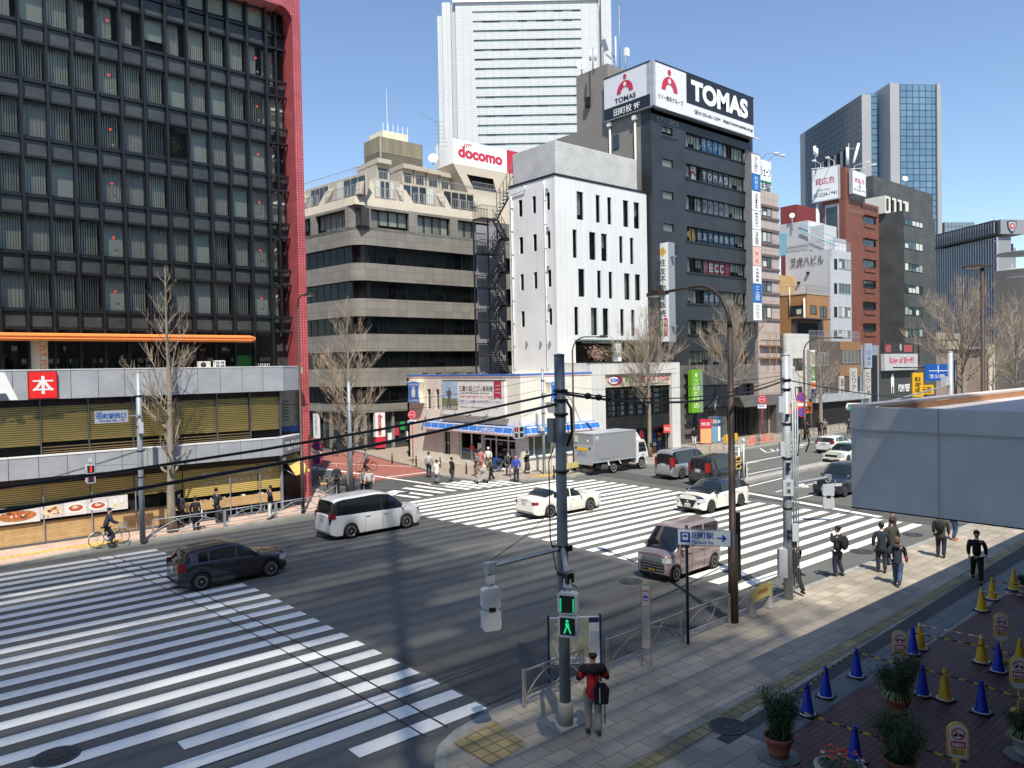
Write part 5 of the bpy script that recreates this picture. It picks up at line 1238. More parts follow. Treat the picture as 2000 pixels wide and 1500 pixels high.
# stair tower block rising behind (taller, taupe)
mb=MB(); cx=onX(1127,200,55.72); yb=onX(1127,200,55.72).y; ztp=onX(1187,124,55.72); mb.box((55.66,ztp.y,.1),(62,yb,ztp.z),TAUPE); zt9=ztp.z
mb.build('stair_tower',DT)
# ground and first floor of the dark tower
mb=MB(FD); mb.box((0,-.2,5.6),(DW,.4,7.6),DGR); mb.box((DW-4.3,-.2,.12),(DW,.4,5.6),DGR)if False else None
gx=lambda px,py=820:uv(FD,px,py)[0]
mb.box((0,-.2,.12),(gx(1350),.5,5.6),DGR)
mb.add([(gx(1440),-.9,3.2),(gx(1516),-.9,3.2),(gx(1516),-.9,4.3),(gx(1430),-.9,4.3),(gx(1440),1.4,3.2),(gx(1516),1.4,3.2),(gx(1516),1.4,4.3),(gx(1430),1.4,4.3)],[(0,1,2,3),(0,3,7,4),(1,5,6,2),(0,4,5,1),(3,2,6,7)],DGR)
mb.box((gx(1503),-.85,.12),(gx(1520),.5,3.2),DGR); mb.box((gx(1395),1.2,.12),(gx(1440),1.5,3.2),DGR)
mb.box((0.5,2.0,.12),(DW+4,2.2,5.6),mat('lobby_dark',(.02,.025,.03),var=.4,rough=.2)); mb.build('base_cladding',DT)
for k,(a,b,z0,z1)in enumerate(((1352,1436,3.3,5.5),(1436,1480,4.35,5.55),(1482,1518,4.35,5.55),(1438,1462,.14,3.1),(1464,1500,.14,3.1))):
 window(DT,FD,gx(a),gx(b),z0,z1,n=3,depth=-.05 if k>2 else .6,fw=.06,gm=GLASS_SOLID if k<3 else GLASS_CLEAR,inner=False,name='lobby_window')
mb=MB(FD)
for k in range(7):mb.box((gx(1333),-.45-.0*k,1.0+k*.95),(gx(1349)+.2,-.2,1.06+k*.95),BLKM)
for k in range(4):z=3.0;
mb.box((gx(1352),.2,.12),(gx(1400),.4,3.0),mat('dark_stair_void',(.02,.022,.025))); mb.tube([(gx(1395),0,3.1),(gx(1410),.6,4.4)],.12,GREYM,6); mb.build('base_moulding',DT)
# rooftop advertisement
AD=thing('billboard','large rooftop advertisement with white TOMAS lettering on black, two faces','billboard',(56,44.6,31))
FA=FR(0,44.4,0); ax0=uv(FA,1281,200)[0]; ax1=uv(FA,1472,230)[0]
def zf(px,py):return uv(FA,px,py)[1]
az1=(zf(1281,119)+zf(1472,191))/2; az0=(zf(1283,206)+zf(1474,269))/2
FAS=FR(ax0-.35,44.4+.35,-90); ay=uv(FAS,1180,190)[0]
AH=az1-az0; AW=ax1-ax0
NAVY=mat('advert_black',(.018,.021,.03),rough=.4,var=0); LGR=mat('advert_pale',(.74,.74,.77),rough=.4,var=0)
mb=MB(FA); mb.box((ax0,0,az0),(ax1,1.2,az1),LGR); mb.box((ax0+AW*.285,-.02,az0+AH*.30),(ax1-.05,-.001,az1-.08),NAVY)
mb.box((ax0-.05,-.03,az1-.08),(ax1+.05,1.21,az1+.03),BLKM); mb.box((ax0-.3,.001,az0),(ax0-.001,1.19,az1),FASC); mb.box((ax0-.05,-.03,az0-.1),(ax1+.05,1.21,az0),GREYM)
mb.M=FAS; mb.box((ay,0,az0),(-.4,.8,az1),LGR); mb.box((ay,-.02,az0-.02),(-.02,-.001,az0+AH*.27),NAVY); mb.box((ay-.05,-.03,az1-.08),(-.0,.81,az1+.03),BLKM); mb.box((ay-.05,-.03,az0-.1),(0,.81,az0-.02),GREYM)
mb.box((-.4,0,az0),(0,.35,az1),FASC); mb.build('panel',AD)
def arch(mb,cx,cz,r,m,wf=1.45):
 "emblem of an arch with a dot"
 mb.disc((cx,-.03,cz+r*1.1),r*.30,m,ry=r*.34)
 k=18
 o=[(cx+r*wf*cos(pi*i/k),cz-r*1.0+r*1.6*sin(pi*i/k))for i in range(k+1)]; i_=[(cx+r*wf*.50*cos(pi*(k-i)/k),cz-r*1.0+r*.75*sin(pi*(k-i)/k))for i in range(k+1)]
 V=[(x,-.03,z)for x,z in o]+[(x,-.03,z)for x,z in i_[::-1]]; mb.add(V,[(i,i+1,k+2+i,k+1+i)for i in range(k)],m)
 mb.disc((cx,-.034,cz+r*.1),r*.25,SIGNWHITE,ry=r*.28)
mb=MB(FA); arch(mb,ax0+AW*.125,az0+AH*.62,AH*.2,SREDT); mb.text('リソー教育グループ',ax0+AW*.135,az0+AH*.24,w=AW*.23,h=AH*.11,m=INK,y=-.03)
mb.text('TOMAS',ax0+AW*.63,az0+AH*.64,w=AW*.60,h=AH*.48,m=SIGNWHITE,y=-.03,bold=.05); mb.text('☎0120-65-1359',ax0+AW*.49,az0+AH*.15,w=AW*.27,h=AH*.11,m=INK,y=-.03,bold=.01)
mb.text('https://www.tomas.co.jp',ax0+AW*.82,az0+AH*.15,w=AW*.33,h=AH*.11,m=INK,y=-.03)
mb.M=FAS; aw=-ay; arch(mb,ay+aw*.47,az0+AH*.68,AH*.17,SREDT); mb.text('TOMAS',ay+aw*.47,az0+AH*.37,w=aw*.46,h=AH*.12,m=NAVY,y=-.03,bold=.02)
mb.text('田町校 9F',ay+aw*.5,az0+AH*.12,w=aw*.56,h=AH*.17,m=SIGNWHITE,y=-.03,bold=.03); mb.build('lettering',AD)
mb=MB(FA)
for k in range(6):xx=ax0+.5+k*(AW-1)/5; mb.tube([(xx,.9,az0),(xx,1.3,az0-1.6)],.08,BLKM,5)
for k in range(3):xx=ax0+1+k*(AW*.4); mb.box((xx,-.6,az0-.35),(xx+2.2,-.5,az0-.28),SIGNWHITE)
mb.box((ax0,.6,az0-.5),(ax1,.9,az0-.1),BLKM); mb.build('support_frame',AD)
# projecting vertical signs on the dark tower
def vsign(x,y,z0,z1,w,th,label,face,side=None,name='projecting_sign',rz=0):
 t=thing(name,label,'sign',(x,y,z0),R(rz)); mb=MB(NAT[t.name]); H=z1-z0
 mb.box((0,0,0),(w,th,H),GREYM); mb.box((.04,-.015,.04),(w-.04,0,H-.04),SIGNWHITE); face(mb,w,H)
 mb.build('panel',t)
 bk=MB(NAT[t.name])
 for q in(.15,.85):bk.box((w,th*.3,H*q),(w+.4,th*.7,H*q+.1),GREYM)
 bk.build('bracket',t); return t
YS=44.6; s0,zt_=onX(1284,473,56.55).y,onX(1290,475,56.6)
FZ=FR(56.7,44.95,-90); a=uv(FZ,1284,580,0)[0]; b=uv(FZ,1307,580,0)[0]; zA_,zB_2=uv(FZ,1295,474)[1],uv(FZ,1297,668)[1]
def f_real(mb,w,H):
 for q in range(4):mb.disc((w/2+.17*w*cos(q*pi/2),-.02,H*.91+.17*w*sin(q*pi/2)),.15*w,mat('amber',(.8,.48,.12)))
 for i,ch in enumerate('住友不動産販売'):mb.text(ch,w/2,H*(.80-.085*i),w=w*.45,h=w*.48,m=INK,y=-.03,bold=.02)
 for i,(c1,c2)in enumerate(((GREEN,SREDT),(SIGNWHITE,SIGNWHITE),(GREEN,SREDT))):pass
 mb.box((w*.12,-.03,H*.06),(w*.45,-.02,H*.24),GREEN); mb.box((w*.52,-.03,H*.06),(w*.85,-.02,H*.24),SREDT)
 for i in(0,1):mb.text('賃貸'[i],w*.285,H*(.20-.07*i),w=w*.26,h=w*.3,m=SIGNWHITE,y=-.035); mb.text('売買'[i],w*.685,H*(.20-.07*i),w=w*.26,h=w*.3,m=SIGNWHITE,y=-.035)
Pn=FZ@Vector((a,0,zB_2)); vsign(Pn.x,Pn.y,zB_2,zA_,b-a,.9,'tall white projecting sign of an estate agent with green and red tags',f_real,rz=-90)
# green lime restaurant banner
FG=FR(0,43.9,0); a=uv(FG,1351,760)[0]; b=uv(FG,1369,760)[0]; z1_,z0_=uv(FG,1360,722)[1],uv(FG,1360,806)[1]
t=thing('banner_sign','lime green vertical banner sign with white brush lettering','sign',(a,43.9,z0_)); mb=MB(); LIME=mat('lime',(.16,.42,.02),rough=.5,var=.03)
mb.box((a,43.9,z0_),(b,44.3,z1_),LIME); mb.box((b+.001,43.92,z0_),(b+.35,44.3,z1_),GREYM); mb.M=FR(0,43.9); mb.text('三日だけの',(a+b)/2,(z0_+z1_)/2-.25,w=(b-a)*.55,h=(z1_-z0_)*.7,m=SIGNWHITE,y=-.01,vertical=True,bold=.02)
for k in range(5):mb.disc(((a+b)/2+.12*cos(k*1.25),-.012,z1_-.5+.14*sin(k*1.25)),.09,SIGNWHITE)
mb.build('panel',t)
# sign column at the right edge of the dark tower
FE=FR(0,44.2,0); a=uv(FE,1470,450)[0]; b=uv(FE,1482,450)[0]; bx=uv(FE,1486,450)[0]
ys_=[302,340,373,411,448,481,519,554,591,626]; t=thing('sign_column','narrow column of tenant signs on the right edge of the dark tower','sign',(a,44.2,10))
zs_l=[uv(FE,1476,y)[1]for y in ys_]; cols=[SIGNWHITE,mat('deep_sky',(.02,.16,.5)),SIGNWHITE,SIGNWHITE,SIGNWHITE,mat('sign_pinkish',(.75,.5,.4)),SIGNWHITE,mat('deep_sky',(.02,.16,.5)),SIGNWHITE]
txt=['セブン三田ビル','社労士','TOMAS','野村の仲介','住友不動産販売','ECC','大成有楽','三田','クリニック']
cm=MB(); cm.box((a-.03,44.24,zs_l[-1]-.1),(bx+.15,45.3,zs_l[0]+.15),mat('column_grey',(.22,.23,.24))); cm.build('frame',t)
for k in range(9):
 m_=MB(FE); m_.box((a,0,zs_l[k+1]+.04),(bx,.035,zs_l[k]-.03),cols[k])
 if txt[k]=='TOMAS':m_.text('TOMAS',0,0,w=1.6,h=.42,m=INK,y=0,bold=.03,T=Matrix.Translation(((a+bx)/2,-.01,(zs_l[k]+zs_l[k+1])/2))@Matrix.Rotation(R(90),4,'Y'))
 elif txt[k]=='ECC':
  for j in range(2):m_.text('ECC',(a+bx)/2,zs_l[k+1]+.5+j*.8,w=.5,h=.35,m=SREDT,y=-.01,bold=.03)
 else:m_.text(txt[k],(a+bx)/2,(zs_l[k]+zs_l[k+1])/2,w=(bx-a)*.4,h=(zs_l[k]-zs_l[k+1])*.8,m=INK if cols[k]==SIGNWHITE else SIGNWHITE,y=-.01,vertical=True)
 m_.build('sign_panel',t)
# rooftop aerials of the dark tower
t=thing('antenna','cluster of phone aerials and lightning rod on the dark tower roof','antenna',(57,52,34)); mb=MB(); Yt=51.5
def apole(px,y0,y1,r=.05,m=None,yy=None):P=onY(px,y0,yy or Yt); Q=onY(px-1,y1,yy or Yt); mb.tube([(P.x,P.y,P.z-1),(P.x,P.y,Q.z)],r,m or GREYM,6); return P,Q
apole(1158,126,92,.07); apole(1178,122,70,.06); apole(1196,130,110,.05); apole(1211,130,12,.05); apole(1203,130,72,.07,SIGNWHITE); apole(1222,132,96,.05)
for px,y0,y1 in((1153,118,98),(1163,118,98)):P=onY(px,y0,Yt); Q=onY(px,y1,Yt); mb.tube([P,Q],.12,SIGNWHITE,6)
P=onY(1177,78,Yt); Q=onY(1184,100,Yt); mb.tube([P,Q],.35,GREYM,4); P=onY(1224,102,Yt); mb.cbox(P,(.5,.3,.8),SIGNWHITE)
for k in range(7):P=onY(1197,122-k*2,Yt); mb.tube([P,(P.x+cos(k*1.3)*.9,P.y+.3,P.z+.5)],.03,BLKM,4)
mb.build('pole',t)
dish(onY(1136,126,51),.5,Vector((-.75,-.7,.2)),'white satellite dish on the roof of the dark tower',1.0)
# ===== the far white office tower
def at_depth(px,py,dw):
 d=ray(px,py); return EYE+d*(dw/d.dot(FWD))
NW=330.0; PTW=tiles('tower_panel',(0.60,0.62,0.62),(0.44,0.46,0.47),3.2,1.0,ms=0.10,second=(0.57,0.59,0.60),axes='xz',offset=0,dirt=0.05,noise_scale=.05,bump=0)
PTW2=mat('tower_recess',(.46,.46,.50),rough=.5)
c=at_depth(893,250,NW); FN=Matrix.Translation((c.x,c.y,0))@Matrix.Rotation(YAW-R(90),4,'Z')
NT=thing('office_tower','very tall pale office tower with thin ribbon windows, cut off by the top edge','building',mw=Matrix.Translation((c.x,c.y,0))@Matrix.Rotation(YAW-R(90),4,'Z'))
sN=lambda px,py=200:uv(FN,px,py)[0]
zN=lambda px,py:uv(FN,px,py)[1]
ztop=zN(1000,4)
rowsN=[22,43,60.5,79,97,115.5,134,152.5,171,189,207.5,226,244,262.5,281,299]
hn=[]; za0=zN(930,22); stp=(za0-zN(930,299))/15
for k in range(16):zt_=za0-stp*k; hn.append((sN(926+k*.5),sN(1137+k*.2),zt_-.95,zt_))
mb=MB(FN); wall_holes(mb,sN(893),sN(1170),20,ztop,hn,1.0,PTW)
mb.box((sN(868),-3,0),(sN(884),30,ztop-1),PTW); mb.box((sN(858),-1.5,0),(sN(868)-.01,30,ztop-6),PTW)
mb.box((sN(884)+.01,1.2,0),(sN(893)-.01,30,ztop),PTW2); mb.box((sN(1170)+.01,1.2,0),(sN(1176)-.01,30,ztop),PTW2); mb.box((sN(1176),-2,0),(sN(1195),30,ztop+.6),PTW)
mb.box((sN(893),1.001,0),(sN(1170),1.2,ztop),PTW2); mb.box((sN(893),0,0),(sN(1170),1.0,20),PTW)
mb.box((sN(888),-.8,ztop),(sN(1172),20,ztop+2.2),SIGNWHITE); mb.box((sN(1110),-.3,ztop+2.2),(sN(1176),20,ztop+7),SIGNWHITE); mb.box((sN(1148),-.35,ztop+2.4),(sN(1160),-.31,ztop+6),DARK); mb.box((sN(893),.8,ztop+2.2),(sN(1110),20,ztop+60),PTW)
mb.build('wall',NT)
random.seed(2); ww=mat('tower_glass',(.30,.38,.38),rough=.15,var=.2,scale=.1); wd_=mat('tower_glass_dark',(.13,.16,.19),rough=.15); wl_=mat('tower_glass_pale',(.52,.62,.60),rough=.2)
for k,h in enumerate(hn):
 mb=MB(FN); n_=12; st=(h[1]-h[0])/n_
 for j in range(n_):
  m_=random.choice([ww,ww,ww,wd_]if k>1 else[wl_,wl_,wd_]); mb.box((h[0]+st*j+.12,.45,h[2]),(h[0]+st*(j+1)-.02,.9,h[3]-.12),m_)
 mb.box((h[0],.3,h[3]-.12),(h[1],.99,h[3]),BLKM); mb.build('window_band',NT)
# ===== blue glass tower on the right, far away
BD_=230.0; c=at_depth(1684,300,BD_); AK=R(-35.5); FK=Matrix.Translation((c.x,c.y,0))@Matrix.Rotation(AK,4,'Z'); FKS=Matrix.Translation((c.x,c.y,0))@Matrix.Rotation(AK-R(90),4,'Z')
BT=thing('office_tower','tall blue glass tower with pale grey piers behind the red brick building','building',mw=FK)
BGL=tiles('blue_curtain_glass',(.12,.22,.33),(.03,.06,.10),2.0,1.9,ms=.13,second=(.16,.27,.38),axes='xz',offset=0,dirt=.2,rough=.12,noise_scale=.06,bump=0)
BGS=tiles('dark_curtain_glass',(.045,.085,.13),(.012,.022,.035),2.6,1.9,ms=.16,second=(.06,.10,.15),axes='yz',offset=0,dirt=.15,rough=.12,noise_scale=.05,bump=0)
PIER=mat('pale_pier',(.36,.37,.38),rough=.6,var=.05,scale=.1)
sK=lambda px:uv(FK,px,400)[0]; zk0=uv(FK,1684,184)[1]; sl_=uv(FKS,1575,400)[0]
mb=MB(FK); mb.box((0,0,0),(sK(1703),40,zk0),PIER); mb.box((sK(1725),-4,0),(sK(1743),40,zk0+2),PIER); mb.box((sK(1815),-4,0),(sK(1822),40,zk0+2),PIER); mb.box((sK(1828),0,0),(sK(1840),40,zk0),PIER); mb.build('pier',BT)
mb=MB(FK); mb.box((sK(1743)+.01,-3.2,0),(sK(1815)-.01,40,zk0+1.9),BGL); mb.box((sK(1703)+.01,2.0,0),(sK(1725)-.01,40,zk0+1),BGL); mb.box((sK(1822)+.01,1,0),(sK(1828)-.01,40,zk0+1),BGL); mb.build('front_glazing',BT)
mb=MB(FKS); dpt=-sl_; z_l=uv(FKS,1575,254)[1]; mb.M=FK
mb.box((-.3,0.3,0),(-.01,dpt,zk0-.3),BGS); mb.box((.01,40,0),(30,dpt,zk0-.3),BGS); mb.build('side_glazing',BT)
mb=MB(FKS); a=uv(FKS,1603,300); b=uv(FKS,1652,270); mb.box((a[0],-.45,zk0-21),(b[0],-.31,zk0-14),DARK)
for k in range(4):s_=a[0]+(b[0]-a[0])*(k+.4)/4; mb.box((s_,-.6,zk0-21),(s_+1.5,-.46,zk0-14),PIER)
mb.build('sky_lobby',BT)
# ===== dark glass block with a crest on its grey flank, further right
c=at_depth(1949,500,165); AL=R(-32); FL=Matrix.Translation((c.x,c.y,0))@Matrix.Rotation(AL,4,'Z'); FLS=Matrix.Translation((c.x,c.y,0))@Matrix.Rotation(AL-R(90),4,'Z')
GB=thing('office_building','grey glass block with vertical fins and a small crest on its flank','building',mw=FL)
zl1=uv(FL,1949,430)[1]; zl2=uv(FL,1949,458)[1]; sl0=uv(FLS,1826,500)[0]; sr=uv(FL,1996,500)[0]
GPN=mat('grey_flank_panel',(.27,.28,.30),rough=.6,var=.04,scale=.2)
mb=MB(FL); mb.box((0,0,0),(sr*.55,30,zl2-.6),GPN); mb.box((0,-.8,zl2),(sr,30,zl1),GPN); mb.box((0,-sl0-2,0),(20,-sl0,zl2),GPN)
for k in range(5):mb.box((sr*.55,1,zl2-4-k*4.3),(sr*1.3,8,zl2-3.6-k*4.3),GPN); mb.box((sr*.6,2,zl2-3.6-k*4.3),(sr*.95,3,zl2-1.6-k*4.3),FASC if k%2 else SPAN)
mb.build('wall',GB)
mb=MB(FLS); GL2=tiles('slate_glass',(.055,.075,.10),(.16,.18,.20),60.0,3.6,ms=.35,second=(.04,.055,.08),axes='wall',offset=0,dirt=.2,rough=.12,bump=0,noise_scale=.1)
mb.box((sl0,-.02,0),(-.02,.3,zl2-.5),GL2); mb.box((sl0,-.82,zl2+.3),(-.02,-.6,zl1-.3),SPAN); mb.box((sl0,-.9,zl2-.2),(0,-.02,zl2+.3),BLKM); mb.box((sl0,-.9,zl1-.3),(0,-.4,zl1),BLKM); mb.build('glazing',GB)
mb=MB(FLS); n_=26
for k in range(n_+1):s_=sl0*(1-k/n_); mb.box((s_-.12,-.35,0),(s_+.12,-.03,zl2-.6),FASC); mb.box((s_-.06,-.95,zl2+.3),(s_+.06,-.83,zl1-.3),FASC)
mb.build('fin',GB)
mb=MB(FL); s_,z_=uv(FL,1970,444);
def shield(k):return[(s_+x*k,z_+z*k)for x,z in((-.9,.9),(0,1.1),(.9,.9),(.8,-.1),(.4,-.8),(0,-1.1),(-.4,-.8),(-.8,-.1))]
mb.plate(shield(1.25),-.95,-.82,mat('crest_navy',(.03,.04,.10))); mb.plate(shield(1.0),-1.0,-.95,FASC); mb.disc((s_,-1.02,z_+.1),.62,SREDT); mb.disc((s_,-1.03,z_+.15),.3,mat('crest_gold',(.7,.55,.3))); mb.build('crest',GB)
# pale silo-like drum
c=at_depth(2010,600,120); t=thing('round_building','pale cylindrical building at the right edge behind the bare trees','building',(c.x,c.y,0)); mb=MB(NAT[t.name]); r_=4.6; zz=uv(FR(c.x,c.y,-40),1990,531)[1]
mb.lathe([(r_,0),(r_,zz),(r_+.15,zz),(r_+.15,zz+.3),(.01,zz+.3)],mat('drum_render',(.55,.54,.55),rough=.7,var=.03),40); mb.build('wall',t); mb=MB(NAT[t.name])
for k in range(6):mb.lathe([(r_+.01,4+4*k),(r_+.03,4+4*k),(r_+.03,4.06+4*k),(r_+.01,4.06+4*k)],FASC,40)
mb.build('joint',t)
# distant glass hall just visible
c=at_depth(1845,480,300); F_=Matrix.Translation((c.x,c.y,0))@Matrix.Rotation(R(-35),4,'Z'); t=thing('office_building','distant low blue-grey glass building peeking between towers','building',mw=F_)
mb=MB(F_); mb.box((0,0,0),(uv(F_,1903,440)[0],20,uv(F_,1870,434)[1]),tiles('far_glass',(.22,.30,.36),(.10,.14,.17),1.5,2.2,ms=.2,axes='xz',offset=0,bump=0)); mb.build('wall',t)
# ===== the row of small buildings along the main road, right of the dark tower
def block(label,Y,pxl,pxc,pxr,pyt,mf,ms_,z0=.1,depth=None,name='shop_building',cap=None,zt_=None):
 P=onY(pxc,pyt,Y); Q=onY(pxr,pyt,Y); zt_=zt_ or P.z; yl=onX(pxl,pyt,P.x).y if pxl else Y+(depth or 10)
 yl=min(yl,Y+40); t=thing(name,label,'building',(P.x,Y,0)); mb=MB()
 mb.box((P.x,Y,z0),(Q.x,Y+.3,zt_),mf); mb.box((P.x,Y+.301,z0),(P.x+.3,yl,zt_),ms_); mb.box((P.x+.3,Y+.3,zt_-.4),(Q.x,yl,zt_-.1),CONC); mb.box((Q.x-.3,Y+.301,z0),(Q.x,yl,zt_),ms_)
 if cap:mb.box((P.x-.06,Y-.06,zt_),(Q.x+.06,Y+.35,zt_+.12),cap); mb.box((P.x-.06,Y+.351,zt_),(P.x+.35,yl,zt_+.12),cap)
 mb.build('wall',t); return t,FR(P.x,Y,0),FR(P.x,Y,-90),P.x,Q.x,zt_
def surf_win(t,F,xa,xb,ya,yb,n=2,fm=None,gm=None,blind=None,out=.0,name='window'):
 h=hpx(F,xa,ya,xb,yb); mb=MB(F); fm=fm or BLKM
 mb.box((h[0]-.06,-.05-out,h[2]-.06),(h[1]+.06,-.001,h[2]),fm); mb.box((h[0]-.06,-.05-out,h[3]),(h[1]+.06,-.001,h[3]+.06),fm)
 for k in range(n+1):x=h[0]+(h[1]-h[0])*k/n; mb.box((x-.04,-.045-out,h[2]),(x+.04,-.001,h[3]),fm)
 if blind:
  for k in range(n):
   x=h[0]+(h[1]-h[0])*k/n; mb.box((x+.04,-.012,h[2]),(x+(h[1]-h[0])/n-.04,-.003,h[3]),gm or GLASS_SOLID)
   if random.random()<.8:mb.box((x+.08,-.016,h[2]+.05),(x+(h[1]-h[0])/n-.08,-.0121,h[3]-random.choice([.05,.4])),random.choice([VB2,mat('dim_blind2',(.34,.37,.36),rough=.4),GLASS_SOLID]))
 else:mb.box((h[0],-.012,h[2]),(h[1],-.003,h[3]),gm or GLASS_SOLID)
 return mb.build(name,t)
random.seed(77)
PINKP=tiles('pink_beige_panel',(.50,.41,.36),(.30,.24,.21),1.6,1.1,ms=.03,second=(.48,.39,.34),axes='wall',offset=0,dirt=.08)
t,F,FS,xa,xb,zt_=block('narrow pinkish beige office building squeezed beside the dark tower',45.0,None,1477,1520,369,PINKP,PINKP)
dkb=mat('mocha_band',(.16,.12,.11))
for k,(y0,y1)in enumerate(((405,424),(452,474),(502,523),(550,570),(599,621))):
 w_=surf_win(t,F,1489,1506,y0,y1,2,blind=True)
 h=hpx(F,1489,y0,1506,y1); mb=MB(F); mb.box((0,-.12,h[3]+.08),(xb-xa,-.06,h[3]+.35),dkb); mb.box((0,-.12,h[2]-.35),(xb-xa,-.06,h[2]-.08),dkb); mb.build('band_course',t)
mb=MB(F); RUST=mat('rust_rail',(.40,.20,.09),rough=.7)
for yy in(676,700):z=uv(F,1500,yy)[1]; mb.box((.2,-.35,z-.1),(xb-xa-.1,-.06,z+.1),dkb)
for s_ in(1.6,2.9):mb.box((s_,-.4,uv(F,1500,712)[1]),(s_+.1,-.36,uv(F,1500,652)[1]),RUST)
for yy in(652,676,700):z=uv(F,1500,yy)[1]; mb.box((.3,-.41,z-.04),(xb-xa-.2,-.37,z+.02),RUST)
mb.build('rusty_frame',t)
mb=MB(F); z0,z1=uv(F,1496,361)[1],uv(F,1496,314)[1]; s0=uv(F,1485,340)[0]; s1=uv(F,1506,340)[0]
mb.box((s0,.0,zt_+.1),(s1,.2,z1),SIGNWHITE); mb.box((s0,-.02,z0+.15),(s1,-.001,z0+.4),GREEN); mb.text('シェーン',(s0+s1)/2,z1-1.2,w=1.9,h=1.0,m=INK,y=-.02,bold=.02); mb.text('英会話',(s0+s1)/2,z1-2.7,w=1.9,h=1.0,m=INK,y=-.02,bold=.02)
for q in(.3,1.6):mb.tube([(s0+q,.1,z1),(s0+q,-.6,z1+.5),(s0+q,-1.6,z1+.3)],.03,GREYM,5); mb.ball((s0+q,-1.7,z1+.25),.2,SIGNWHITE,sc=(1,1.4,.7))
mb.build('rooftop_sign',t)
WPB=tiles('cream_wall_panel',(.66,.65,.60),(.45,.44,.40),1.5,1.5,ms=.02,second=(.63,.62,.57),axes='wall',offset=0,dirt=.08)
t,F,FS,xa,xb,zt_=block('white panelled shop building with a blank banner above an orange shop sign',44.3,1513,1535,1580,651,WPB,DGR)
surf_win(t,F,1549,1567,701,722,2,blind=True); surf_win(t,F,1553,1566,757,778,2,blind=True)
mb=MB(F); h=hpx(F,1537,716,1548,787); mb.box((h[0],-.3,h[2]),(h[1],-.1,h[3]),mat('lilac_white',(.68,.66,.74))); mb.build('banner',t)
mb=MB(F); h=hpx(F,1544,787,1571,806); mb.box((h[0],-.9,h[2]),(h[1]+.1,-.003,h[3]),ORANGE); mb.text('BOOKOFF',(h[0]+h[1])/2,(h[2]+h[3])/2-.1,w=(h[1]-h[0])*.92,h=.5,m=INK,y=-.92,bold=.04); mb.text('本を売るなら',(h[0]+h[1])/2,h[3]-.22,w=1.6,h=.22,m=SIGNWHITE,y=-.92)
mb.box((h[0]-.4,-.9,.12),(h[0],-.5,h[2]),BLUE); mb.box((h[0],-.01,.12),(xb-xa,-.002,h[2]),DARK); mb.build('shop_sign',t)
TANB=tiles('tan_tile',(.45,.23,.09),(.25,.13,.06),.24,.08,ms=.008,second=(.40,.20,.075),axes='wall',dirt=.1)
t,F,FS,xa,xb,zt_=block('tan tiled building with two small windows and rooftop railing',47.0,1521,1576,1619,574,TANB,TANB,cap=CREAM)
surf_win(t,F,1583,1594,597,613,1); surf_win(t,F,1602,1614,599,619,2); surf_win(t,FS,1542,1567,599,614,2,blind=True)
mb=MB(FS); s_=uv(FS,1572,600)[0]; mb.tube([(s_,-.15,8),(s_,-.15,zt_-.5)],.12,CREAMY,8); s_=uv(FS,1543,590)[0]; mb.tube([(s_,-.1,zt_-2.5),(s_,-.1,zt_+1)],.06,CREAMY,6); mb.build('downpipe',t)
mb=MB(F)
def railing(mb,pts,h,m,n,r=.025):
 for a,b in zip(pts[:-1],pts[1:]):
  a=Vector(a); b=Vector(b); mb.tube([a+Vector((0,0,h)),b+Vector((0,0,h))],r,m,5); mb.tube([a+Vector((0,0,h*.5)),b+Vector((0,0,h*.5))],r*.7,m,4)
  for k in range(n+1):p=a.lerp(b,k/n); mb.box((p.x-.015,p.y-.015,p.z),(p.x+.015,p.y+.015,p.z+h),m)
railing(mb,[(0.1,12,zt_),(.1,.1,zt_),(xb-xa-.1,.1,zt_)],1.1,GREYM,14); mb.build('roof_railing',t)
mb=MB(F); yl=onX(1521,560,xa+.3).y-47; P2=onY(1556,545,54); mb.box((P2.x-xa-6,7,zt_),(P2.x-xa,12,onY(1556,541,54).z),mat('ochre_wall',(.50,.32,.14))); mb.build('roof_room',t)
GWH=tiles('pale_grey_concrete',(.50,.51,.53),(.40,.41,.43),40.0,.9,ms=.02,second=(.49,.50,.52),axes='wall',offset=0,dirt=.07)
GWS=mat('pale_grey_render',(.56,.56,.57),rough=.8,var=.05,scale=.3)
t,F,FS,xa,xb,zt_=block('pale grey office building with large characters on its blank side wall',49.0,1534,1621,1662,486,GWH,GWS)
for y0,y1 in((505,527),(553,574),(599,620),(645,660)):surf_win(t,F,1638,1661,y0,y1,4,blind=True,fm=FASC); mb=MB(F); h=hpx(F,1629,y0,1635,y1); mb.box((h[0],-.02,h[2]),(h[1],-.003,h[3]),DARK); mb.build('recess',t)
mb=MB(FS); h=hpx(FS,1544,520,1609,500); a=uv(FS,1544,512)[0]; b=uv(FS,1609,508)[0]; z=uv(FS,1577,510)[1]
mb.text('芝虎八ビル',(a+b)/2,z,w=b-a,h=1.25,m=mat('steel_letter',(.12,.12,.12)),y=-.08,bold=.02); mb.build('building_name',t)
mb=MB(FS)
for px,py in((1579,534),(1561,553)):s_,z_=uv(FS,px,py); mb.box((s_-.15,-.3,z_-.1),(s_+.15,-.01,z_+.2),BLKM)
mb.build('vent',t)
mb=MB(F); ybk=onX(1534,500,xa).y-49; railing(mb,[(.1,ybk,zt_),(.1,.1,zt_),(xb-xa,.1,zt_)],1.2,FASC,20); mb.build('roof_railing',t)
mb=MB(); q=onX(1522,440,xa+.2); p=onX(1578,440,xa+.2); mb.box((xa+.2,p.y,zt_),(xa+5,q.y,zt_+4.2),GWS); mb.box((xa+.1,p.y+3,zt_),(xa+.19,p.y+5,zt_+3),mat('pale_blue_panel',(.25,.50,.60))); mb.box((xa+.6,p.y-2,zt_),(xa+4,p.y,zt_+3.4),GWS); mb.build('roof_room',t)
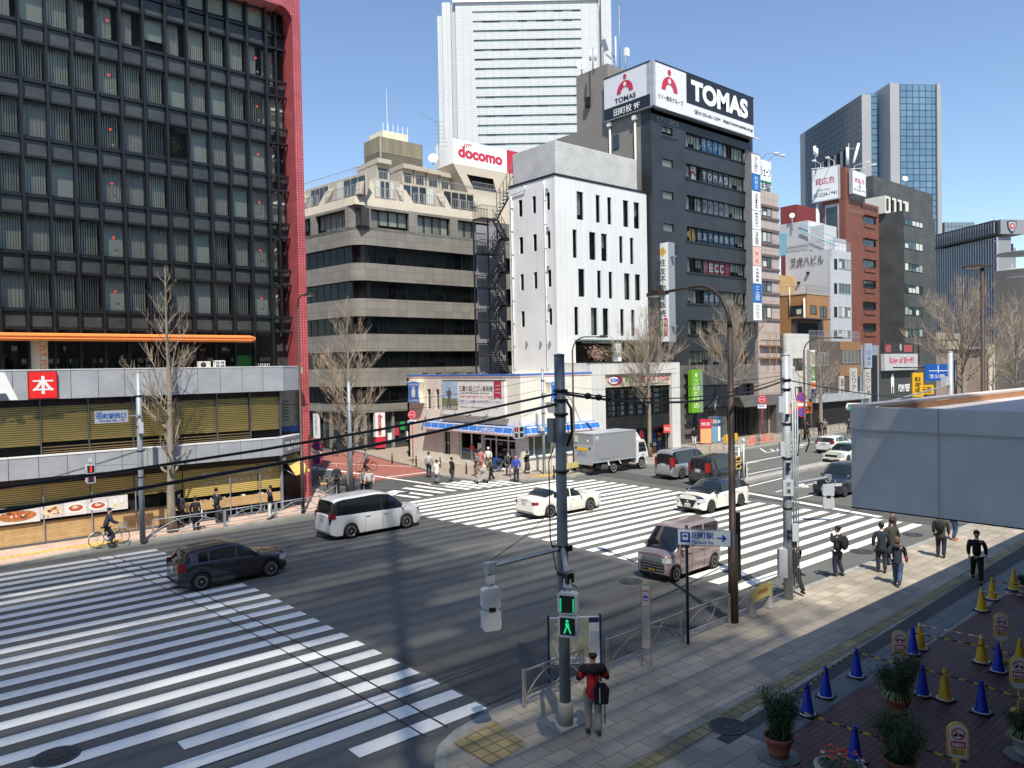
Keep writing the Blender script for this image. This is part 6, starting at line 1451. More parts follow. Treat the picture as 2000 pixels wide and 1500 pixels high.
mb=MB(); mb.tube([(xa,p.y+1.0,zt_+3.0),(xa,p.y-4,zt_+.3)],.08,mat('pale_blue_rail',(.25,.52,.60)),5); mb.tube([(xa,p.y+1.0,zt_+4.0),(xa,p.y-4,zt_+1.3)],.05,MATS['pale_blue_rail'],5); mb.build('roof_stair',t)
mb=MB(F); a=uv(F,1612,470,1)[0]; mb.box((3,1,zt_),(6.5,4,zt_+1.9),FASC)
for k in range(3):mb.box((3.2+k*1.1,.9,zt_+.1),(4.1+k*1.1,.99,zt_+1.2),WHITE)
mb.build('condenser',t)
dish(onX(1547,421,xa),.35,Vector((-.8,-.55,.2)),'small round antenna on the pale grey office building roof',2.0)
BRK=tiles('red_brick',(.26,.085,.05),(.13,.06,.045),.22,.07,ms=.008,second=(.20,.06,.035),axes='wall',dirt=.15,noise_scale=.7)
t,F,FS,xa,xb,zt_=block('tall red brick office building carrying two white advertisement boards',50.5,1606,1651,1716,386,BRK,BRK,name='office_building')
BKT=t
for y0,y1 in((421,439),(466,483),(507,525),(548,565),(590,607),(632,649)):
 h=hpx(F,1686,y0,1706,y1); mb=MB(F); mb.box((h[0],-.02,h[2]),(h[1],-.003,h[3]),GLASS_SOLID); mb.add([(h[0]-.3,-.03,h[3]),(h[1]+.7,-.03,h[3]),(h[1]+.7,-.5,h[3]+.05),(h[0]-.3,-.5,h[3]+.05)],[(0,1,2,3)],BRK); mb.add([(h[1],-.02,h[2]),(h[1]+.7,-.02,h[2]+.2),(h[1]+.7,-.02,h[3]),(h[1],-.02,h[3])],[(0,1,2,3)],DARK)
 mb.box((h[0]+1.0,-.03,h[2]),(h[0]+1.06,-.021,h[3]),BLKM); mb.box((h[0]+.3,-.12,h[2]-.6),(h[1]+.5,-.01,h[2]-.15),BRK); mb.build('window',t)
mb=MB(F); mb.text('ECSミタビル',1.0,zt_-1.6,w=4.2,h=.6,m=mat('bronze_letter',(.30,.25,.20)),y=-.08,align='l',bold=.02)
for k in range(7):mb.box((4.6+k*.75,-.01,zt_-.9),(5.0+k*.75,-.003,zt_-.3),DARK)
mb.build('building_name',t)
zp=onY(1651,326,50.5).z; mb=MB(F); mb.box((-.02,-.02,zt_),(1.3,1.2,zp),BRK); mb.build('roof_pillar',t)
mb=MB(FS); s_=uv(FS,1604,450)[0]; mb.box((s_+.6,-.06,8),(s_+2.6,-.001,zt_-.6),FASC); mb.box((s_+.8,-.1,8),(s_+2.4,-.061,zt_-1.0),GLASS_SOLID); mb.tube([(s_-.4,-.2,8),(s_-.4,-.2,zt_)],.25,CREAMY,8); mb.build('stair_glazing',t)
def advert(F,xa_,xb_,ya,yb,label,W_):
 h=hpx(F,xa_,ya,xb_,yb); tt=thing('billboard',label,'billboard',mw=F@Matrix.Translation((h[0],0,h[2])),group='white advertisement boards on the brick building'); mb=MB(F)
 mb.box((h[0],-.7,h[2]),(h[1],-.2,h[3]),FASC); mb.box((h[0]+.12,-.72,h[2]+.12),(h[1]-.12,-.701,h[3]-.12),SIGNWHITE); H=h[3]-h[2]; cx=(h[0]+h[1])/2; w=h[1]-h[0]
 mb.build('panel',tt); mb=MB(F); mb.text('貸広告',cx,h[2]+H*.60,w=w*.74,h=H*.20,m=SREDT,y=-.73,bold=.03); mb.text('お問い合わせは',cx,h[2]+H*.34,w=w*.4,h=H*.045,m=INK,y=-.73); mb.text('03-3254-1941',cx,h[2]+H*.20,w=w*.86,h=H*.11,m=INK,y=-.73,bold=.01); mb.build('lettering',tt)
 mb=MB(F)
 for q in(.3,.8):mb.tube([(h[0]+w*q,-.4,h[3]),(h[0]+w*q,-.4,h[3]+.7),(h[0]+w*q,-2.0,h[3]+.9)],.05,WHITE,5); mb.cbox((h[0]+w*q,-2.2,h[3]+.85),(.35,.5,.2),WHITE)
 mb.build('flood_lamp',tt)
advert(FS,1590,1643,334,389,'wide white advertisement board on the left face of the brick building',0)
advert(F,1655,1682,333,387,'narrow white advertisement board on the front face of the brick building',0)
mb=MB(); tt=thing('antenna','phone aerials on poles above the white advertisement boards','antenna',(xa,52,zp))
for px,y0,y1,r_ in((1593,340,285,.07),(1658,340,280,.08),(1620,340,318,.05)):P=onY(px,y0,54); Q=onY(px,y1,54); mb.tube([P,(P.x,P.y,Q.z)],r_,GREYM,6)
for px,y0,y1 in((1591,302,286),(1595,306,290),(1655,322,288)):P=onY(px,y0,54); Q=onY(px,y1,54); mb.tube([P,Q],.22,SIGNWHITE,6)
P=onY(1667,318,54); Q=onY(1677,281,54); mb.tube([P,Q],.22,SIGNWHITE,6); mb.tube([onY(1658,291,54),onY(1676,290,54)],.05,GREYM,4); mb.tube([onY(1640,332,54),onY(1690,328,54)],.05,WHITE,4); mb.tube([onY(1585,330,54),onY(1632,325,54)],.05,WHITE,4)
mb.build('pole',tt)
CHAR=tiles('charcoal_stone',(.085,.087,.082),(.05,.05,.048),1.8,1.2,ms=.02,second=(.072,.074,.070),axes='wall',offset=.5,dirt=.3,noise_scale=.4)
t,F,FS,xa,xb,zt_=block('charcoal stone office block with narrow glinting ribbon windows',48.5,1700,1765,1826,411,CHAR,CHAR,name='office_building')
for y0,y1 in((427,446),(470,491),(513,533),(556,575),(599,617),(642,658)):surf_win(t,F,1767,1802,y0,y1,5,blind=True,gm=mat('teal_glass',(.05,.09,.095),rough=.08,var=.6,scale=.6))
P=onY(1766,362,60); Q=onY(1822,357,60); mb=MB(); mb.box((onY(1706,380,60).x,60,zt_-5),(onY(1822,380,60).x,64,P.z),CHAR); mb.build('stair_block',t)
mb=MB(); a=onY(1715,395,51);
for k in range(4):P=onY(1722+k*11,400,51.5); mb.box((P.x,51,zt_),(P.x+2.4,54,zt_+2.6),CREAMY); mb.box((P.x+.4,50.9,zt_+.5),(P.x+1.0,50.99,zt_+2.2),INTERIOR)
mb.build('condenser',t)
dish(onY(1768,349,61),.5,Vector((-.7,-.7,.25)),'white dish on the charcoal stone block roof',1.5)
t,F,FS,xa,xb,zt_=block('dark red building with deep balconies partly hidden by the brick one',72.0,1524,1556,1592,399,mat('dark_red_wall',(.24,.045,.045),rough=.6),MATS['dark_red_wall'],name='office_building')
mb=MB(F)
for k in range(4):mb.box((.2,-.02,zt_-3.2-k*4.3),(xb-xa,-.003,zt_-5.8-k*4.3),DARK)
mb.build('balcony',t)
# brown, blue-grey and dark shops at street level
BRN=tiles('brown_tile_wall',(.13,.10,.085),(.07,.055,.05),.3,.1,ms=.01,second=(.115,.09,.075),axes='wall',dirt=.15); OCH=mat('ochre_tile',(.28,.15,.07),rough=.6,var=.15)
t,F,FS,xa,xb,zt_=block('brown tiled shop building with tall brush-lettered signs and roof terrace',44.6,1578,1582,1680,666,BRN,BRN)
for a in((1597,1617,690,713,3),(1646,1676,684,708,4),(1597,1618,747,767,3),(1669,1680,735,765,1)):surf_win(t,F,a[0],a[1],a[2],a[3],a[4],fm=FASC)
mb=MB(F)
for h in(hpx(F,1640,684,1681,668),hpx(F,1640,735,1681,712),hpx(F,1640,785,1681,768)):mb.box((h[0],-.06,h[2]if h[2]<h[3]else h[3]),(h[1],-.003,max(h[2],h[3])),OCH)
mb.box((.3,-.5,3.0),(xb-xa,-.003,3.9),FASC); mb.box((.3,-.02,.12),(xb-xa,-.004,3.0),DARK); mb.build('cladding',t)
mb=MB(F); railing(mb,[(0,.1,zt_),(xb-xa,.1,zt_)],1.2,FASC,40); mb.build('terrace_railing',t)
for i,(a,b,y0,y1,s_)in enumerate(((1657,1671,719,779,'とりかわ'),(1636,1645,735,778,'酒場'))):
 h=hpx(F,a,y0,b,y1); mb=MB(F); mb.box((h[0],-.25,h[2]),(h[1],-.062,h[3]),mat('paper_sign',(.52,.50,.45))); mb.text(s_,(h[0]+h[1])/2,(h[2]+h[3])/2,w=(h[1]-h[0])*.6,h=(h[3]-h[2])*.85,m=INK,y=-.26,vertical=True,bold=.02); mb.build('brush_sign',t)
mb=MB(F); h=hpx(F,1578,633,1630,660); mb.box((0,2.0,zt_),(7,2.3,zt_+2.6),BRN); mb.box((-.2,.8,zt_+2.6),(6.5,2.2,zt_+2.75),BRN); mb.box((1.0,1.9,zt_+.1),(5.5,1.99,zt_+2.2),DARK); mb.build('terrace_room',t)
t2=vsign(onY(1583,760,43.9).x,43.9,onY(1588,778,43.9).z,onY(1588,683,43.9).z,onY(1593,760,43.9).x-onY(1583,760,43.9).x,.8,'tall tenant sign in green, orange and navy above the bus stop',lambda mb,w,H:[mb.box((.06,-.03,H*.36),(w-.06,-.016,H*.66),mat('olive_green',(.10,.26,.05))),mb.box((.06,-.03,H*.22),(w-.06,-.016,H*.33),ORANGE),mb.box((.06,-.03,.06),(w-.06,-.016,H*.2),mat('sign_navy',(.02,.03,.10))),mb.box((.06,-.03,H*.70),(w-.06,-.016,H*.96),CREAM),mb.text('三田',w/2,H*.5,w=w*.5,h=H*.2,m=SIGNWHITE,y=-.035,vertical=True)])
BGR=tiles('blue_grey_panel',(.27,.31,.36),(.18,.21,.25),.9,.6,ms=.015,second=(.25,.29,.34),axes='wall',offset=0,dirt=.1)
t,F,FS,xa,xb,zt_=block('blue-grey panelled shop building with upright dental and bar signs',44.6,1679,1681,1716,674,BGR,BGR)
mb=MB(F); h=hpx(F,1701,694,1714,790); mb.box((h[0],-.02,.2),(h[1],-.003,h[3]),DARK); mb.build('entrance',t)
for(a,b,y0,y1,s_,c_,m_)in((1685,1697,671,718,'三田歯科',BLUE,mat('grey_blue_sign',(.38,.40,.46))),(1684,1695,721,777,'とりい酒',INK,MATS['paper_sign'])):
 h=hpx(F,a,y0,b,y1); mb=MB(F); mb.box((h[0],-.4,h[2]),(h[1],-.1,h[3]),m_); mb.text(s_,(h[0]+h[1])/2,(h[2]+h[3])/2,w=(h[1]-h[0])*.65,h=(h[3]-h[2])*.85,m=c_,y=-.41,vertical=True,bold=.02); mb.build('upright_sign',t)
DKW=mat('soot_wall',(.06,.062,.06),rough=.8,var=.2)
t,F,FS,xa,xb,zt_=block('dark restaurant building under a weathered white beef restaurant sign',44.8,1715,1717,1806,726,DKW,DKW)
mb=MB(F); h=hpx(F,1719,724,1784,691); z0,z1=min(h[2],h[3]),max(h[2],h[3]); WTH=mat('weathered_white',(.50,.51,.50),rough=.7,var=.2,scale=1.5,stretch=(1,1,.2))
mb.box((h[0],-.6,z0),(h[1],-.1,z1),WTH); mb.text('King of Beef!!',(h[0]+h[1])/2,(z0+z1)/2+.1,w=(h[1]-h[0])*.72,h=(z1-z0)*.5,m=SREDT,y=-.61,bold=.03)
z2,z3=z1+.25,z1+1.5; mb.box((h[0],-.4,z1),(h[1]-.8,-.3,z3),BLKM); mb.box((h[0]+.6,-.45,z2),(h[0]+2.2,-.41,z3-.3),mat('neon_red_off',(.35,.08,.08))); mb.disc((h[0]+(h[1]-h[0])*.5,-.45,(z2+z3)/2),.35,FASC,ry=.5); mb.box((h[0]+(h[1]-h[0])*.6,-.45,z2),(h[0]+(h[1]-h[0])*.86,-.41,z3-.3),MATS['neon_red_off']); mb.build('restaurant_sign',t)
mb=MB(F); h=hpx(F,1742,768,1775,755); s0,s1=h[0],h[1]; z=min(h[2],h[3]); mb.text('BDM BEEF',s0+2.6+1,z+.6,w=3.6,h=1.0,m=SIGNWHITE,y=-.1,bold=.04); mb.plate([(s0-.4+x,z+y)for x,y in((0,0),(.15,0),(.15,.9),(.6,.9),(.6,0),(.75,0),(.8,2.0),(.5,2.6),(.1,2.5),(-.1,1.6))],-.12,-.08,SIGNWHITE); mb.build('lettering',t)
# low beige blocks and a long roof at the far right
ROOFM=mat('grey_green_roof',(.26,.27,.26),rough=.6,var=.1)
t,F,FS,xa,xb,zt_=block('low mauve-brown building with a cream parapet behind bare trees',60,1822,1828,1928,682,mat('mauve_wall',(.28,.22,.20),rough=.8,var=.06),MATS['mauve_wall'])
mb=MB(F); mb.box((-.3,-.5,zt_),(uv(F,1870,680)[0],6,zt_+3.2),CREAM); mb.box((uv(F,1872,680)[0],-1,zt_),(xb-xa+.5,6,zt_+.5),ROOFM); mb.build('parapet',t)
t,F,FS,xa,xb,zt_=block('long low cream hall with a broad grey roof at the right edge',85,1862,1866,2060,655,CREAM,CREAM)
mb=MB(F); mb.add([(-2,-2,zt_),(xb-xa,-2,zt_),(xb-xa,10,zt_+7),(-2,10,zt_+7),(-2,-2,zt_-1),(xb-xa,-2,zt_-1)],[(0,1,2,3),(4,5,1,0)],ROOFM); mb.build('roof',t)
t,F,FS,xa,xb,zt_=block('cream walled building at the right edge behind the grey canopy',52,1930,1933,2100,672,mat('pale_cream_wall',(.62,.57,.42),rough=.8,var=.05),CREAM)
# far city blocks that close the view down the side street and along the road
for i,(px0,px1,dw,h_,lab)in enumerate(((560,800,150,17,'plain grey block closing the side street behind the red pillar'),(1990,2300,170,22,'plain grey block beyond the right edge of the hall'))):
 a=at_depth(px0,715,dw); b=at_depth(px1,715,dw); L_=(b-a).length; F_=Matrix.Translation((a.x,a.y,0))@Matrix.Rotation(math.atan2(b.y-a.y,b.x-a.x),4,'Z'); t=thing('office_building',lab,'building',mw=F_); mb=MB(F_); mb.box((0,0,0),(L_,10,h_),GRAN)
 for k in range(4):mb.box((1,-.05,3+4*k),(L_-1,-.01,5+4*k),GLASS_SOLID)
 mb.build('wall',t)
# ------------------------------------------------------------------ street furniture and trees
BARK=mat('ginkgo_bark',(.27,.23,.185),rough=.9,var=.3,scale=5,bump=.5,bscale=14,stretch=(1,1,.25)); TWIG=mat('pale_twig',(.40,.32,.24),rough=.85,var=.2,scale=3)
def ginkgo(P,h,rw,label,seed,zc=.25,dens=1.0,tr=.2,pollard=True):
 rnd=random.Random(seed); t=thing('ginkgo_tree',label,'tree',(P[0],P[1],PH),0,'bare ginkgo street trees'); M=NAT[t.name]; tb_=MB(M); cb=MB(M)
 pts=[]; x=y=0
 for i in range(13):
  u=i/12; x+=rnd.gauss(0,.02)*h/12; y+=rnd.gauss(0,.02)*h/12; pts.append(Vector((x,y,u*h)))
 rad=[tr*(1-.95*(i/12))**1.0*(1.25 if i==0 else 1)for i in range(13)]; tb_.tube(pts,rad,BARK,9)
 def on_trunk(z):u=max(0,min(11.999,z/h*12)); i=int(u); return pts[i].lerp(pts[i+1],u-i)
 def branch(p,d,L,r,lev):
  n=5 if lev<2 else 3; q=[p]; dd=d.copy()
  for i in range(n):dd=(dd+Vector((rnd.gauss(0,.10),rnd.gauss(0,.10),.10+.05*lev))).normalized(); q.append(q[-1]+dd*L/n)
  cb.tube(q,[r*(1-.8*i/n)for i in range(n+1)],TWIG if lev else BARK,5 if lev==0 else(4 if lev==1 else 3),cap=False)
  if lev>=2:return
  k=int((L*5 if lev==0 else L*5)*dens)
  for j in range(k):
   u=rnd.uniform(.18,.98); i=min(n-1,int(u*n)); b=q[i].lerp(q[i+1],u*n-i); a=rnd.uniform(0,6.28); e=(q[i+1]-q[i]).normalized(); o=e.orthogonal().normalized(); o=Matrix.Rotation(a,3,e)@o
   branch(b,(e*.75+o*.65+Vector((0,0,.25))).normalized(),L*rnd.uniform(.22,.5)*(1.1-u*.5),max(.006,r*.38),lev+1)
 nb=int(42*dens*h/12)
 for i in range(nb):
  u=(i+rnd.random())/nb; z=h*(zc+(0.985-zc)*u); prof=(min(1,(u+.12)/.35))*(1-u)**.62
  L=rw*(prof*1.25+.10)*rnd.uniform(.65,1.15); a=rnd.uniform(0,6.28); el=R(rnd.uniform(5,45)+30*u)
  branch(on_trunk(z),Vector((cos(a)*cos(el),sin(a)*cos(el),sin(el))),L,max(.014,.05*(1-u)*tr/.2),0)
 if pollard:
  for a in(.4,2.6,4.4):p=on_trunk(h*(zc-.02)); cb.tube([p,p+Vector((cos(a)*.35,sin(a)*.35,.2)),p+Vector((cos(a)*.5,sin(a)*.5,.55))],[.08,.07,.05],BARK,6)
 tb_.build('trunk',t); cb.build('crown',t); return t
ginkgo((11.36,38.6),12.7,2.3,'bare ginkgo in front of the coffee and book shop',3,zc=.24,tr=.21,dens=1.0)
ginkgo((23.4,43.3),12.0,3.3,'bare ginkgo at the mouth of the side street beside the red pillar',5,zc=.2,tr=.21,dens=1.2)
ginkgo((49.6,40.7),12.2,3.9,'bare ginkgo in front of the two storey drug store',8,zc=.34,tr=.2,dens=1.2,pollard=False)
ginkgo((62.8,41.6),13.6,3.8,'bare ginkgo at the foot of the dark tower, behind the curved lamp',12,zc=.36,tr=.22,dens=1.2,pollard=False)
ginkgo((79.5,41.6),10.2,3.0,'shaded bare ginkgo before the brown tiled shop',14,zc=.3,tr=.25,dens=1.0,pollard=False)
P=at_depth(1882,705,72); ginkgo((P.x,P.y),14.9,5.2,'large bare ginkgo behind the grey canopy, left of the tall dark lamp',21,zc=.3,tr=.3,dens=1.0,pollard=False)
P=at_depth(1985,705,78); ginkgo((P.x,P.y),13.6,5.0,'bare ginkgo at the right edge behind the grey canopy',23,zc=.3,tr=.28,dens=.9,pollard=False)
P=at_depth(1940,705,90); ginkgo((P.x,P.y),9,3.6,'smaller bare ginkgo between the two large ones on the right',25,zc=.35,tr=.2,dens=.8,pollard=False)
DKPOLE=mat('dark_slate_pole',(.19,.22,.24),rough=.5,metal=.2,var=.15,scale=5); PLASG=mat('signal_grey',(.50,.54,.58),rough=.4,var=.05); LEDG=mat('green_signal_light',(.0,.35,.15),emit=(.02,.9,.35),estr=.5,var=0); LEDR=mat('red_signal_light',(.4,.0,.0),emit=(1,.04,.03),estr=1.5,var=0); LENS=mat('dark_lens',(.02,.03,.03),rough=.2)
def man_shape(mb,cx,z,s,m,y=-.115,walk=True):
 mb.disc((cx,y,z+s*.88),s*.11,m,10); W_=.5
 body=[(-.10,.40),(-.17,.72),(.14,.74),(.20,.45),(.12,.42)]if walk else[(-.13,.35),(-.15,.75),(.15,.75),(.13,.35)]
 mb.add([(cx+x*s*W_*2*.8,y,z+q*s)for x,q in body],[tuple(range(len(body)))],m)
 for a,b in(((-.08,.42),(-.22,.0)),((.08,.42),(.24,.02)))if walk else(((-.07,.4),(-.09,0)),((.07,.4),(.09,0))):mb.add([(cx+(a[0]-.06)*s,y,z+a[1]*s),(cx+(a[0]+.06)*s,y,z+a[1]*s),(cx+(b[0]+.05)*s,y,z+b[1]*s),(cx+(b[0]-.05)*s,y,z+b[1]*s)],[(0,1,2,3)],m)
def ped_signal(P,rz,label,lit,w=.36,h=.82,parts=None,group='pedestrian signals'):
 t=thing('pedestrian_signal',label,'traffic signal',P,rz,group); mb=MB(NAT[t.name]); n=5
 for(a,b)in((0,h/2-.012),(h/2+.012,h)):
  o=[(-w/2+.04,a),(w/2-.04,a),(w/2,a+.04),(w/2,b-.04),(w/2-.04,b),(-w/2+.04,b),(-w/2,b-.04),(-w/2,a+.04)]; mb.plate(o,-.09,.09,PLASG)
 mb.box((-w/2-.03,-.03,.1),(-w/2,.03,.16),PLASG); mb.box((-w/2-.03,-.03,h-.2),(-w/2,.03,h-.14),PLASG); mb.box((-.03,-.03,h),(.03,.03,h+.09),PLASG); mb.cbox((0,0,h+.17),(.14,.14,.16),PLASG); mb.box((-.07,.091,h*.45),(.07,.1,h*.55),BLACK)
 mb.build('housing',t); mb=MB(NAT[t.name])
 for a in(.05,h/2+.05):mb.box((-w/2+.04,-.10,a),(w/2-.04,-.091,a+h/2-.10),LENS)
 if lit=='green':
  man_shape(mb,.0,.08,.26,LEDG)
  for s_ in(-1,1):
   for k in range(7):mb.box((s_*.12-.015,-.112,h/2+.07+k*.036),(s_*.12+.015,-.105,h/2+.09+k*.036),LEDG)
 elif lit=='red':man_shape(mb,0,h/2+.08,.27,LEDR,walk=False); [mb.box((s_*.11-.015,-.112,.08),(s_*.11+.015,-.105,.30),mat('dim_red',(.5,.1,.1)))for s_ in(-1,1)]
 mb.build('lens',t); return t
def pole(P,h,r,m,name,label,cat='pole',taper=.85,group=None):
 t=thing(name,label,cat,(P[0],P[1],PH),0,group); mb=MB(NAT[t.name]); mb.tube([(0,0,-.05),(0,0,h*.5),(0,0,h)],[r,r*(1+taper)/2,r*taper],m,12); mb.lathe([(r*taper*1.05,h),(r*taper*1.05,h+.04),(.01,h+.06)],m,12); mb.build('shaft',t); return t
def bands(t,zs,r,m=None):
 mb=MB(NAT[t.name])
 for z in zs:mb.lathe([(r,z),(r+.02,z),(r+.02,z+.06),(r,z+.06)],m or BLACK,12); mb.box((r,-.03,z),(r+.09,.03,z+.05),m or BLACK)
 mb.build('clamp',t)
# big slate pole in the foreground with two signal arms
P0=G(1105,1415,PH); T0=pole(P0,7.8,.125,DKPOLE,'utility_pole','tall slate grey pole in the foreground carrying two signal arms',taper=.9); zt_=up_at(P0,1083,697); bands(T0,[6.55,6.85,7.05,5.35,3.75,3.2],.118)
mb=MB(NAT[T0.name]); mb.box((-.20,.02,6.0),(-.10,.20,6.5),DKPOLE); mb.lathe([(.17,0),(.17,.45),(.15,.5)],CONC,12); mb.lathe([(.131,.0),(.131,.42),(.125,.425)],FASC,14); mb.box((-.35,-.25,-.02),(.35,.25,.02),CONC)
mb.tube([(.11,-.05,6.9),(.2,-.12,6.7),(.22,-.12,6.2),(.12,-.06,5.9)],.03,BLACK,6); mb.tube([(-.1,.1,5.9),(-.22,.14,5.6),(-.22,.14,4.0),(-.1,.1,3.3),(.12,-.12,3.0),(.25,-.16,2.9)],.014,BLACK,5)
mb.build('fitting',T0)
za=up_at(P0,1100,1070); A1=G(957,1106,za-.0); A2=G(1109,1128,za-.05)
mb=MB(); top0=Vector((P0.x,P0.y,za))
mb.tube([top0,A1],.05,GREYM,4); mb.tube([top0+Vector((0,0,.02)),A2],.05,GREYM,4); mb.cbox(A1+Vector((0,0,-.02)),(.2,.16,.2),GREYM); mb.tube([A1,(A1.x,A1.y,A1.z-.22)],.04,GREYM,6); mb.cbox(A2,(.16,.16,.18),BLKM); mb.cbox(top0,(.3,.3,.12),BLKM)
mb.tube([A1+Vector((0,0,.1)),(top0+A1)/2+Vector((0,0,.45)),top0+Vector((0,0,1.0))],.008,BLACK,4); o=mb.build('arm',T0)
h1=.86; ped_signal((A1.x,A1.y,A1.z-.22-h1-.15),R(160),'hanging pedestrian signal on the left arm, seen from its pale back',None)
ped_signal((A2.x,A2.y,A2.z-.12-h1-.1),R(-58),'hanging pedestrian signal with a green walking figure','green')
# white-grey pole with conduits
P1_=G(1540,1170,PH); T1_=pole(P1_,7.8,.15,mat('pale_grey_pole',(.40,.43,.46),rough=.5,metal=.2,var=.15,scale=4),'utility_pole','pale grey pole with conduits and control boxes beside the leaning man',taper=.8)
mb=MB(NAT[T1_.name]); dx,dy=sin(YAW),-cos(YAW)
for q,r_ in((.20,.035),(.28,.03),(.35,.02)):mb.tube([(dx*q,dy*q,.35),(dx*q,dy*q,7.3-q*3)],r_,GREYM,6)
mb.tube([(dx*.3,dy*.3,.5),(dx*.1,dy*.1,.3),(-dx*.2,-dy*.2,.5)],.035,GREYM,6); mb.tube([(dx*.35,dy*.35,4.6),(dx*.42,dy*.42,5.3),(dx*.65,dy*.65,5.35),(dx*.72,dy*.72,5.0),(dx*.6,dy*.6,4.7)],.025,BLACK,6); mb.build('conduit',T1_)
mb=MB(NAT[T1_.name]@Matrix.Rotation(YAW-R(90),4,'Z'))
mb.box((-.36,-.25,.75),(-.10,-.02,1.65),PLASG); mb.box((-.20,-.22,3.35),(.12,-.12,3.85),PLASG); mb.box((.08,-.2,1.9),(.28,-.1,2.45),PLASG); mb.box((-.25,-.15,4.6),(-.1,0,5.05),PLASG); mb.box((-.32,-.25,6.0),(-.12,-.05,6.5),PLASG); mb.text('交',-.04,3.72,w=.14,h=.14,m=INK,y=-.225); mb.text('通',-.04,3.5,w=.14,h=.14,m=INK,y=-.225)
for z in(2.0,2.2,4.2,4.35,5.9):mb.cbox((-.02,-.17,z),(.1,.1,.1),BLACK)
mb.build('control_box',T1_); bands(T1_,[7.0,6.7,5.6,4.5,2.9],.135)
za=up_at(P1_,1535,947); A=G(1617,932,za); mb=MB(); mb.tube([(P1_.x,P1_.y,za),A],.05,GREYM,4); mb.cbox(A,(.18,.18,.18),GREYM); mb.build('arm',T1_); ped_signal((A.x,A.y,A.z-.2-.86),R(130),'hanging pedestrian signal beside the navy taxi, seen from its white back',None)
# curved street lamp in front
def lamp(P,h,arm,label,z2,r=.09,m=None,head=(.75,.28),name='street_lamp',straight=False):
 m=m or BROWN; t=thing(name,label,'street lamp',(P[0],P[1],PH),0,'street lamps'); mb=MB(NAT[t.name]); mb.tube([(0,0,-.05),(0,0,h*.3),(0,0,h*.301),(0,0,h)],[r*1.45,r*1.4,r*1.05,r*.8],m,10)
 a=Vector((arm[0]-P[0],arm[1]-P[1],0)); n=9; pts=[]
 if not straight:
  for i in range(n+1):q=i/n*pi/2; pts.append(a*.42*(1-cos(q))+Vector((0,0,h+(z2-h)*sin(q))))
  pts.append(a*.9+Vector((0,0,z2-.02)))
  mb.tube(pts,[r*.8]+[r*.6]*n+[r*.45],m,8)
 mb.build('shaft',t); d=a.normalized(); T=Matrix.Translation(a+Vector((0,0,z2-.05)))@Matrix.Rotation(math.atan2(d.y,d.x),4,'Z'); mb=MB(NAT[t.name]@T); L,W_=head
 mb.prism([(-L*.6,-W_*.25),(-L*.3,-W_*.5),(L*.35,-W_*.5),(L*.5,-W_*.2),(L*.5,W_*.2),(L*.35,W_*.5),(-L*.3,W_*.5),(-L*.6,W_*.25)],-.04,.06,m); mb.prism([(-L*.25,-W_*.35),(L*.3,-W_*.35),(L*.3,W_*.35),(-L*.25,W_*.35)],.06,.13,m); mb.build('lamp_head',t); mb=MB(NAT[t.name]@T); mb.prism([(-L*.25,-W_*.38),(L*.35,-W_*.38),(L*.35,W_*.38),(-L*.25,W_*.38)],-.07,-.04,SIGNWHITE); mb.build('diffuser',t); return t
PL_=G(1433,1215,PH); ht_=onY(1282,572,16.3); tl_=lamp(PL_,up_at(PL_,1418,640)-PH,(ht_.x,ht_.y),'tall brown curved street lamp rising beside the near pavement',ht_.z-PH,r=.1,head=(.95,.34))
mb=MB(NAT[tl_.name]); mb.box((.12,-.1,1.2),(.26,.06,3.2),BLACK); mb.build('cable_box',tl_)
P=G(592,1003,PH); tp=onY(595,577,P.y-2.2); lamp((P.x,P.y),11.0,(P.x+.2,P.y-.9),'thin brown street lamp standing before the red tiled pillar',onY(586,577,P.y).z-PH,r=.07,head=(.7,.25))
P=G(1122,918,PH); lamp((P.x,P.y),8.6,(P.x+.9,P.y-2.2),'curved brown street lamp in front of the white tower, beside the truck',9.7,r=.08)
P=G(1572,857,PH); lamp((P.x,P.y),8.6,(P.x+2.0,P.y-2.6),'curved street lamp beside the bus stop post, right of the dark tower',9.9,r=.1)
P=at_depth(1920,760,48); lamp((P.x,P.y),13.5,(P.x-.2,P.y+.3),'very tall dark street lamp rising behind the grey canopy',onX(1906,524,P.x).z*0+at_depth(1906,524,48).z,r=.13,head=(1.5,.5))
P=at_depth(1795,780,75); lamp((P.x,P.y),9.5,(P.x+2.2,P.y-2.4),'dark curved street lamp in front of the charcoal stone block',at_depth(1830,667,75).z,r=.1)
# other poles
P=G(279,1057,PH); TL=pole(P,up_at(P,270,728)-PH,.13,GREYM,'utility_pole','grey pole with the station name board before the golden louvres'); bands(TL,[6.6,5.2,4.1,2.9],.12)
mb=MB(); a=onY(186,845,P.y-.2); b=onY(250,825,P.y-.2); z0=onY(218,825,P.y).z; z1=onY(218,802,P.y).z
mb.box((a.x,P.y-.22,z0),(b.x,P.y-.16,z1),SIGNWHITE); mb.M=FR(0,P.y-.225); mb.box((a.x-.01,.004,z0-.01),(b.x+.01,.05,z1+.01),FASC); mb.text('田町駅西口',(a.x+b.x)/2,z0+(z1-z0)*.58,w=(b.x-a.x)*.84,h=(z1-z0)*.42,m=BLUE,y=-.01,bold=.04); mb.text('Tamachi Sta. - W',(a.x+b.x)/2,z0+(z1-z0)*.20,w=(b.x-a.x)*.78,h=(z1-z0)*.17,m=BLUE,y=-.01,bold=.02)
for k in range(2):mb.add([(a.x+.02,-.008,z1-.2-k*.12),(a.x+.02,-.008,z1-.14-k*.12),(a.x+.16+k*.12,-.008,z1-.02),(a.x+.1+k*.12,-.008,z1-.02)],[(0,1,2,3)],BLUE)
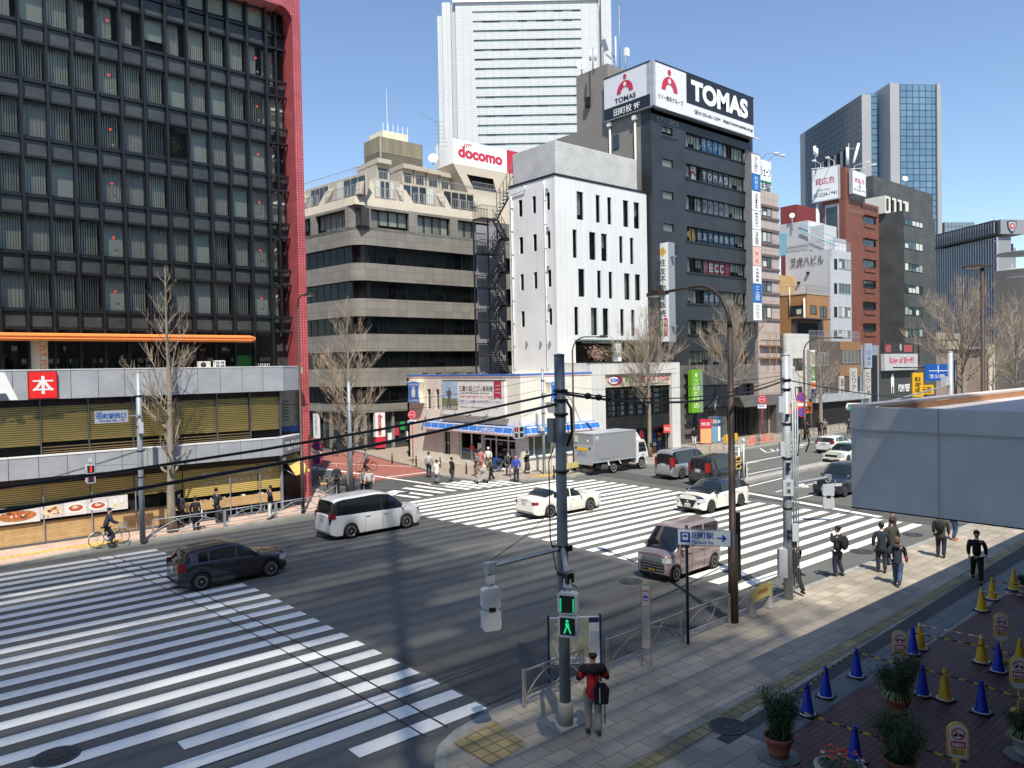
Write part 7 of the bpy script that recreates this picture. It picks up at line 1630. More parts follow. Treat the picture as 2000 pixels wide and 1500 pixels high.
mb.M=Matrix.Identity(4); mb.box((b.x,P.y-.18,(z0+z1)/2-.02),(P.x,P.y-.14,(z0+z1)/2+.03),GREYM); mb.build('name_board',TL)
mb=MB(); mb.box((P.x-.09,P.y-.3,5.05),(P.x+.09,P.y-.12,5.55),PLASG); zz=onY(260,907,P.y).z; x_=onY(176,905,P.y).x; mb.tube([(P.x,P.y,zz),(x_,P.y,zz+.12)],.03,GREYM,5); mb.cbox((x_,P.y,zz+.14),(.16,.1,.12),GREYM); mb.build('arm',TL)
ped_signal((x_,P.y,onY(171,944,P.y).z),0,'pedestrian signal showing a red standing figure before the book shop','red')
P=G(686,968,PH); TT=pole(P,6.9,.12,GREYM,'utility_pole','grey pole half hidden by the bare ginkgo at the side street'); mb=MB(); mb.cbox((P.x+.1,P.y-.2,5.4),(.25,.2,.3),PLASG); mb.build('box',TT)
P=G(1063,926,PH); TS=pole(P,7.4,.12,GREYM,'utility_pole','grey signal pole at the convenience store corner'); bands(TS,[6.6,5.6,4.3],.12); za=up_at(P,1060,847); xs_=onY(1012,845,P.y); mb=MB(); mb.tube([(P.x,P.y,za),(xs_.x,P.y,za+.0)],.05,GREYM,5); mb.cbox((P.x-.3,P.y-.1,za+.35),(.35,.3,.25),PLASG); mb.cbox((P.x,P.y-.2,5.7),(.2,.2,.35),PLASG)
mb.box((P.x-.25,P.y-.3,.1),(P.x-.2,P.y-.25,1.2),PLASG); mb.box((P.x+.45,P.y-.3,.1),(P.x+.5,P.y-.25,1.2),PLASG); mb.box((P.x-.25,P.y-.3,1.15),(P.x+.5,P.y-.25,1.2),PLASG); mb.box((P.x-.25,P.y-.3,.6),(P.x+.5,P.y-.26,.64),PLASG); mb.build('arm',TS)
zs_=onY(1011,856,P.y).z; ped_signal((xs_.x-.2,P.y,zs_),R(-20),'left one of the paired signals hanging at the convenience store corner','red',w=.38); ped_signal((xs_.x+.22,P.y-.05,zs_),R(-20),'right one of the paired signals hanging at the convenience store corner',None,w=.38)
P=at_depth(1856,705,39); TR=pole(P,at_depth(1856,688,39).z-PH,.145,mat('pale_grey_pole',(.4,.43,.46)),'utility_pole','pale grey pole standing behind the roof of the grey canopy'); mb=MB(); b=at_depth(1835,757,38); Q=at_depth(1712,791,34); mb.tube([(P.x,P.y,b.z+.1),Q],.04,GREYM,5); c=at_depth(1845,745,39); mb.cbox(c,(.25,.25,.5),PLASG); mb.build('arm',TR); bands(TR,[7.2,6.8],.105)
# three lamp traffic light
a=at_depth(1652,795,34); b=at_depth(1712,791,34); F_=Matrix.Translation((a.x,a.y,a.z))@Matrix.Rotation(math.atan2(b.y-a.y,b.x-a.x)-R(14),4,'Z'); t=thing('traffic_light','horizontal three lamp traffic light above the grey canopy edge','traffic signal',mw=F_); mb=MB(F_); L_=1.3
mb.plate([(0,0),(.06,-.14),(L_-.06,-.14),(L_,0),(L_-.06,.17),(.06,.17)],-.05,.12,WHITE)
mb.build('housing',t);
for k in range(3):
 mb=MB(F_); cx=.23+k*.4; mb.disc((cx,-.055,.01),.14,LEDG if k==0 else LENS,18); mb.build('lens',t); mb=MB(F_); N_=12; vs=[];
 for i in range(N_+1):q=pi*i/N_; vs+=[(cx+.16*cos(q),-.05,.01+.16*sin(q)),(cx+.17*cos(q),-.33,.03+.13*sin(q))]
 mb.add(vs,[(2*i,2*i+1,2*i+3,2*i+2)for i in range(N_)],WHITE); mb.build('visor',t)
# guard rails
def guardrail(p,q,n,label,m=None,h=.82,curve=True,z=PH,group='pipe guard rails'):
 m=m or RAILG; p=Vector((*p,z)); q=Vector((*q,z)); d=q-p; L_=d.length; F_=Matrix.Translation(p)@Matrix.Rotation(math.atan2(d.y,d.x),4,'Z'); t=thing('guard_rail',label,'guard rail',mw=F_,group=group)
 mb=MB(F_); mb.tube([(0,0,h),(L_,0,h)],.028,m,7); mb.tube([(0,0,.22),(L_,0,.22)],.024,m,7); mb.build('rail',t)
 st=L_/n
 for k in range(n+1):mb=MB(F_); mb.box((k*st-.035,-.03,-.05),(k*st+.035,.03,h+.03),m); mb.build('post',t)
 if curve:
  for k in range(n):
   mb=MB(F_); a=k*st+.06; b=(k+1)*st-.06; pts=[(a+(b-a)*i/12,0,.22+.52*sin(pi*i/12)**.8)for i in range(13)]; mb.tube(pts,.018,m,6)
   pts=[(a+(b-a)*(.30+.45*i/8),0,h-.02-.5*sin(pi*i/8))for i in range(9)]; mb.tube(pts,.016,m,6); mb.build('arc',t)
 return t
guardrail((11.12,12.80),(13.0,12.83),1,'first span of pipe guard rail behind the slate pole'); guardrail((13.9,12.85),(16.9,12.88),1,'pipe guard rail span between the map board and the station sign'); guardrail((16.95,12.88),(19.2,12.9),1,'pipe guard rail span between the station sign and the curved lamp'); guardrail((19.3,12.9),(22.6,13.0),1,'pipe guard rail span behind the yellow barrier by the pale pole')
guardrail((10.3,37.95),(13.6,37.95),1,'pipe guard rail at the foot of the ginkgo by the book shop',GREYM); guardrail((13.65,37.95),(16.3,38.15),1,'pipe guard rail before the wooden counter of the book shop',GREYM); guardrail((16.35,38.15),(19.0,38.5),1,'pipe guard rail before the corner cafe',GREYM); guardrail((19.0,38.5),(21.4,41.2),1,'pipe guard rail curving round to the side street',RAILG)
guardrail((50.5,38.3),(59,38.6),4,'pipe guard rail before the drug store entrance'); guardrail((61,38.9),(67.5,39.3),4,'pipe guard rail at the foot of the dark tower'); guardrail((71,39.5),(74.5,39.7),2,'pipe guard rail beside the parked bicycle'); guardrail((76.5,39.9),(83,40.3),3,'pipe guard rail at the brown tiled shop')
guardrail((44.3,28.3),(50.8,28.5),1,'white three bar railing on the median island',WHITE,h=1.0,curve=False,z=.16);
# median posts
P=G(1453,942,.16); t=thing('island_post','white post with a grey sign plate and a round lamp on the median','post',P); mb=MB(NAT[t.name]); mb.tube([(0,0,0),(0,0,2.7)],.05,WHITE,8); mb.lathe([(.08,2.5),(.1,2.55),(.1,2.75),(.03,2.8)],PLASG,10); mb.build('shaft',t); mb=MB(NAT[t.name]@Matrix.Rotation(YAW-R(90),4,'Z')); mb.box((-.62,-.06,1.95),(-.12,0,2.35),WHITE); mb.box((-.57,-.065,2.0),(-.17,-.061,2.3),GREYM); mb.build('sign_plate',t)
P=G(1444,946,.16); t=thing('warning_light','yellow and black blinker on a white post on the median','warning light',P); mb=MB(NAT[t.name]); mb.tube([(0,0,0),(0,0,2.3)],.04,WHITE,8); mb.build('shaft',t)
for z in(1.15,1.6):mb=MB(NAT[t.name]@Matrix.Rotation(YAW-R(90),4,'Z')); mb.cbox((-.08,-.05,z),(.32,.2,.34),mat('faded_yellow',(.62,.45,.12))); mb.disc((-.08,-.16,z),.11,BLACK); mb.add([(-.24,-.155,z-.1),(-.24,-.155,z-.02),(.08,-.155,z+.16),(.08,-.155,z+.08)],[(0,1,2,3)],BLACK); mb.build('blinker',t)
# information post, station sign, map board, barrier
P=G(1263,1300,PH); s_=R(-52); t=thing('information_post','narrow white information post with a blue bicycle sign and small print','sign',P,s_); mb=MB(NAT[t.name]); mb.box((-.11,-.02,.45),(.11,.02,2.0),mat('aged_white',(.62,.60,.57))); mb.box((-.12,-.03,.0),(-.10,.03,2.02),RUST); mb.box((.10,-.03,0),(.12,.03,2.02),RUST); mb.disc((0,-.025,1.72),.075,mat('violet_blue',(.10,.07,.38))); mb.disc((-.03,-.03,1.7),.022,SIGNWHITE); mb.disc((.03,-.03,1.7),.022,SIGNWHITE)
for k in range(16):mb.box((-.08,-.0235,1.5-k*.055),(.08-(k%3)*.03,-.0225,1.515-k*.055),GREYM)
mb.text('自転車',0,1.9,w=.16,h=.05,m=SREDT,y=-.025); mb.build('panel',t)
P=G(1344,1258,PH); t=thing('station_sign','white station direction sign with a blue train symbol and arrow on a black post','sign',P,R(-56.5)); mb=MB(NAT[t.name]); hh=up_at(P,1338,1062)-PH; mb.tube([(0,0,0),(0,0,hh+.5)],.04,BLACK,8); mb.build('shaft',t); mb=MB(NAT[t.name]); wv,hv=1.36,.40; x0=-.22; mb.box((x0,-.09,hh),(x0+wv,-.045,hh+hv),SIGNWHITE); mb.box((x0-.02,-.085,hh-.02),(x0+wv+.02,-.05,hh),GREYM); mb.box((x0-.02,-.085,hh+hv),(x0+wv+.02,-.05,hh+hv+.02),GREYM); mb.box((x0+wv,-.085,hh),(x0+wv+.05,-.05,hh+hv),BLUE)
mb.box((x0+.06,-.094,hh+.06),(x0+.32,-.091,hh+hv-.06),BLUE); mb.box((x0+.12,-.098,hh+.13),(x0+.26,-.095,hh+.3),SIGNWHITE); mb.box((x0+.14,-.102,hh+.2),(x0+.24,-.099,hh+.27),BLUE); mb.text('田町駅',x0+.65,hh+.26,w=.56,h=.17,m=BLUE,y=-.094,bold=.04); mb.text('Tamachi Sta.',x0+.65,hh+.08,w=.58,h=.09,m=BLUE,y=-.094,bold=.02); mb.box((x0+1.02,-.094,hh+.185),(x0+1.2,-.091,hh+.225),BLUE); mb.add([(x0+1.17,-.095,hh+.11),(x0+1.27,-.095,hh+.205),(x0+1.17,-.095,hh+.30),(x0+1.13,-.095,hh+.28),(x0+1.19,-.095,hh+.205),(x0+1.13,-.095,hh+.13)],[(0,1,4,5),(1,2,3,4)],BLUE); mb.build('sign_plate',t)
P=G(1176,1330,PH); t=thing('map_board','street map board on blue posts that the man in red is reading','map board',P,R(-38)); hh=up_at(P,1172,1203)-PH; mb=MB(NAT[t.name]); wv=1.25; NVY=mat('navy_post',(.02,.04,.12)); mb.box((-.05,-.04,0),(0,.04,hh+.05),NVY); mb.box((-wv-.05,-.04,0),(-wv,.04,hh+.05),NVY); mb.build('post',t); mb=MB(NAT[t.name]); MAPC=mat('map_ground',(.52,.50,.34),rough=.4,var=.25,scale=4); mb.box((-wv,-.02,.45),(-.05,.02,hh),SIGNWHITE); mb.box((-wv+.02,-.025,.62),(-.3,-.021,hh-.02),MAPC); mb.box((-.28,-.025,.62),(-.07,-.021,hh-.35),mat('legend_grey',(.55,.58,.62))); mb.box((-.3,-.026,hh-.14),(-.06,-.021,hh-.02),NVY)
random.seed(6)
for k in range(15):x,z,a,l=random.uniform(-wv+.1,-.35),random.uniform(.7,hh-.1),random.choice([.5,2.1,.7,1.9]),random.uniform(.15,.5); dxx,dzz=cos(a)*l/2,sin(a)*l/2; X0,X1=max(-wv+.03,x-dxx),min(-.31,x+dxx); mb.add([(X0,-.028,max(.64,z-dzz)),(X0+.02,-.028,max(.64,z-dzz)),(X1+.02,-.028,min(hh-.04,z+dzz)),(X1,-.028,min(hh-.04,z+dzz))],[(0,1,2,3)],SIGNWHITE if k%3 else FASC)
for k in range(9):x,z=random.uniform(-wv+.1,-.4),random.uniform(.7,hh-.2); mb.box((x,-.0275,z),(x+.07,-.0265,z+.05),random.choice([mat('map_blue',(.3,.5,.7)),YELLOW,FASC,mat('map_pink',(.7,.4,.4))]))
for k in range(2):mb.box((-wv+.05,-.024,.49+k*.05),(-.4,-.022,.515+k*.05),GREYM)
mb.build('map_panel',t)
def cone(P,label,m,base=None,h=.7,group=None,name='traffic_cone',bs=.38):
 t=thing(name,label,'traffic cone',P,random.uniform(-.3,.3),group); mb=MB(NAT[t.name]); mb.lathe([(.165,.04),(.15,.055),(.135,.07),(.038,h-.03),(.03,h),(.001,h)],m,18); mb.lathe([(.17,.03),(.172,.05),(.15,.052)],SIGNWHITE if base is BLACK and m is not GREYM else m,18); mb.build('body',t); mb=MB(NAT[t.name]); mb.prism([(-bs/2,-bs/2+.03),(-bs/2+.03,-bs/2),(bs/2-.03,-bs/2),(bs/2,-bs/2+.03),(bs/2,bs/2-.03),(bs/2-.03,bs/2),(-bs/2+.03,bs/2),(-bs/2,bs/2-.03)],0,.035,base or BLACK); mb.build('base',t); return t
CG=mat('grey_cone_plastic',(.32,.31,.29),rough=.6); a=G(1469,1203,PH); b=G(1503,1186,PH)
cone(a,'grey cone at the left end of the yellow barrier',CG,CG,.72,'grey cones of the yellow barrier'); cone(b,'grey cone at the right end of the yellow barrier',CG,CG,.72,'grey cones of the yellow barrier')
d=b-a; L_=Vector(d[:2]).length; F_=Matrix.Translation((a.x,a.y,PH))@Matrix.Rotation(math.atan2(d.y,d.x),4,'Z'); t=thing('barrier','pale yellow arched barrier with red lettering resting on two grey cones','barrier',mw=F_); mb=MB(F_); PYL=mat('pale_yellow_plastic',(.66,.58,.20),rough=.5); mb.plate([(-.1,.36),(-.06,.66),(.1,.78),(L_*.5,.86),(L_-.1,.78),(L_+.06,.66),(L_+.1,.36),(L_*.8,.42),(L_*.2,.42)],-.06,-.03,PYL); mb.text('歩行者専用',L_*.5,.64,w=L_*.55,h=.14,m=SREDT,y=-.065,bold=.02); mb.build('board',t); mb=MB(F_); mb.tube([(-.0,0,.34),(0,0,.78)],.06,PYL,8); mb.tube([(L_,0,.34),(L_,0,.78)],.06,PYL,8); mb.build('sleeve',t)
# round signs on thin red and grey poles
def round_sign(px,py,ty,r,label,kind,m,h2=None):
 P=G(px,py,PH); t=thing('road_sign',label,'sign',P,YAW-R(90)-.1); h=up_at(P,px-6,ty)-PH; mb=MB(NAT[t.name]); mb.tube([(0,0,0),(0,0,h+.1)],.04,m,7)
 if kind=='bus':mb.tube([(r+.08,0,h-.6),(r+.08,0,h-.05),(.0,0,h+.25)],.03,m,5)
 mb.build('shaft',t); mb=MB(NAT[t.name])
 if kind=='bus':mb.disc((.0,-.06,h),r,SREDT); mb.disc((0,-.065,h),r*.75,SIGNWHITE); mb.disc((0,-.07,h),r*.68,SREDT); mb.text('消火栓',0,h,w=r*1.0,h=r*.35,m=SIGNWHITE,y=-.075); mb.box((-r,-.06,h-r*2.1),(r,-.04,h-r*1.25),SIGNWHITE); mb.box((-r*.9,-.065,h-r*1.7),(r*.5,-.061,h-r*1.45),BLUE)
 else:
  for k in range(2):z=h-k*r*3.0; mb.disc((0,-.06,z),r,SREDT); mb.disc((0,-.065,z),r*.8,mat('violet_blue',(.1,.07,.38))); T=Matrix.Translation((0,-.07,z))@Matrix.Rotation(R(45),4,'Y'); mb.box((-r*.85,-.001,-r*.08),(r*.85,.001,r*.08),SREDT,T)
  mb.box((-r,-.06,h-r*1.75),(r,-.04,h-r*1.2),SIGNWHITE)
 mb.build('sign_plate',t)
round_sign(807,905,810,.36,'red round hydrant sign on a red post left of the convenience store','bus',RED); round_sign(1489,858,780,.42,'red round hydrant sign on a red post beside the dark tower','bus',RED); round_sign(1566,852,776,.5,'two no parking discs on the lamp post by the orange shop sign','park',BROWN); round_sign(621,938,871,.32,'two round signs on a grey post by the cafe awning','park',GREYM)
for(px,py,lab)in((639,953,'bollard by the cafe terrace'),(766,905,'dark bollard at the kerb left of the store'),(813,910,'dark bollard beside the red hydrant post'),(911,926,'dark bollard before the store window'),(860,913,'dark bollard behind the photographing woman'),(1082,932,'dark bollard beside the signal pole')):P=G(px,py,PH); t=thing('bollard',lab,'bollard',P,0,'dark bollards'); mb=MB(NAT[t.name]); mb.lathe([(.06,0),(.06,.75),(.045,.8),(.001,.81)],mat('dark_bollard',(.05,.045,.05)),10); mb.lathe([(.062,.6),(.062,.66)],FASC,10); mb.build('shaft',t)
# overhead cables
def cable(a,b,sag,r,label,n=14,m=None,group='overhead cables'):
 a=Vector(a); b=Vector(b); mb=MB(); mb.tube([a.lerp(b,i/n)-Vector((0,0,sag*4*(i/n)*(1-i/n)))for i in range(n+1)],r,m or BLACK,5,cap=False); return tag(mb.build('overhead_cable'),label,'cable',group)
z0_=up_at(P0,1083,768); z1_=up_at(P0,1083,788); zw=up_at(P1_,1522,742)
cable((P0.x,P0.y,z0_),(-18,13.6,6.9),.95,.024,'upper thick black cable running from the slate pole to the left edge'); cable((P0.x,P0.y,z1_),(-18,13.0,6.2),.85,.03,'lower thick black cable running from the slate pole to the left edge')
cable((P0.x,P0.y,z0_),(P1_.x,P1_.y,zw),.42,.03,'thick black cable sagging between the slate pole and the pale pole'); cable((P0.x,P0.y,z0_+.04),(P1_.x,P1_.y,zw+.1),.38,.016,'thin upper cable between the slate pole and the pale pole'); cable((P1_.x,P1_.y,zw),(P.x*0+60,16,6.2),.9,.02,'cable running right from the pale pole behind the canopy')
mb=MB(); A=Vector((P0.x,P0.y,z0_)); B=Vector((P1_.x,P1_.y,zw))
for k in(.085,.12,.155):p=A.lerp(B,k)-Vector((0,0,.42*4*k*(1-k)-.03)); mb.ball(p,.075,BLACK,8,5,(1.3,1,1))
tag(mb.build('cable_splice'),'three black splice blobs on the cable right of the slate pole','cable splice')
PS=G(1063,926); cable((PS.x,PS.y,6.9),(9.9,38.3,6.6),.9,.014,'thin cable from the store corner pole to the name board pole'); cable((PS.x,PS.y,6.1),(18.1,38.8,5.6),.5,.012,'lower thin cable over the side street mouth'); cable((PS.x,PS.y,7.2),(55,41.8,7.4),.3,.012,'thin cable along the store front roof'); cable((9.9,38.3,6.5),(-12,37,5.2),.5,.016,'thin cable from the name board pole to the left edge'); cable((P1_.x,P1_.y,zw+.15),(PS.x,PS.y,6.6),.5,.01,'hair thin cable crossing the junction to the store corner')
# the canopy of the stairs on the right
GCAN=mat('slate_grey_canopy',(.60,.60,.58),rough=.75,var=.10,scale=.7,dirt=.06,bump=.08,bscale=30); PINKR=mat('pinkish_white_roof',(.70,.62,.58),rough=.7,var=.06,scale=.8)
Wc=15.0; TL_=at_depth(1662,795,Wc); zb_=at_depth(1678,990,Wc).z; t=thing('stair_canopy','large grey canopy end wall with a pale roof covering the station steps','canopy',(TL_.x,TL_.y,zb_)); x0,y0,zt_=TL_.x,TL_.y,TL_.z
mb=MB(); mb.box((x0,y0-12,zb_),(x0+.25,y0,zt_-.42),GCAN); mb.box((x0-.03,y0-12,zt_-.42),(x0+.25,y0+.0,zt_),GCAN); mb.box((x0+.25,y0-.25,zb_),(x0+45,y0,zt_-.05),GCAN); mb.box((x0+.02,y0-12.05,zb_-.03),(x0+.3,y0+.02,zb_),BLKM); mb.box((x0-.045,y0-12,zt_-.44),(x0-.03,y0,zt_-.425),FASC)
for k in(1.6,4.6,7.6):mb.box((x0-.034,y0-k-.006,zb_),(x0-.03,y0-k,zt_),BLKM)
mb.build('end_wall',t); mb=MB(); mb.box((x0+.25,y0-12,zt_-.3),(x0+45,y0-.25,zt_-.12),PINKR); mb.box((x0+.0,y0-.3,zt_+.0),(x0+45,y0+.06,zt_+.05),PINKR); mb.box((x0+.25,y0-.42,zt_-.1),(x0+45,y0-.38,zt_-.0),RUST); mb.build('roof',t)
mb=MB()
for k in range(5):mb.box((x0+3+k*9,y0-3.4,.1),(x0+3.4+k*9,y0-3.0,zb_),GCAN)
mb.build('column',t)
# road direction sign and yellow shop signs seen over the canopy
a=at_depth(1807,744,60); b=at_depth(1850,711,60); F_=Matrix.Translation((a.x,a.y,0))@Matrix.Rotation(R(-38),4,'Z'); t=thing('road_direction_sign','large blue road direction sign on an arm above the grey canopy','sign',mw=F_); mb=MB(F_); wv=2.3; mb.box((0,-.03,a.z),(wv,.03,b.z),BLUE); mb.text('芝公園',wv*.4,a.z+.35,w=1.2,h=.3,m=SIGNWHITE,y=-.04); mb.box((.3,-.04,a.z+.75),(1.8,-.032,a.z+.8),SIGNWHITE); mb.box((1.0,-.04,a.z+.6),(1.06,-.032,b.z-.1),SIGNWHITE); mb.build('sign_plate',t); mb=MB(F_); mb.tube([(wv+.2,.1,0),(wv+.2,.1,b.z+.3)],.1,BLKM,8); mb.tube([(wv+.2,.1,b.z-.3),(-2.5,.1,b.z-.2)],.06,BLKM,6); mb.build('shaft',t)
for(px,y0_,y1_,dw,w_,lab,s_)in((1793,775,728,62,.9,'upright yellow shop sign beside the blue direction sign','駐車場'),(1810,770,752,58,1.1,'small yellow sign under the blue direction sign','元祖')):a=at_depth(px,y0_,dw); b=at_depth(px,y1_,dw); F_=Matrix.Translation((a.x,a.y,a.z))@Matrix.Rotation(R(-38),4,'Z'); t=thing('shop_sign',lab,'sign',mw=F_); mb=MB(F_); mb.box((-w_/2,0,0),(w_/2,.2,b.z-a.z),YELLOW); mb.text(s_,0,(b.z-a.z)/2,w=w_*.6,h=(b.z-a.z)*.7,m=INK,y=-.01,vertical=len(s_)>2); mb.build('panel',t); mb=MB(F_); mb.tube([(0,.1,-a.z),(0,.1,0)],.05,BLKM,6); mb.build('shaft',t)
P=at_depth(1480,860,75)
# ------------------------------------------------------------------ vehicles
CG_=mat('car_glass',(.012,.016,.018),rough=.04,var=0,spec=.8); TYRE=mat('tyre_rubber',(.02,.02,.02),rough=.8); ALLOY=mat('alloy_rim',(.50,.50,.51),rough=.3,metal=.7); CHROME=mat('chrome',(.6,.6,.6),rough=.12,metal=.9); TAILR=mat('tail_lamp_red',(.26,.012,.015),rough=.15); HEADL=mat('head_lamp_clear',(.55,.58,.60),rough=.08,spec=.9); PLATE=mat('number_plate',(.72,.72,.70),var=0); UNDER=mat('underbody_black',(.015,.015,.015),rough=.7)
def paintm(n,c,metal=.0):return mat(n,c,rough=.28,metal=metal,var=.03,coat=.8,spec=.5)
def lp(pts,x):
 if x<=pts[0][0]:return pts[0][1]
 for a,b in zip(pts[:-1],pts[1:]):
  if x<=b[0]:t=(x-a[0])/max(1e-6,b[0]-a[0]); return a[1]+(b[1]-a[1])*t
 return pts[-1][1]
def sm(pts,x,w=.09):return sum(lp(pts,x+w*k)for k in(-1,-.5,0,.5,1))/5
def wheel(t,x,y,r,wd=.2,rim=None,spokes=5,side=-1):
 M=NAT[t.name]@Matrix.Translation((x,y,r)); mb=MB(M); s=side
 mb.lathe([(r*.62,-wd/2),(r*.96,-wd/2),(r,-wd/2+.03),(r,wd/2-.03),(r*.96,wd/2),(r*.62,wd/2)],TYRE,24,axis='y'); o=mb.build('wheel',t); mb=MB(M); yo=s*(wd/2-.015)
 mb.lathe([(r*.66,yo),(r*.63,yo+s*.012),(r*.58,yo-s*.03),(.001,yo-s*.04)],UNDER,24,axis='y')
 mb.lathe([(r*.67,yo+s*.004),(r*.66,yo+s*.018),(r*.60,yo+s*.016),(r*.60,yo-s*.02)],rim or ALLOY,24,axis='y'); mb.lathe([(r*.17,yo-s*.04),(r*.17,yo+s*.014),(.001,yo+s*.018)],rim or ALLOY,12,axis='y')
 for k in range(spokes):
  T=Matrix.Rotation(2*pi*k/spokes,4,'Y'); mb.box((-.035,yo-s*.03,r*.1),(.035,yo+s*.012,r*.63),rim or ALLOY,T)
 mb.build('rim',o); return o
def car(label,A,B,near,L,W,H,wb,belt,roof,ws,rs,sg,pm,wr=.31,roofm=None,tumble=.30,seams=(),tail='mid',blackout=False,name='parked_car',cat='car',fo=None,plate=PLATE,spokes=5,lampz=(.6,.8),grille='slim',tailh=(.75,1.0),taper=.16,group='cars on the junction',rimm=None,hw=.1):
 "A, B: ground points of the near side rear and front wheels"
 A=Vector(A[:2]); B=Vector(B[:2]); d=(B-A).normalized(); nrm=Vector((-d.y,d.x))*(1 if near=='right' else-1); fo=fo if fo is not None else(L-wb)*.48
 mid=(A+B)/2+nrm*(W/2-.02); c=mid+d*(fo-(L-wb)/2); M=Matrix.Translation((c.x,c.y,0))@Matrix.Rotation(math.atan2(d.y,d.x),4,'Z')
 t=thing(name,label,cat,mw=M,group=group); xf=L/2-fo; xr=xf-wb; R_=wr+.055
 xs=sorted(set([round(-L/2+L*i/72,4)for i in range(73)]+[round(q,4)for q in(-L/2+.02,-L/2+.05,L/2-.02,L/2-.05,*ws,*rs)]))
 def ring(x):
  u=abs(2*x/L); w=W/2*(1-taper*max(0,(u-.72)/.28)**2.2-(.10 if u>.985 else 0)*((u-.985)/.015)); zb=.20+.10*max(0,(u-.9)/.1)
  for q in(xf,xr):
   if abs(x-q)<R_:zb=max(zb,wr+math.sqrt(max(0,R_*R_-(x-q)**2)))
  zl=sm(belt,x,.05); zr=max(zl,sm(roof,x,.05)); t_=min(1,max(0,(zr-zl)/.22)); wb_=w*.97; wt=wb_-(zr-zl)*tumble
  zb=min(zb,zl-.08); hh=zl-zb
  P=[(w*.95,zb),(w*.995,zb+hh*.30),(w,zb+hh*.62),(wb_,zl-.035),(wb_-.035,zl)]
  P+=[((1-t_)*wb_*.93+t_*(wt+.02),(1-t_)*(zl+.012)+t_*(zr-.075)),((1-t_)*wb_*.80+t_*(wt-.05),(1-t_)*(zl+.03)+t_*(zr-.02)),((1-t_)*wb_*.45+t_*wt*.55,(1-t_)*(zl+.055)+t_*(zr+.012)),(0,(1-t_)*(zl+.06)+t_*(zr+.02))]
  return P
 rings=[ring(x)for x in xs]; bm_=MB(M); gm_=MB(M); bm_.smooth=gm_.smooth=True; n=9
 for s in(1,-1):
  vs=[(x,s*y,z)for x,r_ in zip(xs,rings)for y,z in r_]; fb=[]; fg=[]; fr=[]; fk=[]
  for i in range(len(xs)-1):
   xm_=(xs[i]+xs[i+1])/2; t_=(sm(roof,xm_,.05)-sm(belt,xm_,.05))
   for j in range(n-1):
    f=(i*n+j,(i+1)*n+j,(i+1)*n+j+1,i*n+j+1); f=f if s>0 else f[::-1]
    g=False
    if j==4 and t_>.12 and any(a<xm_<b for a,b in sg):g=True
    if j>=5 and(min(ws)<xm_<max(ws)or min(rs)<xm_<max(rs))and t_>.02 and(j>5 or t_>.2):g=True
    if g:fg.append(f)
    elif j>=5 and t_>.15 and roofm:fr.append(f)
    elif j==4 and t_>.12 and blackout:fk.append(f)
    else:fb.append(f)
  bm_.add(vs,fb,pm); gm_.add(vs,fg,CG_)
  if fr:bm_.add(vs,fr,roofm)
  if fk:bm_.add(vs,fk,UNDER)
 for i in(0,-1):r_=rings[i]; x=xs[i]; bm_.smooth=False; bm_.add([(x,y,z)for y,z in r_]+[(x,-y,z)for y,z in r_[::-1][1:]],[tuple(range(2*n-1))],pm)
 bm_.build('body',t); gm_.build('window_glass',t)
 mb=MB(M); mb.box((-L/2+.12,-W/2+.16,.16),(L/2-.12,W/2-.16,.62),UNDER); mb.build('underbody',t)
 for x in(xf,xr):
  for s in(1,-1):wheel(t,x,s*(W/2-.115),wr,rim=rimm,spokes=spokes,side=s)
 def on(x,row,s,off=.006):
  p=ring(x)[row]; return(x,s*(p[0]+off),p[1])
 for s in(1,-1):
  mb=MB(M)
  for x in seams:
   for j in range(0,3):a,b=on(x,j,s),on(x,j+1,s); mb.add([a,(a[0]+.014,a[1],a[2]),(b[0]+.014,b[1],b[2]),b],[(0,1,2,3)],UNDER)
  mb.build('door_seam',t); mb=MB(M)
  for x in seams[:-1]:q=on(x+.12,2,s,.0); mb.cbox((x+.16,q[1],lp(belt,x)-.14),(.2,.05,.03),pm if pm is not UNDER else CHROME)
  mb.build('door_handle',t); mb=MB(M); q=on(ws[0]-.25 if ws[0]>ws[1]else ws[0],4,s); xm_=max(ws)-.42; q=on(xm_,4,s); mb.ball((xm_+.05,q[1]+s*.12,q[2]+.06),.1,roofm or pm,10,6,(.6,1.1,.75)); mb.build('mirror',t)
  def patch(xa,xb,za,zb_,m,nm,endx=None):
   mb=MB(M); k=5; P_=[]
   for i in range(k+1):x=xa+(xb-xa)*i/k; w=ring(x)[2][0]+.008; P_.append((x,s*w))
   if endx is not None:P_.append((endx,s*(P_[-1][1]*s-.02))); P_.append((endx,s*(P_[-1][1]*s-W*(.13 if endx>0 else .07))))
   mb.add([(x,y,za)for x,y in P_]+[(x,y,zb_)for x,y in P_],[(i,i+1,len(P_)+i+1,len(P_)+i)for i in range(len(P_)-1)],m); mb.build(nm,t)
  patch(L/2-.36,L/2-.012,lampz[0],lampz[1],HEADL,'headlight',L/2+.008)
  patch(-L/2+.22,-L/2+.012,tailh[0],tailh[1],TAILR,'tail_light',-L/2-.008)
 mb=MB(M); x=L/2
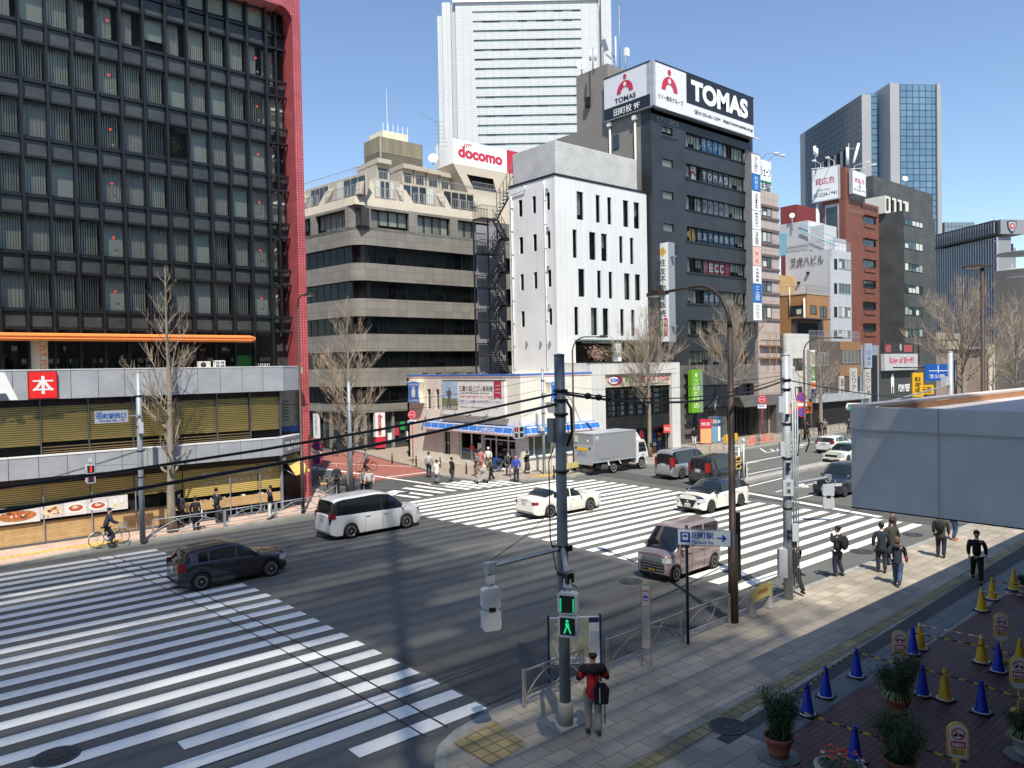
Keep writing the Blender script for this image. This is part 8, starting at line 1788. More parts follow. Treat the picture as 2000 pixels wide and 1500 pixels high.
 if grille=='slim':mb.box((x-.02,-W*.26,lampz[0]-.02),(x+.012,W*.26,lampz[1]-.05),UNDER); mb.box((x-.02,-W*.36,.26),(x+.014,W*.36,.42),UNDER)
 elif grille=='bars':
  mb.box((x-.02,-W*.34,.36),(x+.012,W*.34,.66),UNDER)
  for z in(.42,.52,.62):mb.box((x,-W*.32,z),(x+.025,W*.32,z+.03),CHROME)
  mb.box((x,-W*.30,lampz[0]+.02),(x+.03,W*.30,lampz[1]-.04),CHROME)
 else:mb.plate([(-W*.3,.72),(W*.3,.72),(W*.17,.34),(-W*.17,.34)],0,.03,UNDER,T=Matrix.Translation((x+.02,0,0))@Matrix.Rotation(R(90),4,'Z')); mb.box((x,-W*.40,.24),(x+.014,W*.40,.30),UNDER); mb.cbox((x+.03,0,.62),(.01,.12,.1),CHROME)
 mb.build('grille',t); F1=M@Matrix.Translation((x+.03,0,0))@Matrix.Rotation(R(90),4,'Z'); F2=M@Matrix.Translation((-x-.012,0,0))@Matrix.Rotation(R(-90),4,'Z')
 for F_,z in((F1,.36),(F2,hw+.5)):mb=MB(F_); mb.box((-.17,-.012,z),(.17,0,z+.165),plate); mb.text(random.choice(['23-70','50-14','86-17']),0,z+.065,w=.26,h=.075,m=INK if plate is PLATE else YELLOW,y=-.016,bold=.03); mb.build('number_plate',t)
 mb=MB(F2); mb.box((-W*.40,-.015,.34),(W*.40,0,.37),UNDER); mb.box((-.22,-.02,hw+.69),(.22,0,hw+.72),CHROME); mb.build('bumper_trim',t)
 return t
def g2(*p):return G(*p)
hatch=dict(L=4.0,W=1.70,H=1.46,wb=2.58,belt=[(-2,.62),(-1.98,.80),(-1.9,.96),(-1.2,1.0),(.7,.93),(.95,.90),(1.6,.80),(1.88,.66),(1.98,.52),(2,.45)],roof=[(-1.99,.90),(-1.93,.99),(-1.62,1.34),(-1.3,1.40),(-.2,1.46),(.25,1.40),(1.12,.86)],ws=(.28,1.12),rs=(-1.93,-1.62),sg=((-1.35,-.98),(-.92,-.02),(.05,.78)),seams=(-.95,.0,.85),tailh=(.72,1.02),wr=.30)
car('dark metallic hatchback driving over the front crossing',g2(395,1153),g2(530,1126),'right',pm=paintm('dark_violet_metal',(.028,.024,.032),.3),name='hatchback_car',spokes=7,hw=.15,**hatch)
random.seed(1)
mv=dict(L=4.93,W=1.85,H=1.93,wb=3.05,belt=[(-2.46,.55),(-2.42,.95),(-2.3,1.12),(1.1,1.06),(1.45,1.06),(2.1,.96),(2.36,.80),(2.45,.5)],roof=[(-2.45,1.1),(-2.36,1.25),(-2.24,1.80),(-1.9,1.88),(0,1.93),(.55,1.86),(.9,1.66),(1.66,1.02)],ws=(.62,1.66),rs=(-2.42,-2.24),sg=((-2.15,.15),(.28,.95),(1.0,1.35)),seams=(-.75,.2,1.15),tailh=(1.0,1.22),wr=.34,tumble=.22,blackout=True)
car('white people carrier with dark rear windows crossing towards the far corner',g2(687,1052),g2(795,1032),'right',pm=paintm('pearl_white',(.74,.74,.72)),name='people_carrier',hw=.35,**mv)
sd=dict(L=4.8,W=1.80,H=1.44,wb=2.85,belt=[(-2.4,.55),(-2.37,.80),(-2.3,.98),(-1.7,1.02),(-1.2,.98),(.8,.90),(1.2,.88),(2.0,.76),(2.28,.62),(2.4,.45)],roof=[(-1.75,1.0),(-1.0,1.34),(-.6,1.41),(-.1,1.44),(.2,1.40),(1.1,.88)],ws=(.22,1.1),rs=(-1.72,-.98),sg=((-1.15,-.75),(-.68,-.02),(.05,.75)),seams=(-.9,.0,.95),tailh=(.74,.90),wr=.32)
car('white four door saloon on the middle crossing behind the slate pole',g2(1075,1012),g2(1155,997),'right',pm=paintm('cream_white',(.78,.76,.68)),name='saloon_car',hw=.22,**sd)
lf=dict(hatch); lf.update(L=4.48,W=1.79,wb=2.70,belt=[(-2.24,.6),(-2.2,.9),(-2.0,1.02),(-1.2,1.02),(.8,.94),(1.2,.94),(1.9,.82),(2.12,.68),(2.24,.45)],roof=[(-2.2,.95),(-2.1,1.05),(-1.75,1.40),(-1.4,1.47),(-.1,1.54),(.35,1.47),(1.35,.93)],ws=(.38,1.35),rs=(-2.12,-1.75),sg=((-1.4,-1.0),(-.92,.05),(.12,.95)),seams=(-1.0,.05,1.0),wr=.32,tailh=(.9,1.08))
car('white hatchback with a black roof facing left on the middle crossing',g2(1448,988.6),g2(1391,1002),'left',pm=MATS['cream_white'],roofm=paintm('glossy_navy',(.015,.02,.045)),blackout=True,grille='v',name='hatchback_car',rimm=mat('dark_alloy',(.12,.12,.13),metal=.6,rough=.3),**lf)
kv=dict(L=3.4,W=1.48,H=1.87,wb=2.43,belt=[(-1.7,.6),(-1.67,.95),(-1.62,1.10),(.95,1.05),(1.2,1.03),(1.5,.94),(1.62,.78),(1.7,.45)],roof=[(-1.69,1.05),(-1.66,1.3),(-1.58,1.80),(-1.3,1.86),(.2,1.87),(.55,1.80),(1.32,.98)],ws=(.6,1.32),rs=(-1.68,-1.58),sg=((-1.5,-.55),(-.45,.25),(.33,.95)),seams=(-.5,.29,1.0),tailh=(.9,1.2),wr=.28,tumble=.10,taper=.10)
car('mauve box shaped light van with chrome grille bars facing the camera side',g2(1396,1111),g2(1321.6,1136.6),'left',pm=paintm('mauve_metal',(.33,.25,.25),.35),grille='bars',name='light_van',cat='van',lampz=(.70,.88),plate=UNDER,fo=.45,**kv)
bv=dict(mv); bv.update(L=4.7,W=1.73,H=1.85,wb=2.85,rs=(-2.36,-2.2),roof=[(-2.35,1.0),(-2.3,1.1),(-2.18,1.74),(-1.9,1.82),(0,1.85),(.55,1.8),(.9,1.6),(1.6,1.02)],belt=[(-2.35,.5),(-2.32,.92),(-2.25,1.06),(1.0,1.03),(1.4,1.03),(2.0,.94),(2.25,.8),(2.35,.5)],tailh=(.9,1.5),ws=(.6,1.6))
fb=g2(1452,939); fb2=Vector((fb.x-2.85,fb.y-.02,0)); car('black people carrier seen from behind next to the median',fb2,fb,'right',pm=paintm('glossy_black',(.012,.013,.015)),name='people_carrier',hw=.38,**bv)
sv=dict(bv); sv['H']=2.0; sv['roof']=[(x,z+.14 if z>1.2 else z)for x,z in bv['roof']]; car('silver people carrier in the lane beyond the black one',fb2+Vector((.8,3.35,0)),fb+Vector((.8,3.35,0)),'right',pm=paintm('silver_metal',(.42,.43,.44),.6),name='people_carrier',hw=.38,**sv)
a=g2(1612,887); fr_h=g2(1655,885); A_=Vector((fr_h.x-.1,fr_h.y-1.2,0)); hw2=dict(hatch); hw2['tailh']=(.85,1.12)
P=g2(1622,887); car('white hatchback driving away near the far kerb, half behind the canopy',(P.x+.6,P.y-.3),(P.x+3.2,P.y-.2),'right',pm=MATS['pearl_white'],name='hatchback_car',hw=.28,**hw2)
P=g2(1626,972); car('navy taxi cab waiting at the stop line, half hidden by the canopy',(P.x+3.4,P.y-.4),(P.x+.8,P.y-.4),'left',pm=MATS['glossy_navy'],name='taxi_cab',cat='taxi',roofm=None,tumble=.18,lampz=(.68,.85),L=4.4,W=1.70,H=1.75,wb=2.75,belt=[(-2.2,.6),(-2.15,1.0),(.8,1.02),(1.1,1.0),(1.9,.92),(2.1,.75),(2.2,.5)],roof=[(-2.2,1.0),(-2.0,1.6),(-1.7,1.7),(0,1.75),(.3,1.68),(1.1,1.0)],ws=(.35,1.1),rs=(-2.18,-1.95),sg=((-1.8,-.9),(-.8,0),(.1,.8)),seams=(-.9,.05,.9),blackout=False,wr=.31)
P=g2(1645,912); car('green and white taxi cab behind the navy one',(P.x+4.4,P.y+.3),(P.x+1.7,P.y+.3),'left',pm=MATS['cream_white'],roofm=paintm('taxi_green',(.02,.20,.10)),name='taxi_cab',cat='taxi',**sd)
# box truck
A=g2(1200,924); B=g2(1254.6,915.6); d=Vector((B.x-A.x,B.y-A.y)).normalized(); M=Matrix.Translation((A.x-d.y*.93,A.y+d.x*.93,0))@Matrix.Rotation(math.atan2(d.y,d.x),4,'Z')
t=thing('box_truck','grey box truck with a white cab parked before the drug store','truck',mw=M); TG=mat('truck_grey',(.33,.34,.36),rough=.4,var=.04,metal=.2); bl=-2.15; wbt=(Vector(B[:2])-Vector(A[:2])).length; bf=wbt-.72
mb=MB(M); mb.box((bl,-.95,.92),(bf,.95,2.95),TG)
for z in(.9,2.9):mb.box((bl-.02,-.97,z),(bf+.02,.97,z+.07),FASC)
for x in(bl,bf-.05):mb.box((x-.01,-.97,.97),(x+.06,-.94,2.9),FASC)
for k in range(1,5):mb.box((bl+(bf-bl)*k/5-.008,-.956,.97),(bl+(bf-bl)*k/5+.008,-.951,2.9),FASC)
F_=M@Matrix.Translation((0,-.957,0)); mb.M=F_; mb.disc((bl+.38,-.003,2.62),.14,SIGNWHITE); mb.disc((bl+.38,-.006,2.58),.07,BLUE); mb.disc((bl+.38,-.007,2.68),.035,BLUE); mb.text('ロジスティクス',bl+1.1,1.12,w=1.1,h=.09,m=BLUE,y=-.004); mb.build('cargo_box',t)
mb=MB(M@Matrix.Translation((bl,0,0))@Matrix.Rotation(R(-90),4,'Z')); mb.box((-.88,-.08,.75),(.88,-.01,2.15),FASC); mb.box((-.55,-.1,1.75),(.4,-.081,1.95),YELLOW); mb.box((-.75,-.1,1.85),(-.6,-.081,2.0),UNDER); mb.box((.6,-.1,1.85),(.75,-.081,2.0),UNDER); mb.text('DX-C',-.05,1.5,w=.9,h=.3,m=mat('faded_blue',(.12,.16,.35)),y=-.085); mb.box((-.3,-.09,.95),(.1,-.081,1.05),mat('aqua_label',(.2,.5,.6))); mb.box((-.85,-.05,2.3),(-.55,-.01,2.75),mat('pale_green',(.45,.6,.4))); mb.disc((.45,-.02,2.45),.09,SIGNWHITE); mb.build('tail_lift',t)
mb=MB(M); mb.box((bl+.1,-.4,.62),(bf+1.6,.4,.9),UNDER)
for x in(bl+.4,.9,1.3):mb.box((x,-.85,.45),(x+.35,.85,.85),UNDER)
mb.box((bl,-.85,.42),(bl+.1,.85,.55),UNDER); mb.box((bl-.02,-.8,.6),(bl,-.55,.72),TAILR); mb.box((bl-.02,.55,.6),(bl,.8,.72),TAILR); mb.build('chassis',t)
cx0=bf+.08; cx1=wbt+.72; mb=MB(M); pr=[(cx0,.5),(wbt-.42,.5),(wbt-.38,.75),(wbt-.2,.92),(wbt+.2,.92),(wbt+.38,.75),(wbt+.42,.4),(cx1,.4),(cx1+.02,.95),(cx1-.05,1.30),(cx1-.38,2.10),(cx1-.5,2.2),(cx0,2.2)]
CABW=paintm('cab_white',(.75,.75,.74)); mb.plate(pr,-.90,.90,CABW); mb.plate([(cx0,2.2),(cx1-.55,2.2),(cx0+.35,2.75),(cx0,2.85)],-.7,.7,CABW); mb.box((wbt+.43,-.905,.5),(cx1,-.901,.9),FASC); mb.build('cab',t)
for s in(-1,1):mb=MB(M); mb.plate([(cx0+.3,1.28),(cx1-.18,1.28),(cx1-.42,2.0),(cx0+.3,2.0)],s*.905-.004,s*.905+.004,CG_); mb.build('side_window',t); mb=MB(M); mb.tube([(cx1-.2,s*.9,1.95),(cx1+.1,s*1.08,1.9),(cx1+.1,s*1.08,1.5)],.018,UNDER,5); mb.cbox((cx1+.1,s*1.1,1.7),(.06,.14,.32),UNDER); mb.build('mirror',t)
mb=MB(M); mb.add([(cx1-.03,-.8,1.32),(cx1-.03,.8,1.32),(cx1-.355,.8,2.1),(cx1-.355,-.8,2.1)],[(0,1,2,3)],CG_); mb.build('windscreen',t); mb=MB(M@Matrix.Translation((0,-.91,0))); mb.text('DX-C',cx1-.55,1.05,w=.4,h=.12,m=BLUE,y=0,bold=.03); mb.build('door_lettering',t)
for x,y in((0,-.78),(0,.78),(wbt,-.78),(wbt,.78)):wheel(t,x,y,.37,.24,rim=WHITE,spokes=3,side=-1 if y<0 else 1)
mb=MB(M)
for s in(-.96,):mb.add([(-.75,s,.9),(-.6,s,.9),(-.45,s,.6),(-.6,s,.6)],[(0,1,2,3)],SIGNWHITE); mb.add([(.45,s,.9),(.55,s,.9),(.75,s,.62),(.65,s,.62)],[(0,1,2,3)],SIGNWHITE)
mb.build('wheel_guard',t)
# bicycles
def bicycle(P,rz,label,m,basket=True,kids_=False):
 t=thing('bicycle',label,'bicycle',P,rz); M=NAT[t.name]
 for x in(-.53,.53):
  mb=MB(M@Matrix.Translation((x,0,.33))); mb.tube([(.315*cos(a*pi/12),0,.315*sin(a*pi/12))for a in range(25)],.017,TYRE,6,cap=False); o=mb.build('wheel',t); mb=MB(M@Matrix.Translation((x,0,.33)))
  for a in range(12):mb.tube([(0,0,0),(.3*cos(a*pi/6),0,.3*sin(a*pi/6))],.003,STEEL,3,cap=False)
  mb.build('spoke',o)
 mb=MB(M); r_=.018
 for q in([(-.53,0,.33),(-.08,0,.30),(-.18,0,.80)],[(-.53,0,.33),(-.16,0,.66)],[(-.08,0,.30),(.36,0,.72)],[(-.15,0,.52),(.38,0,.78)],[(.53,0,.33),(.34,0,.90),(.32,0,1.0)]):mb.tube(q,r_,m,6)
 mb.build('frame',t); mb=MB(M); mb.tube([(.20,.26,.98),(.30,.2,1.02),(.32,0,1.0),(.30,-.2,1.02),(.20,-.26,.98)],.012,CHROME,5); mb.build('handlebar',t)
 mb=MB(M); mb.prism([(-.32,-.09),(-.32,.09),(-.08,.03),(-.08,-.03)],.82,.88,BLACK); mb.build('saddle',t)
 mb=MB(M); mb.tube([(-.53+.35*cos(a*pi/10),0,.33+.35*sin(a*pi/10))for a in range(1,10)],.02,m,4); mb.box((-.62,-.07,.7),(-.3,.07,.72),CHROME); mb.build('mudguard',t)
 if basket:
  mb=MB(M)
  for z in(.72,.80,.88,.96):s=.13+.03*(z-.72)/.24; mb.tube([(.42,-s,z),(.72,-s,z),(.72,s,z),(.42,s,z),(.42,-s,z)],.006,GREYM,4)
  for k in range(6):
   for s in(-.14,.14):mb.tube([(.42+.06*k,s,.72),(.42+.06*k,s,.97)],.004,GREYM,3)
  mb.box((.42,-.13,.70),(.72,.13,.72),GREYM); mb.build('basket',t)
 mb=MB(M); mb.lathe([(.09,-.02),(.09,.0),(.001,.0)],GREYM,14,axis='y',T=Matrix.Translation((-.08,-.04,.3))); mb.box((-.12,-.14,.14),(-.02,-.06,.17),BLACK); mb.box((-.14,.06,.44),(-.04,.14,.47),BLACK); mb.build('crank',t); return t
BK1=G(214,1066,PH); bicycle((BK1.x,BK1.y,PH),R(3),'cream city bicycle with a front basket ridden on the far left pavement',mat('cream_enamel',(.62,.60,.50),rough=.3))
BK2=G(716,921); bicycle((BK2.x,BK2.y,0),R(165),'orange-red bicycle ridden over the red paving of the side street',mat('orange_enamel',(.60,.12,.05),rough=.3))
P=G(1482,868,PH); bicycle((P.x,P.y,PH),R(20),'dark bicycle parked behind the far guard rail by the pale pole',BLACK,basket=False)
# ------------------------------------------------------------------ people
SKIN=mat('skin',(.50,.30,.21),rough=.6,var=.04); HAIR=mat('black_hair',(.012,.01,.01),rough=.55,var=.2,scale=30)
CL={}
def cloth(n,c):return mat(n,c,rough=.9,var=.14,scale=9,bump=.15,bscale=18)
for n,c in dict(navy_suit=(.022,.028,.045),black_cloth=(.014,.014,.016),charcoal_cloth=(.045,.045,.05),grey_cloth=(.20,.20,.20),pale_grey_cloth=(.42,.42,.42),white_cloth=(.70,.69,.66),red_cloth=(.42,.018,.02),jean_blue=(.05,.09,.17),khaki_cloth=(.24,.20,.14),olive_cloth=(.05,.048,.038),pink_cloth=(.50,.18,.18),blue_cloth=(.03,.06,.35),brown_cloth=(.08,.055,.045),aqua_cloth=(.10,.50,.48),stone_cloth=(.33,.31,.27)).items():CL[n.split('_')[0]if n!='navy_suit' else 'navy']=cloth(n,c)
CL['pale']=MATS['pale_grey_cloth']; BRH=mat('brown_hair',(.14,.085,.05),rough=.6)
def skin(name,parent,nodes,m,sub=1,M=None):
 "one continuous surface grown round connected joints: key -> (xyz, radius, parent key)"
 keys=list(nodes); ix={k:i for i,k in enumerate(keys)}; I=inv_of(parent)@(M or NAT[parent.name]); me=bpy.data.meshes.new(name)
 me.from_pydata([tuple(I@Vector(nodes[k][0]))for k in keys],[(ix[nodes[k][2]],ix[k])for k in keys if nodes[k][2]],[]); me.materials.append(m)
 o=bpy.data.objects.new(name,me); COL.objects.link(o); o.parent=parent; NAT[o.name]=NAT[parent.name]
 md=o.modifiers.new('skin','SKIN'); md.use_smooth_shade=True; md.branch_smoothing=.6
 if not me.skin_vertices:me.attributes.new('x','FLOAT','POINT');
 for k in keys:
  v=me.skin_vertices[0].data[ix[k]]; r=nodes[k][1]; v.radius=r if isinstance(r,tuple)else(r,r); v.use_root=nodes[k][2]is None
 s=o.modifiers.new('smooth','SUBSURF'); s.levels=s.render_levels=sub; return o
POSES={'stand':(0,0,((.0,.25,1.16),(.06,.25,.90)),((.0,-.25,1.16),(.06,-.25,.90))),'walk':(.26,-.28,((-.12,.26,1.17),(.04,.27,.93)),((.10,-.25,1.16),(.24,-.24,.95))),'phone':(.04,-.06,((.06,.30,1.20),(.14,.14,1.50)),((.0,-.25,1.16),(.06,-.25,.90))),'photo':(.05,-.05,((.20,.22,1.28),(.32,.08,1.52)),((.20,-.22,1.28),(.32,-.08,1.52))),'front':(.03,-.03,((.02,.28,1.17),(.24,.10,1.18)),((.02,-.28,1.17),(.24,-.10,1.20))),'push':(.2,-.2,((.05,.26,1.18),(.34,.22,1.04)),((.05,-.26,1.18),(.34,-.22,1.04)))}
def person(px,py,face,label,top,trou,pose='stand',h=1.72,hair=None,coat=0,skirt=0,shoes=None,z=PH,P=None,rz=None,ride=False,fing=True,bald=False,mask=False,hat=False,collar=None,slim=1.0,hands=True):
 P=P or G(px,py,z); rz=rz if rz is not None else view_az(P)-R(face); t=thing('person',label,'person',(P.x,P.y,P.z),rz); s=h/1.72; M=NAT[t.name]@Matrix.Scale(s,4); lf,rf,aL,aR=POSES[pose]
 top=CL[top]; trou=CL[trou]; HX=0
 hz=.90; lean=0
 if ride:hz=.88; lean=.16
 def leg(y,f):
  if ride:return((.30,y,.62 if f>0 else .55),(.12 if f>0 else .18,y,.30 if f>0 else .16))
  return((f*.5+.05,y,.48),(f-(.06 if f<0 else 0),y,.09+max(0,-f)*.25))
 kL,fL=leg(.10,lf or(.01 if not ride else 1)); kR,fR=leg(-.10,rf or-.01)
 if ride:aL=((.24,.26,1.12),(.50,.26,1.03)); aR=((.24,-.26,1.12),(.50,-.26,1.03))
 X=lambda zz:lean*(zz-.9)/.5 if ride else 0
 b={'p':((0,0,hz),(.07,.06),None),'w':((X(1.05),0,1.08),(.07,.06),'p'),'c':((X(1.3),0,1.30),(.085,.065),'w'),'n':((X(1.45),0,1.46),.06,'c'),'h':((X(1.5)+.015,0,1.56),(.085,.095),'n'),'h2':((X(1.5)+.01,0,1.65),(.095,.105),'h'),'h3':((X(1.5),0,1.72),(.06,.065),'h2'),'no':((X(1.5)+.105,0,1.60),.012,'h')}
 for q,sy,(e,w),k,f in(('L',1,aL,kL,fL),('R',-1,aR,kR,fR)):
  b['s'+q]=((X(1.4),sy*.155*slim,1.39),.035,'c'); b['e'+q]=(e,.03,'s'+q); b['w'+q]=(w,.025,'e'+q); d=(Vector(w)-Vector(e)).normalized(); pm=Vector(w)+d*.06
  b['m'+q]=(tuple(pm),(.032,.018),'w'+q); o1=d.cross(Vector((1,.2,.1))).normalized()
  if fing:
   for i,(u,l)in enumerate(((-.026,.07),(-.009,.08),(.009,.075),(.025,.058))):a_=pm+o1*u+d*.03; b[f'f{q}{i}']=(tuple(a_),.0085,'m'+q); b[f'g{q}{i}']=(tuple(a_+d*l*.7+Vector((.012,0,-.008))),.007,f'f{q}{i}')
   b['t'+q]=(tuple(Vector(w)+d*.03+o1*-.045),.009,'w'+q)
  b['l'+q]=(k,.035,'p'); b['a'+q]=(f,.03,'l'+q); b['o'+q]=((f[0]+.13,f[1],f[2]-.045),.028,'a'+q)
 skin('body',t,b,SKIN,M=M)
 lo=hz-.02 if not coat else hz-coat
 j={'c':((X(1.3),0,1.30),(.20*slim,.15),None),'w':((X(1.05),0,1.07),(.18*slim,.145),'c'),'p':((0,0,hz-.06),(.20*slim,.165),'w'),'n':((X(1.45),0,1.455),(.085,.08),'c')}
 if coat:j['q']=((0,0,lo-.08),(.235*slim,.20),'p')
 for q,sy,(e,w)in(('L',1,aL),('R',-1,aR)):j['s'+q]=((X(1.4),sy*.17*slim,1.385),.095,'c'); j['e'+q]=(e,.072,'s'+q); j['w'+q]=(tuple(Vector(e).lerp(Vector(w),.97)),.055,'e'+q)
 skin('jacket',t,j,top,M=M)
 if skirt:skin('skirt',t,{'p':((0,0,hz+.06),(.17,.14),None),'k':((0,0,.55),(.23,.2),'p'),'a':((0,0,.2),(.28,.24),'k')},trou,M=M)
 else:
  r_={'p':((0,0,hz+.06),(.17,.145),None)}
  for q,k,f in(('L',kL,fL),('R',kR,fR)):r_['u'+q]=((k[0]*.4,f[1]*.95,hz-.14),.12,'p'); r_['k'+q]=(k,.085,'u'+q); r_['a'+q]=((f[0]-.005,f[1],f[2]+.0),.075,'k'+q)
  skin('trousers',t,r_,trou,M=M)
 mb=MB(M)
 for f in(fL,fR):mb.ball((f[0]+.05,f[1],f[2]-.04),.06,shoes or BLACK,10,6,(2.2,.85,.8))
 mb.build('shoes',t); mb=MB(M); hx=X(1.5)
 if not hat:
  if bald:mb.ball((hx-.025,0,1.63),.088,hair or HAIR,12,8,(.92,1.03,.75))
  else:mb.ball((hx-.014,0,1.655),.103,hair or HAIR,12,8,(.98,.95,1.02));
  if hair is BRH:mb.ball((hx-.03,0,1.60),.1,hair,12,8,(.85,1.05,1.1))
  mb.build('hair',t)
 else:mb.ball((hx-.005,0,1.675),.105,CL['navy'],12,8,(1,.95,.75)); mb.box((hx+.06,-.07,1.67),(hx+.18,.07,1.685),CL['navy']); mb.build('cap',t)
 mb=MB(M)
 for sy in(-1,1):mb.ball((hx+.082,sy*.032,1.635),.011,INK,6,4); mb.ball((hx,sy*.088,1.61),.022,SKIN,6,4,(.8,.5,1.3))
 mb.box((hx+.086,-.02,1.548),(hx+.094,.02,1.553),mat('lip',(.35,.12,.10)))
 if mask:mb.ball((hx+.06,0,1.575),.055,WHITE if mask==1 else BLACK,8,6,(.75,1.15,.95))
 mb.build('face',t)
 if collar:mb=MB(M); mb.lathe([(.068,1.43),(.062,1.49),(.055,1.49)],collar,12,T=Matrix.Translation((hx,0,0))); mb.build('collar',t)
 return t,M
def item(t,M,name,fn):mb=MB(M); fn(mb); return mb.build(name,t)
def bagthing(t,M,name,label,cat,fn):th=thing(name,label,cat,tuple((M@Vector((0,0,1))))); mb=MB(M); fn(mb); mb.build('bag',th); return th
SW=MATS['stone_cloth']
rm,M=person(1160,1434,-8,'man in a black and red jacket reading the street map','red','stone','front',1.74,bald=True,coat=.06,slim=1.12)
item(rm,M,'hood',lambda mb:(mb.ball((-.10,0,1.38),.14,CL['black'],12,8,(.65,1.2,.75)),mb.ball((-.02,.17,1.36),.12,CL['black'],10,6,(.95,.85,.85)),mb.ball((-.02,-.17,1.36),.12,CL['black'],10,6,(.95,.85,.85)),mb.tube([(.0,.2,1.36),(.02,.285,1.17),(.24,.11,1.18)],[.08,.068,.055],CL['black'],8),mb.tube([(.0,-.2,1.36),(.02,-.285,1.17),(.24,-.11,1.2)],[.08,.068,.055],CL['black'],8)))
bagthing(rm,M,'shoulder_bag','black shoulder bag with white piping worn by the man in red','bag',lambda mb:(mb.plate([(-.14,.70),(.13,.70),(.16,1.0),(.08,1.1),(-.1,1.1),(-.16,1.0)],-.05,.06,CL['black'],T=Matrix.Translation((-.17,-.14,0))@Matrix.Rotation(R(-90),4,'Z')),mb.tube([(-.235,-.10,.74),(-.235,-.10,1.05)],.008,WHITE,4),mb.tube([(-.17,-.14,1.08),(-.15,.05,1.3),(-.02,.12,1.44)],.014,BLACK,5),mb.tube([(-.2,-.2,.72),(-.2,-.2,.3)],.012,BLACK,4)))
p,M=person(1552,1160,-35,'man in a black jumper and white collar stepping past the pale pole','black','black','walk',1.74,collar=WHITE)
p,M=person(1637,1125,-62,'man in a navy suit and backpack phoning at the kerb','navy','navy','phone',1.77,collar=WHITE)
bagthing(p,M,'backpack','black backpack on the man who is phoning','bag',lambda mb:(mb.ball((-.24,0,1.18),.2,CL['black'],12,8,(.62,.85,1.25)),mb.tube([(-.1,.13,1.42),(-.2,.13,1.3)],.02,BLACK,5)))
person(1722,1118,-8,'broad man in a navy suit seen from behind, waiting to cross','navy','navy','stand',1.78,collar=WHITE,coat=.1)
person(1742,1104,-25,'man in a long olive coat standing behind the woman in the parka','olive','black','stand',1.72,coat=.25)
wn,M=person(1753,1143,8,'woman in a navy hooded parka and jeans walking away','navy','jean','walk',1.62,hair=BRH,coat=.12)
item(wn,M,'hood',lambda mb:mb.ball((-.11,0,1.42),.12,CL['charcoal'],10,6,(.6,1.1,.7))); bagthing(wn,M,'handbag','red and brown handbag on the arm of the woman in the parka','bag',lambda mb:(mb.ball((.0,-.30,.98),.13,mat('wine_leather',(.22,.03,.03)),10,6,(1.1,.4,1)),mb.tube([(-.08,-.3,1.05),(0,-.28,1.25),(.08,-.3,1.05)],.01,BROWN,4)))
person(1744,1080,-70,'man in a dark coat, his head just below the canopy edge','charcoal','black','stand',1.75)
p,M=person(1838,1089,10,'heavy man in a dark coat with a rucksack under the canopy edge','olive','navy','stand',1.75,coat=.12,slim=1.15); bagthing(p,M,'backpack','dark rucksack on the heavy man under the canopy edge','bag',lambda mb:mb.ball((-.22,0,1.2),.18,CL['black'],12,8,(.6,.9,1.2)))
person(1864,1055,75,'person in jeans and brown shoes, cut off by the canopy','black','jean','stand',1.72,shoes=mat('tan_leather',(.35,.13,.06)))
person(1908,1137,176,'man in a dark suit and black mask walking towards the plaza','black','black','walk',1.74,mask=2,collar=WHITE)
Z=lambda x,y:(780+x/5.5556,720+y/5.5556)
person(*Z(322,1165),5,'person in a pale grey hoodie at the kerb by the red post','pale','navy',h=1.7)
person(*Z(408,1248),15,'woman in a white coat taking a photo on the side crossing','white','grey','photo',1.6,coat=.2,z=0)
person(*Z(572,1230),60,'person in a black coat and backpack phoning on the side crossing','black','charcoal','phone',1.68,coat=.3,z=0)
fp,M=person(*Z(835,1170),-150,'man in grey holding a baby outside the convenience store','grey','khaki','front',1.72,mask=1)
item(fp,M,'baby',lambda mb:(mb.ball((.2,0,1.22),.13,CL['navy'],10,8,(.8,.9,1.3)),mb.ball((.22,0,1.42),.075,HAIR,8,6)))
person(*Z(885,1110),30,'person in a pink top behind the man with the baby','pink','pink',h=1.65,coat=.2)
person(*Z(968,1105),-160,'person in white hooded top by the shop door','white','stone',h=1.72,hair=MATS['white_cloth'])
person(*Z(1000,1222),-110,'masked woman with dark hair pushing the front pushchair','brown','black','push',1.6,mask=1,z=0)
person(*Z(1185,1168),175,'man in a grey blazer and white shirt outside the shop','charcoal','grey','walk',1.72,collar=WHITE)
person(*Z(1270,1218),178,'man in a blue top and open dark jacket at the kerb','blue','navy',h=1.7,bald=True)
wk,M=person(*Z(1390,1140),-60,'woman in a long brown skirt by the white tiled wall','black','brown','front',1.62,skirt=1); bagthing(wk,M,'tote_bag','turquoise bag held by the woman in the long skirt','bag',lambda mb:mb.ball((.2,0,1.0),.15,CL['aqua'],10,6,(.5,.9,1.1)))
Z2=lambda x,y:(300+x/5.5556,860+y/5.5556)
person(*Z2(285,945),160,'masked man in a dark suit half behind the ginkgo trunk','charcoal','black','stand',1.75,mask=1,collar=WHITE)
wb_,M=person(*Z2(462,975),5,'woman in a long black coat with a white tote bag','black','black','stand',1.62,coat=.45); bagthing(wb_,M,'tote_bag','white tote bag on the shoulder of the woman in black','bag',lambda mb:(mb.box((-.16,-.33,.72),(.14,-.27,1.02),WHITE),mb.tube([(-.1,-.3,1.0),(-.03,-.25,1.4),(.08,-.3,1.0)],.012,WHITE,4)))
